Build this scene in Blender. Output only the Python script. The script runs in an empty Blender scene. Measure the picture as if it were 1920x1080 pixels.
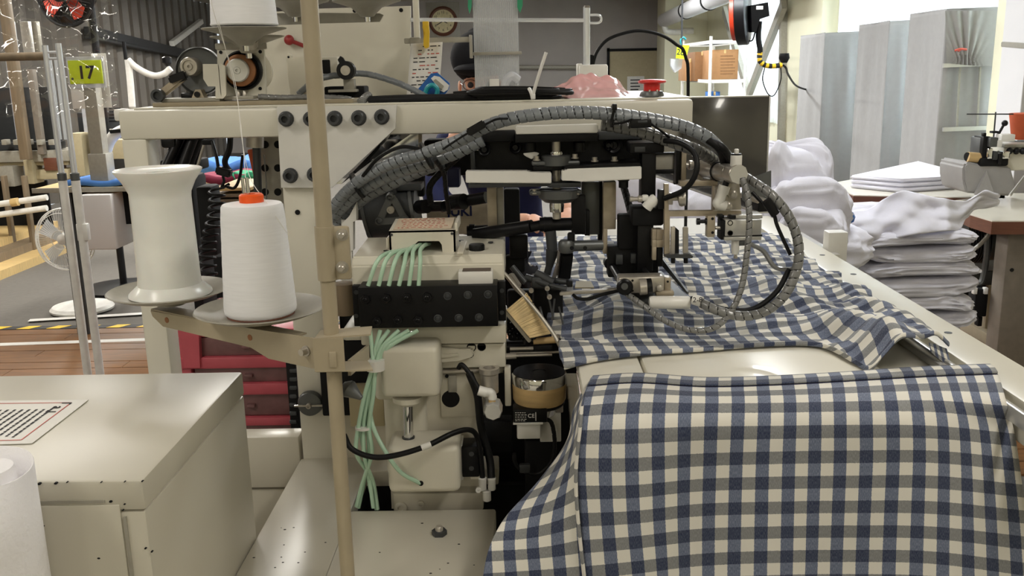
import bpy, bmesh, math, random
from mathutils import Vector, Matrix, noise
random.seed(7)
PI = math.pi
SC = bpy.context.scene
COL = SC.collection

# ------------------------------------------------------------------ camera, world, lights, exposure
FPX, PITCH, ROLL, YAW = 1750.0, math.radians(13.2), math.radians(1.2), math.radians(-0.8)
EYE = Vector((0, 0, 1.30))
FW = Vector((math.sin(YAW) * math.cos(PITCH), math.cos(YAW) * math.cos(PITCH), -math.sin(PITCH)))
_r0 = Vector((math.cos(YAW), -math.sin(YAW), 0)); _u0 = _r0.cross(FW)
RT = _r0 * math.cos(ROLL) - _u0 * math.sin(ROLL)
UP = _u0 * math.cos(ROLL) + _r0 * math.sin(ROLL)
cd = bpy.data.cameras.new('camera'); cam = bpy.data.objects.new('camera', cd); COL.objects.link(cam)
cd.sensor_width = 36; cd.lens = 36 * FPX / 1920; cd.clip_start = 0.02; cd.clip_end = 200
m = Matrix((RT, UP, -FW)).transposed().to_4x4(); m.translation = EYE
cam.matrix_world = m
SC.camera = cam

world = bpy.data.worlds.new('world'); SC.world = world; world.use_nodes = True
world.node_tree.nodes['Background'].inputs[0].default_value = (0.85, 0.93, 1.0, 1)
world.node_tree.nodes['Background'].inputs[1].default_value = 1.0

def area(name, loc, rot, sx, sy, power, col):
    d = bpy.data.lights.new(name, 'AREA'); d.shape = 'RECTANGLE'; d.size = sx; d.size_y = sy
    d.energy = power; d.color = col
    o = bpy.data.objects.new(name, d); COL.objects.link(o); o.location = loc; o.rotation_euler = rot
    return o
CEIL = 2.42
LAMPS = [(x, y) for x in (-3.4, -1.3, 0.95) for y in (-2.2, 0.3, 2.7, 5.2, 8.0, 11.0)]
LAMP_W = 23.0
for (x, y) in LAMPS:
    area('lamp_light', (x, y, CEIL - 0.10), (0, 0, 0), 0.22, 1.2, LAMP_W * (0.56 if y < 4 else 2.2 if y < 7 else 2.9) * (1.25 if x > 0 else 1.0), (0.92, 0.965, 1.0) if x > 0 and y > 2 else ((1.0, 0.955, 0.875) if y < 2 else (1.0, 0.97, 0.91)))
# daylight that falls on the two windows of the right wall from outside
area('window_daylight', (3.75, 6.6, 1.7), (0, PI / 2, 0), 1.9, 3.6, 620, (0.86, 0.94, 1.0))
area('window_daylight', (3.75, 11.0, 1.7), (0, PI / 2, 0), 1.9, 3.4, 480, (0.86, 0.94, 1.0))
vs = SC.view_settings
vs.view_transform = 'Standard'; vs.look = 'None'; vs.gamma = 1.0; vs.use_curve_mapping = False
vs.exposure = 0.0

# ------------------------------------------------------------------ helpers
def P(px, py, Y):
    d = FW + RT * ((px - 960) / FPX) - UP * ((py - 540) / FPX)
    return EYE + d * (Y / d.y)
def PZ(px, py, Z):
    d = FW + RT * ((px - 960) / FPX) - UP * ((py - 540) / FPX)
    return EYE + d * ((Z - EYE.z) / d.z)
def ppm(px, py, Y):                       # metres per pixel there
    return abs((P(px + 10, py, Y) - P(px, py, Y)).x) / 10

def lin(c):
    return tuple((v / 255 / 12.92 if v / 255 <= 0.04045 else ((v / 255 + 0.055) / 1.055) ** 2.4) for v in c) + (1,)
MATS = {}
def M(name, col=(200, 200, 200), rough=0.5, metal=0.0, var=0.06, scale=30.0, bump=0.0, bscale=200.0, trans=0.0, alpha=1.0, emit=0, coat=0, stretch=None, subs=0):
    if name in MATS: return MATS[name]
    m = bpy.data.materials.new(name); m.use_nodes = True; MATS[name] = m
    nt = m.node_tree; N = nt.nodes; L = nt.links; b = N['Principled BSDF']
    c = lin(col)
    b.inputs['Roughness'].default_value = rough; b.inputs['Metallic'].default_value = metal
    if name.startswith('black') or name == 'rubber': b.inputs['Specular IOR Level'].default_value = 0.25
    if coat: b.inputs['Coat Weight'].default_value = coat
    tc = N.new('ShaderNodeTexCoord'); src = tc.outputs['Object']
    if stretch:
        mp = N.new('ShaderNodeMapping'); mp.inputs['Scale'].default_value = stretch
        L.new(src, mp.inputs[0]); src = mp.outputs[0]
    nz = N.new('ShaderNodeTexNoise'); nz.inputs['Scale'].default_value = scale; nz.inputs['Detail'].default_value = 5
    L.new(src, nz.inputs['Vector'])
    rp = N.new('ShaderNodeValToRGB'); rp.color_ramp.elements[0].position = 0.3; rp.color_ramp.elements[1].position = 0.7
    rp.color_ramp.elements[0].color = tuple(v * (1 - var * 2) for v in c[:3]) + (1,)
    rp.color_ramp.elements[1].color = tuple(min(1, v * (1 + var)) for v in c[:3]) + (1,)
    L.new(nz.outputs[0], rp.inputs[0]); L.new(rp.outputs[0], b.inputs['Base Color'])
    if bump:
        n2 = N.new('ShaderNodeTexNoise'); n2.inputs['Scale'].default_value = bscale; L.new(src, n2.inputs['Vector'])
        bp = N.new('ShaderNodeBump'); bp.inputs['Strength'].default_value = bump; bp.inputs['Distance'].default_value = 0.002
        L.new(n2.outputs[0], bp.inputs['Height']); L.new(bp.outputs[0], b.inputs['Normal'])
    if trans: b.inputs['Transmission Weight'].default_value = trans
    if alpha < 1: b.inputs['Alpha'].default_value = alpha
    if subs:
        b.inputs['Subsurface Weight'].default_value = subs; b.inputs['Subsurface Scale'].default_value = 0.01
    if emit:
        b.inputs['Emission Color'].default_value = c; b.inputs['Emission Strength'].default_value = emit
    return m

def gingham(name, per, white, warp, weft, dark):
    m = bpy.data.materials.new(name); m.use_nodes = True; nt = m.node_tree; N = nt.nodes; L = nt.links
    b = N['Principled BSDF']; b.inputs['Roughness'].default_value = 0.9; b.inputs['Sheen Weight'].default_value = 0.15
    uv = N.new('ShaderNodeUVMap'); sp = N.new('ShaderNodeSeparateXYZ'); L.new(uv.outputs[0], sp.inputs[0])
    def math_(op, a, v):
        n = N.new('ShaderNodeMath'); n.operation = op; L.new(a, n.inputs[0])
        if isinstance(v, (int, float)): n.inputs[1].default_value = v
        else: L.new(v, n.inputs[1])
        return n.outputs[0]
    wob = N.new('ShaderNodeTexNoise'); wob.inputs['Scale'].default_value = 900; L.new(uv.outputs[0], wob.inputs['Vector'])
    w = math_('MULTIPLY', math_('SUBTRACT', wob.outputs[0], 0.5), 0.06)
    def stripe(o):
        f = math_('FRACT', math_('ADD', math_('DIVIDE', o, per), w), 0.0)
        return math_('LESS_THAN', f, 0.5)
    su, sv = stripe(sp.outputs[0]), stripe(sp.outputs[1])
    def fleck(sx, sy):
        mp = N.new('ShaderNodeMapping'); mp.inputs['Scale'].default_value = (sx, sy, 1); L.new(uv.outputs[0], mp.inputs[0])
        n = N.new('ShaderNodeTexNoise'); n.inputs['Scale'].default_value = 1; n.inputs['Detail'].default_value = 3; L.new(mp.outputs[0], n.inputs['Vector'])
        r = N.new('ShaderNodeValToRGB'); r.color_ramp.elements[0].position = 0.42; r.color_ramp.elements[1].position = 0.72
        L.new(n.outputs[0], r.inputs[0]); return r.outputs[0]
    fl = fleck(1500, 260)
    def mix(a, bb, f):
        n = N.new('ShaderNodeMix'); n.data_type = 'RGBA'
        for i, v in ((6, a), (7, bb)):
            if isinstance(v, tuple): n.inputs[i].default_value = v
            else: L.new(v, n.inputs[i])
        if isinstance(f, float): n.inputs[0].default_value = f
        else: L.new(f, n.inputs[0])
        return n.outputs[2]
    W_, A_, B_, D_ = lin(white), lin(warp), lin(weft), lin(dark)
    li = lambda c, k: tuple(min(1, v + k) for v in c[:3]) + (1,)
    A2 = mix(tuple(v * 0.82 for v in A_[:3]) + (1,), li(A_, 0.10), fl); B2 = mix(tuple(v * 0.9 for v in B_[:3]) + (1,), li(B_, 0.07), fl); D2 = mix(tuple(v * 0.85 for v in D_[:3]) + (1,), li(D_, 0.07), fl)
    r0 = mix(W_, A2, su); r1 = mix(B2, D2, su)
    L.new(mix(r0, r1, sv), b.inputs['Base Color'])
    n2 = N.new('ShaderNodeTexNoise'); n2.inputs['Scale'].default_value = 1600; L.new(uv.outputs[0], n2.inputs['Vector'])
    bp = N.new('ShaderNodeBump'); bp.inputs['Strength'].default_value = 0.25; bp.inputs['Distance'].default_value = 0.001
    L.new(n2.outputs[0], bp.inputs['Height']); L.new(bp.outputs[0], b.inputs['Normal'])
    MATS[name] = m; return m

WLOC = {}
def thing(name, label, cat, loc=(0, 0, 0), group=None, kind=None):
    o = bpy.data.objects.new(name, None); COL.objects.link(o); o.empty_display_size = 0.05
    o.location = loc; WLOC[o] = Vector(loc); tag(o, label, cat, group, kind); return o
def tag(o, label=None, cat=None, group=None, kind=None):
    if label: o['label'] = label
    if cat: o['category'] = cat
    if group: o['group'] = group
    if kind: o['kind'] = kind
    return o

def catmull(pts, res):
    pts = [Vector(p) for p in pts]
    if len(pts) < 3 or res <= 1: return pts
    out = []
    for i in range(len(pts) - 1):
        p0 = pts[i - 1] if i else pts[0] * 2 - pts[1]
        p1, p2 = pts[i], pts[i + 1]
        p3 = pts[i + 2] if i + 2 < len(pts) else p2 * 2 - p1
        for k in range(res):
            t = k / res
            out.append(0.5 * ((2 * p1) + (p2 - p0) * t + (2 * p0 - 5 * p1 + 4 * p2 - p3) * t * t + (3 * p1 - p0 - 3 * p2 + p3) * t ** 3))
    out.append(pts[-1]); return out

class MB:
    def __init__(s): s.bm = bmesh.new(); s.uv = None
    def box(s, a, b, bev=0.0, seg=2):
        a, b = Vector(a), Vector(b); c = (a + b) / 2; d = b - a
        r = bmesh.ops.create_cube(s.bm, size=1, matrix=Matrix.Translation(c) @ Matrix.Diagonal((abs(d.x), abs(d.y), abs(d.z), 1)))
        if bev:
            vs = set(r['verts']); es = [e for e in s.bm.edges if e.verts[0] in vs]
            bmesh.ops.bevel(s.bm, geom=es, offset=min(bev, 0.45 * min(abs(d.x), abs(d.y), abs(d.z))), segments=seg, affect='EDGES', profile=0.5)
        return s
    def pb(s, x0, y0, x1, y1, Y, d, bev=0.0, seg=2):     # front face seen at these pixels on plane Y, depth d behind it
        xm, ym = (x0 + x1) / 2, (y0 + y1) / 2
        return s.box((P(x0, ym, Y).x, Y, P(xm, y1, Y).z), (P(x1, ym, Y).x, Y + d, P(xm, y0, Y).z), bev, seg)
    def ring(s, c, ax, r, n, ph=0.0):
        ax = Vector(ax).normalized(); q = ax.orthogonal().normalized() if abs(ax.z) < 0.999 else Vector((1, 0, 0)); w = ax.cross(q)
        return [s.bm.verts.new(Vector(c) + (q * math.cos(ph + 2 * PI * k / n) + w * math.sin(ph + 2 * PI * k / n)) * r) for k in range(n)]
    def skin(s, A, B):
        n = len(A)
        for k in range(n):
            try: s.bm.faces.new((A[k], A[(k + 1) % n], B[(k + 1) % n], B[k]))
            except ValueError: pass
    def cap(s, A, flip=False):
        try: s.bm.faces.new(A[::-1] if flip else A)
        except ValueError: pass
    def cyl(s, p0, p1, r0, r1=None, n=18, cap=True):
        p0, p1 = Vector(p0), Vector(p1); r1 = r0 if r1 is None else r1
        A = s.ring(p0, p1 - p0, r0, n); B = s.ring(p1, p1 - p0, r1, n); s.skin(A, B)
        if cap: s.cap(A, True); s.cap(B)
        return s
    def lathe(s, prof, c, ax=(0, 0, 1), n=28):           # prof = [(radius, height along axis)]
        c, ax = Vector(c), Vector(ax).normalized(); prev = None
        for r, h in prof:
            R = s.ring(c + ax * h, ax, max(r, 1e-5), n)
            if prev: s.skin(prev, R)
            else: s.cap(R, True)
            prev = R
        s.cap(prev); return s
    def tube(s, pts, r, n=8, res=6, cap=True, taper=None):
        pts = catmull(pts, res); m_ = len(pts); prev = None
        t0 = (pts[1] - pts[0]).normalized(); q = t0.orthogonal().normalized()
        for i, p in enumerate(pts):
            t = (pts[min(i + 1, m_ - 1)] - pts[max(i - 1, 0)]).normalized()
            q = (q - t * q.dot(t)).normalized(); w = t.cross(q)
            rr = r if not taper else r + (taper - r) * i / (m_ - 1)
            R = [s.bm.verts.new(p + (q * math.cos(2 * PI * k / n) + w * math.sin(2 * PI * k / n)) * rr) for k in range(n)]
            if prev: s.skin(prev, R)
            elif cap: s.cap(R, True)
            prev = R
        if cap: s.cap(prev)
        return s
    def spiral(s, pts, r, pitch=0.011, n=16, groove=0.15, step=0.0013):   # spiral wrap: a helical groove cut in a tube
        pts = catmull(pts, 14); L = [0.0]
        for i in range(1, len(pts)): L.append(L[-1] + (pts[i] - pts[i - 1]).length)
        N = int(L[-1] / step); prev = None; j = 0; q = (pts[1] - pts[0]).orthogonal().normalized()
        for i in range(N + 1):
            d = L[-1] * i / N
            while j < len(L) - 2 and L[j + 1] < d: j += 1
            f = (d - L[j]) / max(1e-9, L[j + 1] - L[j]); p = pts[j].lerp(pts[j + 1], f); t = (pts[j + 1] - pts[j]).normalized()
            q = (q - t * q.dot(t)).normalized(); w = t.cross(q); R = []
            for k in range(n):
                a = 2 * PI * k / n; ph = (d / pitch - k / n) % 1.0
                rr = r * (1 - groove) if ph < 0.13 else r * (1.0 + 0.05 * (1 - ph))
                R.append(s.bm.verts.new(p + (q * math.cos(a) + w * math.sin(a)) * rr))
            if prev: s.skin(prev, R)
            else: s.cap(R, True)
            prev = R
        s.cap(prev); return s
    def prism(s, poly, d):
        A = [s.bm.verts.new(Vector(p)) for p in poly]; B = [s.bm.verts.new(Vector(p) + Vector(d)) for p in poly]
        s.skin(A, B); s.cap(A, True); s.cap(B); return s
    def pprism(s, pix, Y, d): return s.prism([P(x, y, Y) for x, y in pix], (0, d, 0))
    def sph(s, c, r, sc=(1, 1, 1), u=16, v=10):
        bmesh.ops.create_uvsphere(s.bm, u_segments=u, v_segments=v, radius=r, matrix=Matrix.Translation(Vector(c)) @ Matrix.Diagonal((*sc, 1))); return s
    def bolt(s, c, r, h, ax=(0, -1, 0)):                 # socket head screw
        s.lathe([(r, 0), (r, h * 0.85), (r * 0.88, h), (r * 0.52, h), (r * 0.5, h * 0.45)], c, ax, 14); return s
    def rbox(s, c, size, rot, bev=0.0):                  # rotated box
        r = bmesh.ops.create_cube(s.bm, size=1, matrix=Matrix.Translation(Vector(c)) @ rot.to_4x4() @ Matrix.Diagonal((*size, 1)))
        if bev:
            vs = set(r['verts']); es = [e for e in s.bm.edges if e.verts[0] in vs]
            bmesh.ops.bevel(s.bm, geom=es, offset=bev, segments=2, affect='EDGES')
        return s
    def bar(s, a, b, w, h, bev=0.0):                     # rectangular bar from a to b (h vertical-ish)
        a, b = Vector(a), Vector(b); t = (b - a).normalized(); upv = Vector((0, 0, 1)) if abs(t.z) < 0.9 else Vector((0, 1, 0))
        x = t.cross(upv).normalized(); z = x.cross(t)
        return s.rbox((a + b) / 2, (w, (b - a).length, h), Matrix((x, t, z)).transposed(), bev)
    def grid(s, f, nu, nv, uvf=None):
        V_ = [[s.bm.verts.new(f(i / nu, j / nv)) for i in range(nu + 1)] for j in range(nv + 1)]
        lay = s.bm.loops.layers.uv.verify() if uvf else None
        for j in range(nv):
            for i in range(nu):
                fc = s.bm.faces.new((V_[j][i], V_[j][i + 1], V_[j + 1][i + 1], V_[j + 1][i]))
                if lay:
                    for lp, (a, b) in zip(fc.loops, ((i, j), (i + 1, j), (i + 1, j + 1), (i, j + 1))): lp[lay].uv = uvf(a / nu, b / nv)
        return s
    def done(s, name, mat, parent=None, label=None, smooth=True, ang=38, recalc=True):
        if recalc: bmesh.ops.recalc_face_normals(s.bm, faces=s.bm.faces)
        if parent: off = WLOC[parent]
        else:
            xs = [v.co for v in s.bm.verts]; lo = Vector([min(c[i] for c in xs) for i in range(3)]); hi = Vector([max(c[i] for c in xs) for i in range(3)])
            off = Vector(((lo.x + hi.x) / 2, (lo.y + hi.y) / 2, lo.z))
        for v in s.bm.verts: v.co -= off
        me = bpy.data.meshes.new(name); s.bm.to_mesh(me); s.bm.free()
        if smooth:
            me.polygons.foreach_set('use_smooth', [True] * len(me.polygons)); me.set_sharp_from_angle(angle=math.radians(ang))
        me.materials.append(M(mat) if isinstance(mat, str) else mat)
        o = bpy.data.objects.new(name, me); COL.objects.link(o); WLOC[o] = off
        if parent: o.parent = parent
        else: o.location = off
        if label: o['label'] = label
        return o

def copy_tree(o, parent=None):
    c = o.copy(); COL.objects.link(c)
    if parent: c.parent = parent
    for ch in list(o.children): copy_tree(ch, c)
    return c
def wrap(pts, r, pitch, n, name, mat, parent):          # clear spiral wrap over a black hose
    o = MB().spiral(pts, r, pitch, n).done(name, mat, parent)
    MB().tube(pts, r * 0.9, 12, 14).done('inner_hose', 'rubber', o, 'black hose inside the wrap'); return o
def text(body, loc, size, mat, parent, rot=(PI / 2, 0, 0), name='lettering', ext=0.0004, align='CENTER', bold=0.0):
    cu = bpy.data.curves.new(name, 'FONT'); cu.body = body; cu.size = size; cu.extrude = ext; cu.align_x = align; cu.align_y = 'CENTER'; cu.offset = bold
    tmp = bpy.data.objects.new(name, cu); me = bpy.data.meshes.new_from_object(tmp); bpy.data.objects.remove(tmp)
    me.materials.clear(); me.materials.append(M(mat)); o = bpy.data.objects.new(name, me); COL.objects.link(o)
    o.parent = parent; o.location = Vector(loc) - WLOC[parent]; o.rotation_euler = rot; return o
def struct(o, label=None):
    o['kind'] = 'structure'
    if label: o['label'] = label
    return o

# ------------------------------------------------------------------ materials
M('white_paint', (208, 204, 190), 0.34, var=0.02, scale=6)
M('white_paint_shaded', (193, 188, 173), 0.34, var=0.02, scale=6)  # white paint darkened: shade of the lower machine put into its colour
M('leg_grey', (126, 117, 106), 0.5)
M('deep_navy', (18, 22, 66), 0.5)
M('white_paint_plain', (212, 210, 204), 0.4, var=0.02)
M('cream_cast', (212, 207, 191), 0.38, var=0.03, scale=12)
M('cream_dull', (203, 197, 180), 0.45, var=0.05, scale=14)
M('beige_pipe', (168, 156, 132), 0.35, var=0.04, scale=20)
M('plate_grey', (156, 152, 140), 0.35, var=0.05, scale=60)
M('black_paint', (11, 11, 13), 0.45, var=0.1, scale=80, bump=0.15, bscale=900)
M('black_metal', (20, 20, 22), 0.35, 0.0, var=0.1)
M('black_matt', (16, 16, 17), 0.7, var=0.1)
M('rubber', (14, 14, 15), 0.5, var=0.05)
M('dark_grey', (62, 64, 66), 0.45, 0.3, var=0.05)
M('cast_grey', (98, 100, 100), 0.4, 0.55, var=0.05)
M('steel', (186, 180, 170), 0.3, 0.6, var=0.05, scale=120)
M('steel_raw', (172, 160, 140), 0.42, 0.3, var=0.12, scale=40)
M('chrome', (225, 225, 225), 0.08, 1.0, var=0.01)
M('alu', (205, 204, 200), 0.3, 0.55, var=0.03)
M('white_plastic', (222, 220, 214), 0.35, var=0.02)
M('bobbin_plastic', (232, 232, 226), 0.25, var=0.02, subs=0.08)
M('tray_brown', (92, 80, 72), 0.6)
M('board_grey', (150, 138, 114), 0.6)
M('bright_tube', (226, 229, 233), 0.25, 0.5, var=0.01)
M('rack_white', (206, 204, 205), 0.9, var=0.02)
M('thread_white', (242, 242, 244), 0.85, var=0.02, bump=0.3, bscale=1200, stretch=(1, 1, 14))
M('thread_line', (225, 222, 215), 0.8)
M('orange_plastic', (244, 92, 28), 0.35, var=0.03)
M('green_tube', (178, 210, 184), 0.22, var=0.08, scale=10, coat=0.4)
M('spiral_grey', (124, 129, 134), 0.3, var=0.1, scale=20, coat=0.4)
M('spiral_clear', (116, 116, 114), 0.25, var=0.12, scale=20, coat=0.4)
M('paper', (226, 224, 218), 0.8, var=0.02)
M('note_paper', (214, 196, 172), 0.8, var=0.03)
M('ink', (40, 38, 42), 0.8)
M('red_ink', (196, 92, 80), 0.8)
M('sign_yellow', (206, 226, 22), 0.6, var=0.03)
M('red_button', (214, 40, 34), 0.35, var=0.03)
M('pink_sheet', (232, 176, 176), 0.15, var=0.03, coat=0.8)
M('red_plastic', (192, 84, 96), 0.35, var=0.04)
M('drawer_clear', (120, 84, 84), 0.25, var=0.1)
M('blue_tag', (20, 92, 168), 0.3)
M('cyan_strap', (40, 150, 160), 0.4)
M('wood_floor', (116, 78, 40), 0.45, var=0.18, scale=6, stretch=(1.5, 14, 1))
M('wood_pale', (206, 176, 120), 0.5, var=0.1, scale=5, stretch=(2, 20, 2))
M('wood_post', (124, 108, 86), 0.6, var=0.1, scale=5, stretch=(12, 12, 1))
M('carpet_grey', (98, 94, 88), 0.95, var=0.05)
M('wall_grey', (168, 162, 157), 0.7, var=0.03, scale=3)
M('wall_cream', (222, 218, 192), 0.7, var=0.02, scale=3)
M('wall_white', (206, 204, 204), 0.7, var=0.02, scale=3)
M('corrugated', (94, 88, 80), 0.5, var=0.08, scale=4)
M('ceiling_paint', (190, 182, 168), 0.8, var=0.03, scale=3)
M('table_white', (224, 220, 206), 0.25, var=0.02, scale=5, coat=0.3)
M('table_edge', (108, 66, 48), 0.4, var=0.12, scale=8, stretch=(2, 2, 30))
M('cardboard', (164, 120, 78), 0.8, var=0.05)
M('cardboard_dark', (126, 88, 52), 0.8)
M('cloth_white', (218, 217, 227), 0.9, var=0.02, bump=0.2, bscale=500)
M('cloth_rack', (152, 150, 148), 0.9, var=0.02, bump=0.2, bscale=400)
M('navy_cloth', (20, 28, 72), 0.9)
M('black_cloth', (22, 22, 26), 0.9)
M('skin', (214, 164, 138), 0.5, var=0.04, subs=0.1)
M('copper', (146, 98, 62), 0.4, 0.3)
M('dark_red', (150, 40, 40), 0.4)
M('bristle', (232, 206, 156), 0.5, var=0.1, scale=60)
M('tan_wood', (196, 166, 116), 0.5, var=0.1, scale=14, stretch=(1, 1, 8))
M('blue_fabric', (70, 120, 190), 0.9)
M('maroon_fabric', (124, 38, 62), 0.9)
M('green_fabric', (60, 150, 110), 0.9)
M('dark_panel', (74, 72, 68), 0.14, var=0.04, scale=3, coat=0.5)
M('yellow_tape', (232, 190, 40), 0.5)
M('red_fan', (206, 62, 34), 0.4)
M('fan_white', (228, 226, 220), 0.4)
M('terracotta_cone', (190, 88, 52), 0.8, var=0.05)
M('clock_face', (216, 204, 160), 0.5)
M('board_beige', (176, 164, 132), 0.7, var=0.03)
M('hazard_black', (26, 26, 26), 0.6)
M('lamp_tube', (255, 246, 228), 0.5, emit=6.0)
M('paper_roll', (236, 234, 236), 0.9, var=0.01, bump=0.7, bscale=170)
M('paper_core', (228, 214, 186), 0.9)
M('clear_sheet', (200, 204, 206), 0.18, alpha=0.62, var=0.02)
M('clear_film', (214, 216, 218), 0.12, alpha=0.30, var=0.01)
M('plastic_bag', (214, 216, 222), 0.2, alpha=0.5)
M('glass', (240, 246, 250), 0.03, trans=1.0)
gingham('gingham', 0.0328, (221, 217, 206), (100, 110, 134), (130, 131, 130), (38, 50, 80))
def film_mat():
    m = bpy.data.materials.new('wrinkled_film'); m.use_nodes = True; N = m.node_tree.nodes; L = m.node_tree.links
    t = N.new('ShaderNodeBsdfTransparent'); g = N.new('ShaderNodeBsdfGlossy'); g.inputs['Roughness'].default_value = 0.04; mx = N.new('ShaderNodeMixShader'); mx.inputs[0].default_value = 0.10
    L.new(t.outputs[0], mx.inputs[1]); L.new(g.outputs[0], mx.inputs[2]); L.new(mx.outputs[0], N['Material Output'].inputs[0])
    MATS['wrinkled_film'] = m
film_mat()
def curtain_mat():
    m = bpy.data.materials.new('curtain'); m.use_nodes = True; N = m.node_tree.nodes; L = m.node_tree.links
    b = N['Principled BSDF']; b.inputs['Base Color'].default_value = (0.8, 0.8, 0.78, 1); b.inputs['Roughness'].default_value = 0.9
    t = N.new('ShaderNodeBsdfTranslucent'); t.inputs[0].default_value = (0.9, 0.93, 0.9, 1); mx = N.new('ShaderNodeMixShader'); mx.inputs[0].default_value = 0.6
    L.new(b.outputs[0], mx.inputs[1]); L.new(t.outputs[0], mx.inputs[2]); L.new(mx.outputs[0], N['Material Output'].inputs[0])
    MATS['curtain'] = m
curtain_mat()

# ------------------------------------------------------------------ the setting
BACK, RIGHT, LEFT, NEAR = 16.0, 2.78, -5.0, -3.2
fl = struct(MB().box((LEFT, NEAR, -0.1), (RIGHT, BACK, 0)).done('floor', 'carpet_grey', smooth=False))
pk = None
for j in range(20):                                   # floor boards along X, laid in the strip seen between the machines
    y0 = 2.78 + j * 0.098
    xs = [-3.6, -2.35 + 0.5 * (j % 3), -0.9 + 0.4 * (j % 2), 0.7 + 0.3 * (j % 3), RIGHT]
    for a, b in zip(xs[:-1], xs[1:]):
        MB().box((a + 0.0015, y0 + 0.0015, 0.0), (b - 0.0015, y0 + 0.0965, 0.008 + 0.001 * ((j * 7) % 3)), 0.001, 1).done('plank', 'wood_floor', fl, smooth=False)
struct(MB().box((LEFT, NEAR, CEIL), (RIGHT, BACK, CEIL + 0.1)).done('ceiling', 'ceiling_paint', smooth=False))
wb = struct(MB().box((LEFT, BACK, 0), (RIGHT, BACK + 0.1, CEIL)).done('wall_back', 'wall_grey', smooth=False))
for k in range(9):                                    # cover strips between the grey wall panels
    x = -4.2 + k * 0.9
    MB().box((x, BACK - 0.012, 0), (x + 0.05, BACK, CEIL)).done('panel_strip', 'wall_grey', wb, smooth=False)
struct(MB().box((LEFT, NEAR - 0.1, 0), (RIGHT, NEAR, CEIL)).done('wall_front', 'wall_cream', smooth=False))
wl = struct(MB().box((LEFT - 0.1, NEAR, 0), (LEFT - 0.03, BACK, CEIL)).done('wall_left', 'corrugated', smooth=False))
for k in range(64):
    y = NEAR + 0.15 + k * 0.3
    if y < 6 or y > 15.8: continue
    MB().prism([(LEFT - 0.03, y, 0), (LEFT - 0.03, y + 0.2, 0), (LEFT + 0.03, y + 0.15, 0), (LEFT + 0.03, y + 0.05, 0)], (0, 0, CEIL)).done('rib', 'corrugated', wl, smooth=False)
MB().box((LEFT - 0.03, NEAR, 0), (LEFT, 6.0, CEIL)).done('panel', 'corrugated', wl, smooth=False)
# right wall with two window openings
WIN = [(4.7, 8.35, 0.75), (9.75, 12.6, 0.72)]
wr = MB(); ys = [NEAR, 4.7, 8.35, 9.75, 12.6, BACK]
for a, b in ((0, 1), (2, 3), (4, 5)): wr.box((RIGHT, ys[a], 0), (RIGHT + 0.12, ys[b], CEIL))
for y0, y1, z0 in WIN:
    wr.box((RIGHT, y0, 0), (RIGHT + 0.12, y1, z0)); wr.box((RIGHT, y0, 2.3), (RIGHT + 0.12, y1, CEIL))
wrr = struct(wr.done('wall_right', 'wall_cream', smooth=False))
for i, (y0, y1, z0) in enumerate(WIN):
    f = MB(); z1 = 2.3; x0, x1 = RIGHT + 0.03, RIGHT + 0.08
    f.box((x0, y0, z0), (x1, y0 + 0.05, z1)); f.box((x0, y1 - 0.05, z0), (x1, y1, z1)); f.box((x0, y0, z0), (x1, y1, z0 + 0.05)); f.box((x0, y0, z1 - 0.05), (x1, y1, z1)); f.box((x0, (y0 + y1) / 2 - 0.03, z0), (x1, (y0 + y1) / 2 + 0.03, z1))
    w = struct(f.done('window_%d' % (i + 1), 'dark_grey', smooth=False))
    for a, b in ((y0 + 0.05, (y0 + y1) / 2 - 0.03), ((y0 + y1) / 2 + 0.03, y1 - 0.05)):
        MB().box((RIGHT + 0.05, a, z0 + 0.05), (RIGHT + 0.056, b, z1 - 0.05)).done('pane', 'glass', w, smooth=False)
    c = MB()
    for (a, b) in ((y0 - 0.05, y1 + 0.05),):
        c.grid(lambda u, v: Vector((RIGHT - 0.035 + 0.018 * math.sin(u * (b - a) * 2 * PI / 0.16) + 0.008 * math.sin(u * 37), a + (b - a) * u, z0 - 0.05 + (2.36 - z0) * v)), 300, 4)
    co = c.done('curtain', 'curtain', recalc=False)
    tag(co, ['white pleated curtain over the window behind the covered racks', 'white curtain over the window behind the crossed steel braces'][i], 'curtain')
# square pillars on the right wall
pl = MB().box((2.62, 8.45, 0), (2.78, 9.62, CEIL), 0.01).done('trim_1', 'wall_cream'); struct(pl)
MB().box((2.602, 8.72, 1.02), (2.62, 8.82, 1.16), 0.004).done('outlet', 'white_plastic', pl)
struct(MB().box((2.50, 4.88, 0), (2.78, 5.12, CEIL), 0.01).done('trim_2', 'wall_cream'))
struct(MB().box((2.15, 14.4, 0), (2.78, 15.2, CEIL), 0.01).done('trim_3', 'wall_cream'))
struct(MB().box((2.74, 3.0, 0.0), (2.78, 4.72, 1.02)).done('baseboard_right', 'dark_grey', smooth=False))
# painted floor lines and the hazard edge of the grey floor
for i, (a, b, w) in enumerate((((0, 646), (352, 634), 0.05), ((165, 594), (345, 583), 0.05))):
    A, B = PZ(*a, 0.0095), PZ(*b, 0.0095)
    d = (B - A); A = A - d * 0.6
    struct(MB().bar(A, B, w, 0.002).done('trim_%d' % (i + 4), 'white_plastic', smooth=False), 'white tape line on the brown floor boards')
hz = MB().box((-3.6, 4.742, 0), (2.2, 4.80, 0.011)).done('trim_6', 'hazard_black', smooth=False); struct(hz)
for k in range(16):
    x = -3.5 + k * 0.16
    MB().prism([(x, 4.742, 0.0112), (x + 0.07, 4.742, 0.0112), (x + 0.11, 4.80, 0.0112), (x + 0.04, 4.80, 0.0112)], (0, 0, 0.001)).done('stripe', 'yellow_tape', hz, smooth=False)
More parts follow.
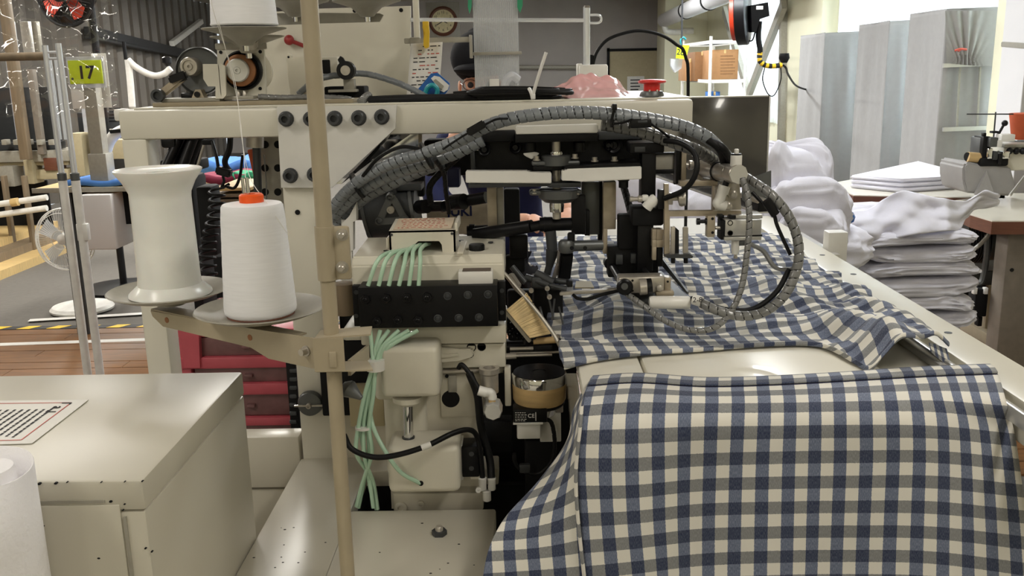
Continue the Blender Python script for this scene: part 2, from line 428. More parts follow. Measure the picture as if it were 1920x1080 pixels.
# ceiling lamps
for i, (x, y) in enumerate(LAMPS):
    if i == 0:
        lt = thing('ceiling_lamp', 'twin tube fluorescent lamp under the ceiling', 'lamp', (x, y, CEIL), group='fluorescent lamps under the ceiling')
        MB().box((x - 0.12, y - 0.63, CEIL - 0.05), (x + 0.12, y + 0.63, CEIL), 0.004).done('tray', 'white_plastic', lt)
        for s in (-0.06, 0.06): MB().cyl((x + s, y - 0.6, CEIL - 0.075), (x + s, y + 0.6, CEIL - 0.075), 0.016, n=10).done('tube', 'lamp_tube', lt)
        lamp0 = lt
    else:
        c = copy_tree(lamp0); c.location = (x, y, CEIL)
# ------------------------------------------------------------------ automatic sewing machine: white frame
FY = 1.575                                            # front plane of the frame
fr = thing('machine_frame', 'white painted steel frame and base of the automatic sewing machine', 'machine frame', (-0.2, 1.6, 0))
zt, zb = P(735, 197, FY).z, P(735, 253, FY).z
xl, xr = P(222, 235, FY).x, P(1300, 205, FY).x
MB().box((xl, FY, zb), (xr, FY + 0.06, zt), 0.006).done('top_beam', 'white_paint', fr)
MB().box((xl - 0.012, FY + 0.012, zt - 0.018), (xl + 0.004, FY + 0.05, zt + 0.002), 0.004).done('end_cap', 'white_plastic', fr)
def post(px0, px1, py0, py1, name, zlo):
    a, b = P(px0, py0, FY + 0.002).x, P(px1, py0, FY).x
    return MB().box((a, FY + 0.001, zlo), (b, FY + 0.055, zb + 0.002), 0.005).done(name, 'white_paint', fr)
post(227, 274, 265, 300, 'post', 0.0)
post(525, 601, 300, 320, 'post', 0.6)
g = [(519, 200), (743, 197), (741, 241), (622, 352), (527, 352)]
gus = MB().pprism(g, FY - 0.010, 0.010).done('gusset_plate', 'white_paint_plain', fr, smooth=False)
for x, y in ((537, 223), (583, 223), (628, 222), (673, 221), (716, 219), (545, 329), (590, 327)):
    b = MB().bolt(P(x, y, FY - 0.010), 0.0108, 0.014)
    b.lathe([(0.0128, 0), (0.0128, 0.0025), (0.011, 0.003)], P(x, y, FY - 0.010), (0, -1, 0), 18)
    b.done('bolt', 'dark_grey', gus)
MB().lathe([(0.0045, 0), (0.0045, 0.001)], P(558, 398, FY), (0, -1, 0), 12).done('screw_hole', 'black_matt', fr)
MB().box((P(440, 820, FY).x, FY + 0.005, 0.56), (P(560, 840, FY).x, FY + 0.05, 0.66), 0.004).done('lower_beam', 'white_paint_shaded', fr)
MB().box((P(310, 820, FY).x, FY + 0.012, 0.40), (P(560, 840, FY).x, FY + 0.04, 0.555), 0.004).done('skirt_panel', 'white_paint_shaded', fr)
# base plate with the well of the sewing head
BZ = 0.62; XL, XH, XR = -0.412, -0.283, -0.052
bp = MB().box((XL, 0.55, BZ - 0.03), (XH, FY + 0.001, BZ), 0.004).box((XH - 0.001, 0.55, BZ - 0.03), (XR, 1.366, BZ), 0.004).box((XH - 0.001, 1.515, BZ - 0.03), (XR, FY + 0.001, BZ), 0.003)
base = bp.done('base_plate', 'white_paint_shaded', fr)
MB().box((XL + 0.01, 0.57, 0.0), (XR - 0.01, 0.60, BZ - 0.03)).done('base_front', 'white_paint_shaded', fr)
MB().box((XL + 0.005, 0.60, 0.0), (XL + 0.02, FY, BZ - 0.03)).done('base_side', 'white_paint_shaded', fr)
MB().box((XH, 1.36, 0.30), (0.05, 1.62, 0.32)).box((XH - 0.01, 1.517, 0.32), (0.05, 1.53, BZ - 0.031)).box((XH - 0.01, 1.60, 0.32), (0.05, 1.615, BZ - 0.031)).box((XH, 1.36, 0.44), (XR, 1.52, 0.45)).done('pan_and_liner', 'black_matt', fr)  # oil pan, with black liner walls added so the well looks dark
MB().box((XH - 0.012, 1.34, 0.32), (XH, 1.6, BZ - 0.03)).done('shade_liner', 'black_matt', fr)  # black liner added at the left, standing in for shade in the well
nut = P(824, 998, 1.27); nut = PZ(824, 1002, BZ)
MB().cyl(nut, nut + Vector((0, 0, 0.007)), 0.0115, n=6).done('hex_nut', 'dark_grey', fr)
MB().lathe([(0.006, 0), (0.006, 0.012), (0.0045, 0.014)], nut).done('stud', 'steel', fr)
chip = MB()
random.seed(3)
for _ in range(34):
    x, y = random.uniform(XL + 0.01, XR - 0.02), random.uniform(1.02, 1.36)
    if random.random() < 0.5: x = random.uniform(XL + 0.01, XH)
    if abs(x + 0.283) < 0.02: continue
    r = random.uniform(0.0006, 0.0015); a = random.uniform(0, PI)
    chip.prism([(x + r * 1.5 * math.cos(a + k * PI / 3), y + r * math.sin(a + k * PI / 3), BZ) for k in range(6)], (0, 0, 0.0003))
tag(chip.done('paint_chips', 'black_matt', fr, smooth=False), 'small dark chips in the white paint', kind='stuff')
# slotted knob on the second post
kb = P(584, 753, FY)
k_ = MB().lathe([(0.021, 0), (0.023, -0.006), (0.021, -0.016), (0.012, -0.02)], kb, (0, 1, 0), 26).done('cover_knob', 'cast_grey', fr)
MB().bar(kb + Vector((-0.026, -0.021, 0)), kb + Vector((0.026, -0.021, 0)), 0.003, 0.003).done('slot_bar', 'steel', k_)
MB().bolt(kb + Vector((0, -0.02, 0)), 0.005, 0.006).done('screw', 'steel', k_)

# ------------------------------------------------------------------ white cabinet at the left
BX1, BX0, BY0, BY1, CZ = -0.412, -1.25, 0.920, 1.290, 0.88
cb = thing('equipment_cabinet', 'white steel cabinet with scuffed recessed front in the lower left', 'cabinet', (-0.8, 1.1, 0))
MB().box((BX0, BY0, CZ - 0.035), (BX1, BY1, CZ), 0.004).done('top_cover', 'white_paint_shaded', cb)
MB().box((BX0, BY0 + 0.001, 0.02), (BX1 - 0.001, BY1 - 0.001, CZ - 0.0362), 0.003).done('body', 'white_paint_shaded', cb)
dA, dB = P(65, 945, BY0), P(197, 940, BY0)
gr = MB()
gr.box((BX0 + 0.04, BY0 - 0.0012, dB.z - 0.0018), (dB.x, BY0 + 0.003, dB.z + 0.0018))
gx = P(238, 1000, BY0).x
gr.box((gx - 0.0016, BY0 - 0.0012, 0.2), (gx + 0.0016, BY0 + 0.003, P(234, 968, BY0).z))
gr.done('door_groove', 'plate_grey', cb, smooth=False)
MB().box((BX0 + 0.04, BY0 - 0.0015, 0.2), (gx - 0.004, BY0 + 0.002, dB.z - 0.004), 0.001).done('door', 'white_paint_shaded', cb)
ch = MB(); random.seed(5)
for (x, y, s) in ((74, 907, 2.2), (105, 906, 2), (126, 904, 1), (190, 904, .9), (234, 903, .9), (267, 902, 1.2), (208, 940, 2), (234, 945, 1.2), (231, 956, 1), (83, 985, 1.4), (273, 1028, 1.4), (285, 1034, 1.3), (186, 1046, 2)):
    p = P(x, y, BY0 - 0.0004); r = 0.0006 * s
    ch.prism([(p.x + 1.6 * r * math.cos(k * PI / 3), BY0 - 0.0016, p.z + r * math.sin(k * PI / 3)) for k in range(6)], (0, 0.003, 0))
tag(ch.done('paint_chips', 'black_matt', cb, smooth=False), 'dark chips along the cabinet edge', kind='stuff')
# instruction sheet under clear film on the cabinet
n0, n1, n2, n3 = [PZ(x, y, CZ + 0.001) for x, y in ((166, 750), (60, 832), (-160, 838), (-20, 752))]
sh = thing('instruction_sheet', 'printed instruction sheet under clear film on the white cabinet top', 'notice', n1)
MB().prism([n0, n3, n2, n1], (0, 0, 0.0006)).done('film', 'paper', sh, smooth=False)
def sl(u, v): return n0.lerp(n1, v).lerp(n3.lerp(n2, v), u) + Vector((0, 0, 0.0011))
ln = MB()
for a, b in (((.13, .08), (.13, .93)), ((.13, .93), (.9, .93)), ((.13, .08), (.9, .08))):
    ln.bar(sl(*a), sl(*b), 0.0012, 0.0003)
ln.done('red_border', 'red_ink', sh, smooth=False)
tx = MB(); random.seed(2)
for i in range(9):
    u = 0.24 + i * 0.07; v = 0.22 + (0.02 if i else 0)
    while v < 0.86:
        d = random.uniform(0.02, 0.07)
        tx.bar(sl(u, v), sl(u, min(0.87, v + d)), 0.0028, 0.0003); v += d + 0.014
tag(tx.done('print_lines', 'ink', sh, smooth=False), kind='stuff')
e1 = (n1 - n0).normalized(); angz = math.atan2(e1.y, e1.x)
text('\u300c a \u300d', sl(0.2, 0.2) + Vector((0, 0, 0.0002)), 0.02, 'ink', sh, (0, 0, angz))
# paper roll at the corner of the frame
c = P(-20, 930, 0.86); zt_ = P(20, 876, 0.86).z
pr = thing('paper_roll', 'white embossed paper towel roll with loose outer sheet, lower left corner', 'paper roll', (c.x, c.y, zt_ - 0.30))
R2 = P(57, 900, 0.86).x - c.x
def wrapf(u, v):
    a = -2.2 + u * 4.6; r = R2 * (1.0 - 0.10 * max(0, u - 0.8))
    return Vector((c.x + r * math.cos(a), c.y + r * math.sin(a), zt_ - 0.30 + 0.30 * v - 0.006 * math.sin(u * 5)))
w1 = MB().grid(wrapf, 56, 4).done('outer_sheet', 'paper_roll', pr, recalc=False)
sm = w1.modifiers.new('thickness', 'SOLIDIFY'); sm.thickness = 0.0012
MB().lathe([(R2 * 0.62, 0), (R2 * 0.62, 0.292), (R2 * 0.58, 0.299), (R2 * 0.25, 0.299), (R2 * 0.24, 0.26)], (c.x, c.y, zt_ - 0.30), n=40).done('roll', 'paper_roll', pr)
tag(MB().box((c.x - 0.12, c.y - 0.2, 0), (c.x + 0.1, c.y + 0.11, zt_ - 0.301), 0.004).done('supply_stand', 'white_paint'), 'white stand under the paper towel roll', 'stand')

# ------------------------------------------------------------------ thread stand with pole, arm and dishes
PY = 1.12
ts = thing('thread_stand', 'beige pole thread stand with bracket arm carrying two round plates', 'thread stand', (-0.25, PY, 0))
pb_, pt_ = P(650, 1090, PY), P(580, -40, PY); px_ = (pb_.x + pt_.x) / 2
PR = 15.2 * ppm(615, 540, PY)
zj = P(620, 428, PY).z; zk = P(640, 655, PY).z
MB().cyl((px_, PY, BZ), (px_, PY, zj), PR * 0.95, n=28).done('pole', 'beige_pipe', ts)
MB().cyl((px_, PY, zj - 0.05), (px_, PY, 2.0), PR * 1.02, n=28).done('pole', 'beige_pipe', ts)
cz1, cz0 = P(620, 424, PY).z, P(620, 524, PY).z
sl_ = MB().lathe([(PR * 1.0, 0), (PR * 1.22, 0.0), (PR * 1.22, cz1 - cz0), (PR * 1.0, cz1 - cz0)], (px_, PY, cz0), n=28)
fx = P(657, 470, PY).x
sl_.box((px_ + PR * 0.7, PY - 0.004, cz0), (fx, PY + 0.004, cz1), 0.003)
clm = sl_.done('pole_clamp', 'beige_pipe', ts)
for y in (440, 501):
    p = P(642, y, PY - 0.004); b = MB().cyl(p, p + Vector((0, -0.004, 0)), 0.0066, n=6); b.lathe([(0.0078, 0), (0.0078, 0.001)], p, (0, -1, 0), 18); b.lathe([(0.0042, 0.004), (0.0042, 0.009), (0.003, 0.01)], p, (0, -1, 0), 12)
    b.done('hex_bolt', 'steel', clm)
# arm: runs back and to the left from the pole
A0 = Vector((px_ + 0.012, PY - 0.004, zk - 0.004)); A1 = PZ(300, 592, zk); A1.z = zk
ad = (A1 - A0).normalized(); an = Vector((-ad.y, ad.x, 0)); an = an if an.y < 0 else -an
def arm_pt(t, h): return A0 + (A1 - A0) * t + Vector((0, 0, h))
pro = [(0, -0.022), (0, 0.020), (0.55, 0.013), (1, 0.011), (0.99, 0.003), (0.93, -0.009), (0.42, -0.012), (0.33, -0.022)]
MB().prism([arm_pt(*q) + an * 0.015 for q in pro], an * -0.002).prism([arm_pt(t, 0.0135) + an * w for t, w in ((0.2, 0.014), (1, 0.014), (1, -0.012), (0.2, -0.012))], (0, 0, -0.002)).done('bracket_arm', 'beige_pipe', ts, smooth=False)
MB().prism([(px_ - 0.018, PY - 0.018, zk + 0.018), (px_ + 0.052, PY - 0.016, zk + 0.022), (px_ + 0.048, PY + 0.02, zk + 0.022), (px_ - 0.018, PY + 0.02, zk + 0.018)], (0, 0, 0.002)).prism([(px_ - 0.018, PY - 0.018, zk - 0.024), (px_ + 0.052, PY - 0.016, zk - 0.024), (px_ + 0.04, PY + 0.02, zk - 0.024), (px_ - 0.018, PY + 0.02, zk - 0.024)], (0, 0, 0.002)).box((px_ - 0.02, PY - 0.0185, zk - 0.023), (px_ + 0.018, PY - 0.0165, zk + 0.02)).done('clamp_jaw', 'beige_pipe', ts, smooth=False)
MB().pb(617, 660, 631, 690, PY - 0.0205, 0.003, 0.002).done('latch', 'beige_pipe', ts)
p = arm_pt(0.13, 0.0) + an * 0.015; MB().lathe([(0.007, 0), (0.007, 0.002), (0.0045, 0.002), (0.0045, 0.010)], p, an, 14).done('arm_screw', 'steel', ts)
for t in (0.42, 0.90):
    p = arm_pt(t, 0.002) + an * 0.015; MB().lathe([(0.0042, 0), (0.0042, 0.0006)], p, an, 14).done('rivet', 'copper', ts)
MB().bar(P(655, 690, PY + 0.02), P(690, 660, PY + 0.16), 0.004, 0.02).done('stay_bar', 'beige_pipe', ts)
p = P(655, 730, PY + 0.02); MB().lathe([(0.003, -0.02), (0.008, -0.008), (0.012, 0.0), (0.011, 0.004), (0.005, 0.01)], p, (-0.8, 0.3, 0.5), 18).done('wing_screw', 'cast_grey', ts)
# plates
D1 = P(320, 562, 1.30); D1.z = zk + 0.030
D2 = P(490, 592, 1.215); D2.z = zk + 0.022
def dish(c, r, parent):
    MB().lathe([(0.004, -0.014), (0.02, -0.012), (0.02, -0.004), (r * 0.45, -0.003), (r * 0.8, 0.002), (r, 0.009), (r + 0.0015, 0.010), (r, 0.0112), (r * 0.8, 0.0042), (r * 0.4, -0.001)], c, n=48).done('thread_plate', 'plate_grey', parent)
dish(D1, 110 * ppm(320, 560, D1.y), ts); dish(D2, 119 * ppm(490, 590, D2.y), ts)
ppt = D2 + Vector((0, 0, 0.0)); zpin = P(474, 333, D2.y).z
MB().cyl(D2, (D2.x - 0.004, D2.y, zpin), 0.0026, n=12).done('spindle', 'chrome', ts)
MB().cyl((D2.x - 0.008, D2.y - 0.001, D2.z + 0.14), (D2.x - 0.0095, D2.y - 0.001, zpin), 0.0022, n=10).done('spindle', 'chrome', ts)
# empty bobbin: lathe profile from the photograph's outline
s = ppm(315, 450, 1.30); zb_ = D1.z + 0.001; zt1 = P(301, 316, 1.30).z; H = zt1 - zb_
bo = MB().lathe([(0.4 * 76 * s, 0.004), (72 * s, 0.0), (76 * s, 0.003), (75 * s, 0.006), (58 * s, 0.018), (56.5 * s, 0.028), (54 * s, H - 0.040), (55 * s, H - 0.033), (64 * s, H - 0.018), (77 * s, H - 0.004), (78 * s, H - 0.001), (76 * s, H), (70 * s, H - 0.002), (62 * s, H - 0.004), (20 * s, H - 0.005), (19 * s, H - 0.03)], (D1.x + 2 * s, D1.y, zb_), n=56)
bo = bo.done('empty_bobbin', 'bobbin_plastic'); tag(bo, 'empty white plastic bobbin with flared ends on the left plate', 'bobbin')
# full cone of white thread
s = ppm(490, 490, D2.y); zc0 = D2.z + 0.002; zc1 = P(478, 380, D2.y).z; H = zc1 - zc0
tc_ = thing('thread_cone', 'full cone of white thread with an orange core on the right plate', 'thread cone', (D2.x, D2.y, zc0))
prof = [(60 * s, 0.0), (62 * s, 0.001), (66 * s, 0.004), (67 * s, 0.008)]
for k in range(1, 15): prof.append(((67 - 10 * k / 15 + (0.35 if k % 2 else -0.1)) * s, 0.008 + (H - 0.014) * k / 15))
prof += [(56 * s, H - 0.004), (53 * s, H - 0.001), (22 * s, H + 0.001)]
MB().lathe(prof, (D2.x, D2.y, zc0), n=56).done('thread', 'thread_white', tc_)
MB().lathe([(59 * s, -0.0015), (63 * s, -0.001), (62 * s, 0.002)], (D2.x, D2.y, zc0), n=40).done('base_ring', 'table_edge', tc_, 'brown rim of the core')
MB().lathe([(21 * s, H - 0.006), (22.5 * s, H + 0.006), (22 * s, H + 0.010), (19 * s, H + 0.012), (8 * s, H + 0.012), (7 * s, H)], (D2.x, D2.y, zc0), n=32).done('core', 'orange_plastic', tc_, 'orange plastic core')
th = MB()
th.tube([P(540, 440, D2.y - 0.02), P(500, 380, D2.y - 0.01), P(468, 330, 1.3), P(452, 250, 1.45), P(440, 150, 1.5), P(400, 20, 1.45), P(396, -20, 1.45)], 0.0005, 5, 8)
th.tube([P(462, 382, D2.y - 0.01), P(458, 300, 1.35), P(447, 200, 1.5), P(430, 120, 1.5), P(410, 40, 1.48)], 0.0005, 5, 8)
tag(th.done('thread_strand', 'thread_line'), 'thin white threads rising from the cone to the upper wheels', 'thread')

# ------------------------------------------------------------------ work table and the two gingham pieces
TZ = 0.88
wt = thing('work_table', 'white sewing table with raised side rail under the checked fabric', 'table', (0.4, 1.7, 0))
MB().box((0.075, 1.13, TZ - 0.02), (0.166, 2.62, TZ), 0.003).done('top_panel', 'table_white', wt)
MB().box((0.170, 1.13, TZ - 0.02), (0.500, 2.62, TZ), 0.006).done('top_panel', 'table_white', wt)
MB().box((0.50, 1.13, TZ - 0.045), (0.622, 2.62, TZ - 0.014), 0.003).done('side_gutter', 'table_white', wt)
MB().box((0.588, 1.14, TZ - 0.014), (0.600, 2.62, TZ - 0.002), 0.002).done('guide_strip', 'alu', wt)
MB().box((0.622, 1.02, TZ - 0.055), (0.695, 2.62, TZ + 0.002), 0.004).done('side_rail', 'white_paint', wt)
for y in (1.42, 1.85, 2.05): MB().lathe([(0.006, 0), (0.006, 0.0006)], (0.665, y, TZ + 0.002), n=16).done('screw', 'dark_grey', wt)
MB().box((0.60, 1.03, TZ - 0.02), (0.608, 2.6, TZ + 0.001), 0.002).done('rail_lip', 'alu', wt)
MB().box((0.09, 1.16, TZ - 0.10), (0.61, 1.20, TZ - 0.046), 0.003).done('apron', 'white_paint', wt)
for x in (0.10, 0.60):
    for y in (1.18, 2.55): MB().box((x - 0.025, y - 0.025, 0), (x + 0.025, y + 0.025, TZ - 0.046), 0.003).done('leg', 'white_paint', wt)
bk = P(1590, 465, 2.14); MB().box((0.70, bk.y - 0.02, TZ - 0.05), (0.745, bk.y + 0.02, TZ + 0.04), 0.003).done('rail_bracket', 'white_plastic', wt)
MB().box((0.69, bk.y - 0.05, TZ - 0.03), (0.72, bk.y + 0.25, TZ - 0.005), 0.003).done('rail_bracket', 'alu', wt)

def interp_net(net, u, v):                            # catmull-rom surface through a net of points (rows = v)
    def cr(p, t):
        n = len(p) - 1; x = min(max(t, 0), 1) * n; i = min(int(x), n - 1); f = x - i
        p1, p2 = p[i], p[i + 1]; p0 = p[i - 1] if i else p1 * 2 - p2; p3 = p[i + 2] if i + 2 <= n else p2 * 2 - p1
        return 0.5 * ((2 * p1) + (p2 - p0) * f + (2 * p0 - 5 * p1 + 4 * p2 - p3) * f * f + (3 * p1 - p0 - 3 * p2 + p3) * f ** 3)
    return cr([cr(r, u) for r in net], v)
def arclen(f, n):
    L = [0.0]; p = f(0)
    for i in range(1, n + 1): q = f(i / n); L.append(L[-1] + (q - p).length); p = q
    return L
# front piece: lies over the front edge and hangs down
def front_row(pix, mode, val): return [(PZ(x, y, val) if mode == 'z' else P(x, y, val[i] if isinstance(val, (list, tuple)) else val)) for i, (x, y) in enumerate(pix)]
net = [
 front_row([(1112, 709), (1200, 704), (1320, 712), (1450, 709), (1580, 702), (1720, 692), (1856, 687)], 'z', TZ + 0.006),
 front_row([(1102, 728), (1195, 722), (1318, 729), (1452, 726), (1588, 719), (1732, 711), (1872, 706)], 'z', TZ + 0.007),
 front_row([(1094, 755), (1190, 749), (1318, 752), (1455, 751), (1592, 748), (1742, 745), (1886, 752)], 'z', TZ + 0.003),
 front_row([(1087, 800), (1186, 797), (1316, 793), (1455, 792), (1594, 790), (1750, 792), (1900, 806)], 'y', [1.108, 1.100, 1.098, 1.098, 1.098, 1.098, 1.115]),
 front_row([(1083, 880), (1186, 880), (1314, 870), (1452, 866), (1594, 864), (1752, 864), (1912, 880)], 'y', [1.100, 1.088, 1.098, 1.092, 1.095, 1.092, 1.105]),
 front_row([(1090, 990), (1190, 984), (1312, 970), (1450, 966), (1590, 964), (1750, 966), (1924, 984)], 'y', [1.092, 1.080, 1.096, 1.086, 1.092, 1.086, 1.100]),
 front_row([(1098, 1110), (1200, 1098), (1312, 1084), (1448, 1078), (1586, 1076), (1748, 1080), (1932, 1104)], 'y', [1.082, 1.072, 1.092, 1.080, 1.090, 1.080, 1.095]),
 front_row([(1106, 1260), (1206, 1250), (1312, 1230), (1446, 1226), (1584, 1224), (1748, 1230), (1940, 1250)], 'y', [1.07, 1.062, 1.08, 1.07, 1.08, 1.07, 1.085]),
]
cl = thing('checked_cloth', 'blue and cream checked cloth hanging down over the front table edge', 'cloth', (0.3, 1.1, 0.4))
fA = lambda u, v: interp_net(net, u, v)
Lu = arclen(lambda t: fA(t, 5 / 7), 60); Lv = arclen(lambda t: fA(0.5, t), 80)
def pick(L, t): x = t * (len(L) - 1); i = min(int(x), len(L) - 2); return L[i] + (L[i + 1] - L[i]) * (x - i)
U0 = 0.0
fr_ = MB().grid(fA, 110, 110, lambda u, v: (pick(Lu, u) + 0.006, pick(Lv, v) + 0.0115)).done('front_panel', 'gingham', cl, recalc=False, ang=80)
so = fr_.modifiers.new('thickness', 'SOLIDIFY'); so.thickness = 0.0012; so.offset = -1
# the part turned round the left corner of the table
net2 = []
L0 = [(1100, 712), (1091, 735), (1076, 770), (1062, 830), (1008, 905), (938, 985), (906, 1080), (902, 1260)]
MID = [(1106, 710), (1097, 730), (1086, 760), (1076, 812), (1052, 893), (1010, 990), (1000, 1094), (1004, 1260)]
YL = [1.25, 1.215, 1.185, 1.18, 1.165, 1.13, 1.10, 1.085]; YM = [1.25, 1.215, 1.17, 1.14, 1.125, 1.11, 1.095, 1.08]
for i in range(8):
    net2.append([P(*L0[i], YL[i]), P(*MID[i], YM[i]), net[i][0] + Vector((0, 0.002, 0))])
fB = lambda u, v: interp_net(net2, u, v)
rowlen = [arclen(lambda t, vv=k / 24: fB(t, vv), 16)[-1] for k in range(25)]; Lbv = arclen(lambda t: fB(0.5, t), 60); sc_ = Lv[-1] / Lbv[-1]
sp_ = MB().grid(fB, 40, 90, lambda u, v: (0.006 - pick(rowlen, v) * (1 - u), pick(Lv, v) + 0.0115 - 0.03 * (1 - u))).done('side_panel', 'gingham', cl, recalc=False, ang=80)
so = sp_.modifiers.new('thickness', 'SOLIDIFY'); so.thickness = 0.0012
# seam ridge and hem fold
MB().grid(lambda u, v: fA(0.012 * u, 0.30 + 0.70 * v) + Vector((-0.004 + 0.002 * math.sin(v * 9), -0.003 - 0.003 * math.sin(PI * u), 0)), 4, 60, lambda u, v: (0.018 + 0.008 * u, pick(Lv, 0.30 + 0.70 * v))).done('seam', 'gingham', cl, recalc=False, ang=80)
hm = MB().grid(lambda u, v: fA(u, 0.0 + 0.128 * v) + Vector((0, 0, 0.0022 + 0.0012 * math.sin(PI * v))), 110, 8, lambda u, v: (pick(Lu, u) + 0.006, pick(Lv, 0.128 * v) + 0.0115)).done('hem', 'gingham', cl, recalc=False, ang=80)
so = hm.modifiers.new('thickness', 'SOLIDIFY'); so.thickness = 0.0018; so.offset = -1
MB().tube([fA(u / 40, 0.131) + Vector((0, 0, 0.0012)) for u in range(41)], 0.0006, 5, 2).done('stitch_line', 'navy_cloth', cl)
# piece on the table, under the arm
fe = [((1058, 690), .004), ((1120, 674), .006), ((1200, 664), .006), ((1300, 657), .006), ((1400, 649), .006), ((1480, 645), .006), ((1530, 647), .006), ((1562, 657), .006), ((1597, 677), .005), ((1630, 694), .003), ((1657, 670), .020), ((1692, 641), .042), ((1740, 638), .034), ((1778, 650), .018)]
FE = [PZ(x, y, TZ + h) for (x, y), h in fe]
def edge(u):
    x = u * (len(FE) - 1); i = min(int(x), len(FE) - 2); f = x - i
    p0 = FE[i - 1] if i else FE[0] * 2 - FE[1]; p3 = FE[i + 2] if i + 2 < len(FE) else FE[-1] * 2 - FE[-2]; p1, p2 = FE[i], FE[i + 1]
    return 0.5 * ((2 * p1) + (p2 - p0) * f + (2 * p0 - 5 * p1 + 4 * p2 - p3) * f * f + (3 * p1 - p0 - 3 * p2 + p3) * f ** 3)
def sm_(a, b, x): t = min(1, max(0, (x - a) / (b - a))); return t * t * (3 - 2 * t)
def ue(t):                                            # spread columns evenly along X
    return t
XS = [e.x for e in [edge(i / 200) for i in range(201)]]
def tcl(u, v):                                        # v = 0 far, 1 front
    e = edge(u); xb = 0.0 + 0.62 * (u ** 0.92); b = Vector((xb, 2.32, TZ + 0.006))
    w = v ** 0.9
    p = b.lerp(e, w)
    h = 0.006 + (e.z - TZ - 0.006) * sm_(0.72, 1.0, v)
    h += 0.036 * math.exp(-((p.x - 0.155) / 0.055) ** 2 - ((p.y - 1.56 - (p.x - 0.155) * 0.55) / 0.085) ** 2)
    h += 0.020 * math.exp(-((p.x - 0.50 - (p.y - 1.4) * -0.12) / 0.035) ** 2) * sm_(0.25, 0.85, v) * (1 - 0.6 * sm_(0.9, 1, v))
    h += 0.012 * math.exp(-((p.x - 0.585) / 0.02) ** 2) * sm_(0.3, 0.8, v)
    amp = 0.0052 * sm_(0.0, 0.10, v) * (1 - sm_(0.90, 1.0, v))
    h += amp * (math.sin((p.y + 0.18 * p.x) * 2 * PI / 0.135 + 1.1 * math.sin(p.x * 13)) + 0.55 * math.sin((p.x - p.y * 0.25) * 2 * PI / 0.19 + 0.7)) + amp
    h += 0.0016 * sm_(0, .1, v) * (1 - sm_(.93, 1, v)) * (1 + math.sin((p.y * 1.0 - p.x * 0.2) * 2 * PI / 0.03 + 2 * math.sin(p.x * 26)))
    dx = 0.008 * math.sin(p.y * 2 * PI / 0.17 + p.x * 6) * (1 - sm_(0.85, 1, v)) * sm_(0, .1, v)
    return Vector((p.x + dx, p.y, TZ + max(h, 0.003)))
ct = thing('checked_cloth', 'wrinkled blue and white checked cloth lying flat on the sewing table', 'cloth', (0.3, 1.8, TZ))
def tuv(u, v):
    p = tcl(u, v); return (p.x + 0.030 * (p.y - 1.3) - 0.006 * math.sin(p.y * 30), p.y - 0.05 * p.x + 0.004)
cg = MB().grid(lambda u, v: tcl(u, v), 150, 200, tuv).done('panel', 'gingham', ct, recalc=False, ang=80)
so = cg.modifiers.new('thickness', 'SOLIDIFY'); so.thickness = 0.0012; so.offset = -1
hb = MB().grid(lambda u, v: tcl(u, 1.0) + Vector((0, -0.0035 * math.cos(v * PI - PI / 2) * 1.0 - 0.000, 0.004 * math.sin(v * PI - PI / 2) * 1.0 + 0.001)), 150, 6, lambda u, v: (tuv(u, 1)[0], tuv(u, 1)[1] + 0.018 * v)).done('hem', 'gingham', ct, recalc=False, ang=80)
so = hb.modifiers.new('thickness', 'SOLIDIFY'); so.thickness = 0.001
# the corner that turns down beside the rail
MB().grid(lambda u, v: edge(0.93 + 0.07 * u) + Vector((0.0 + 0.004 * v, 0.004 - 0.012 * v * u, -0.004 - (edge(0.93 + 0.07 * u).z - TZ + 0.006) * v * (0.35 + 0.65 * u))), 10, 8, lambda u, v: (u * 0.1 + 0.01, v * 0.05)).done('turned_corner', 'gingham', ct, recalc=False, ang=80)
# ------------------------------------------------------------------ sewing head in the well of the base
HY = 1.40
hd = thing('sewing_unit', 'cream sewing machine head with black screw block and green oil tubes', 'sewing head', (-0.16, 1.45, 0.5))
def pbox(name, mat, par, x0, y0, x1, y1, Y, d, bev=0.003, label=None, seg=2):
    return MB().pb(x0, y0, x1, y1, Y, d, bev, seg).done(name, mat, par, label)
def cover(x0, yt, x1, yb, Y, d, back, bev):           # box cover whose top slopes up towards the back
    a, b = P(x0, yt, Y), P(x1, yb, Y); z1, z0 = P((x0 + x1) / 2, yt, Y).z, P((x0 + x1) / 2, yb, Y).z
    xa, xb = P(x0, (yt + yb) / 2, Y).x, P(x1, (yt + yb) / 2, Y).x
    m_ = MB(); m_.prism([(xa, Y, z0), (xa, Y, z1 - bev), (xa, Y + bev, z1), (xa, Y + d, z1 + back), (xa, Y + d, z0)], (xb - xa, 0, 0))
    es = [e for e in m_.bm.edges]
    bmesh.ops.bevel(m_.bm, geom=es, offset=0.0022, segments=2, affect='EDGES'); return m_
tcv = cover(659, 482, 945, 536, HY, 0.16, 0.004, 0.012).done('top_cover', 'cream_cast', hd)
ztc = P(800, 482, HY).z
k = PZ(894, 467, ztc + 0.002); MB().lathe([(0.0125, -0.002), (0.0125, 0.006), (0.0115, 0.008), (0.005, 0.0085)], k, n=26).done('oil_plug', 'black_paint', tcv)
for x, y in ((724, 471), (865, 452), (866, 466), (920, 455)):
    p = PZ(x, y, ztc + 0.0035); MB().lathe([(0.0042, 0), (0.0042, 0.0014), (0.002, 0.0014)], p, n=14).done('screw', 'dark_grey', tcv)
p0, p1 = PZ(856, 478, ztc + 0.004), PZ(876, 455, ztc + 0.004); MB().box(p0, (p1.x, p1.y, ztc + 0.008), 0.002).done('terminal_block', 'cream_dull', tcv)
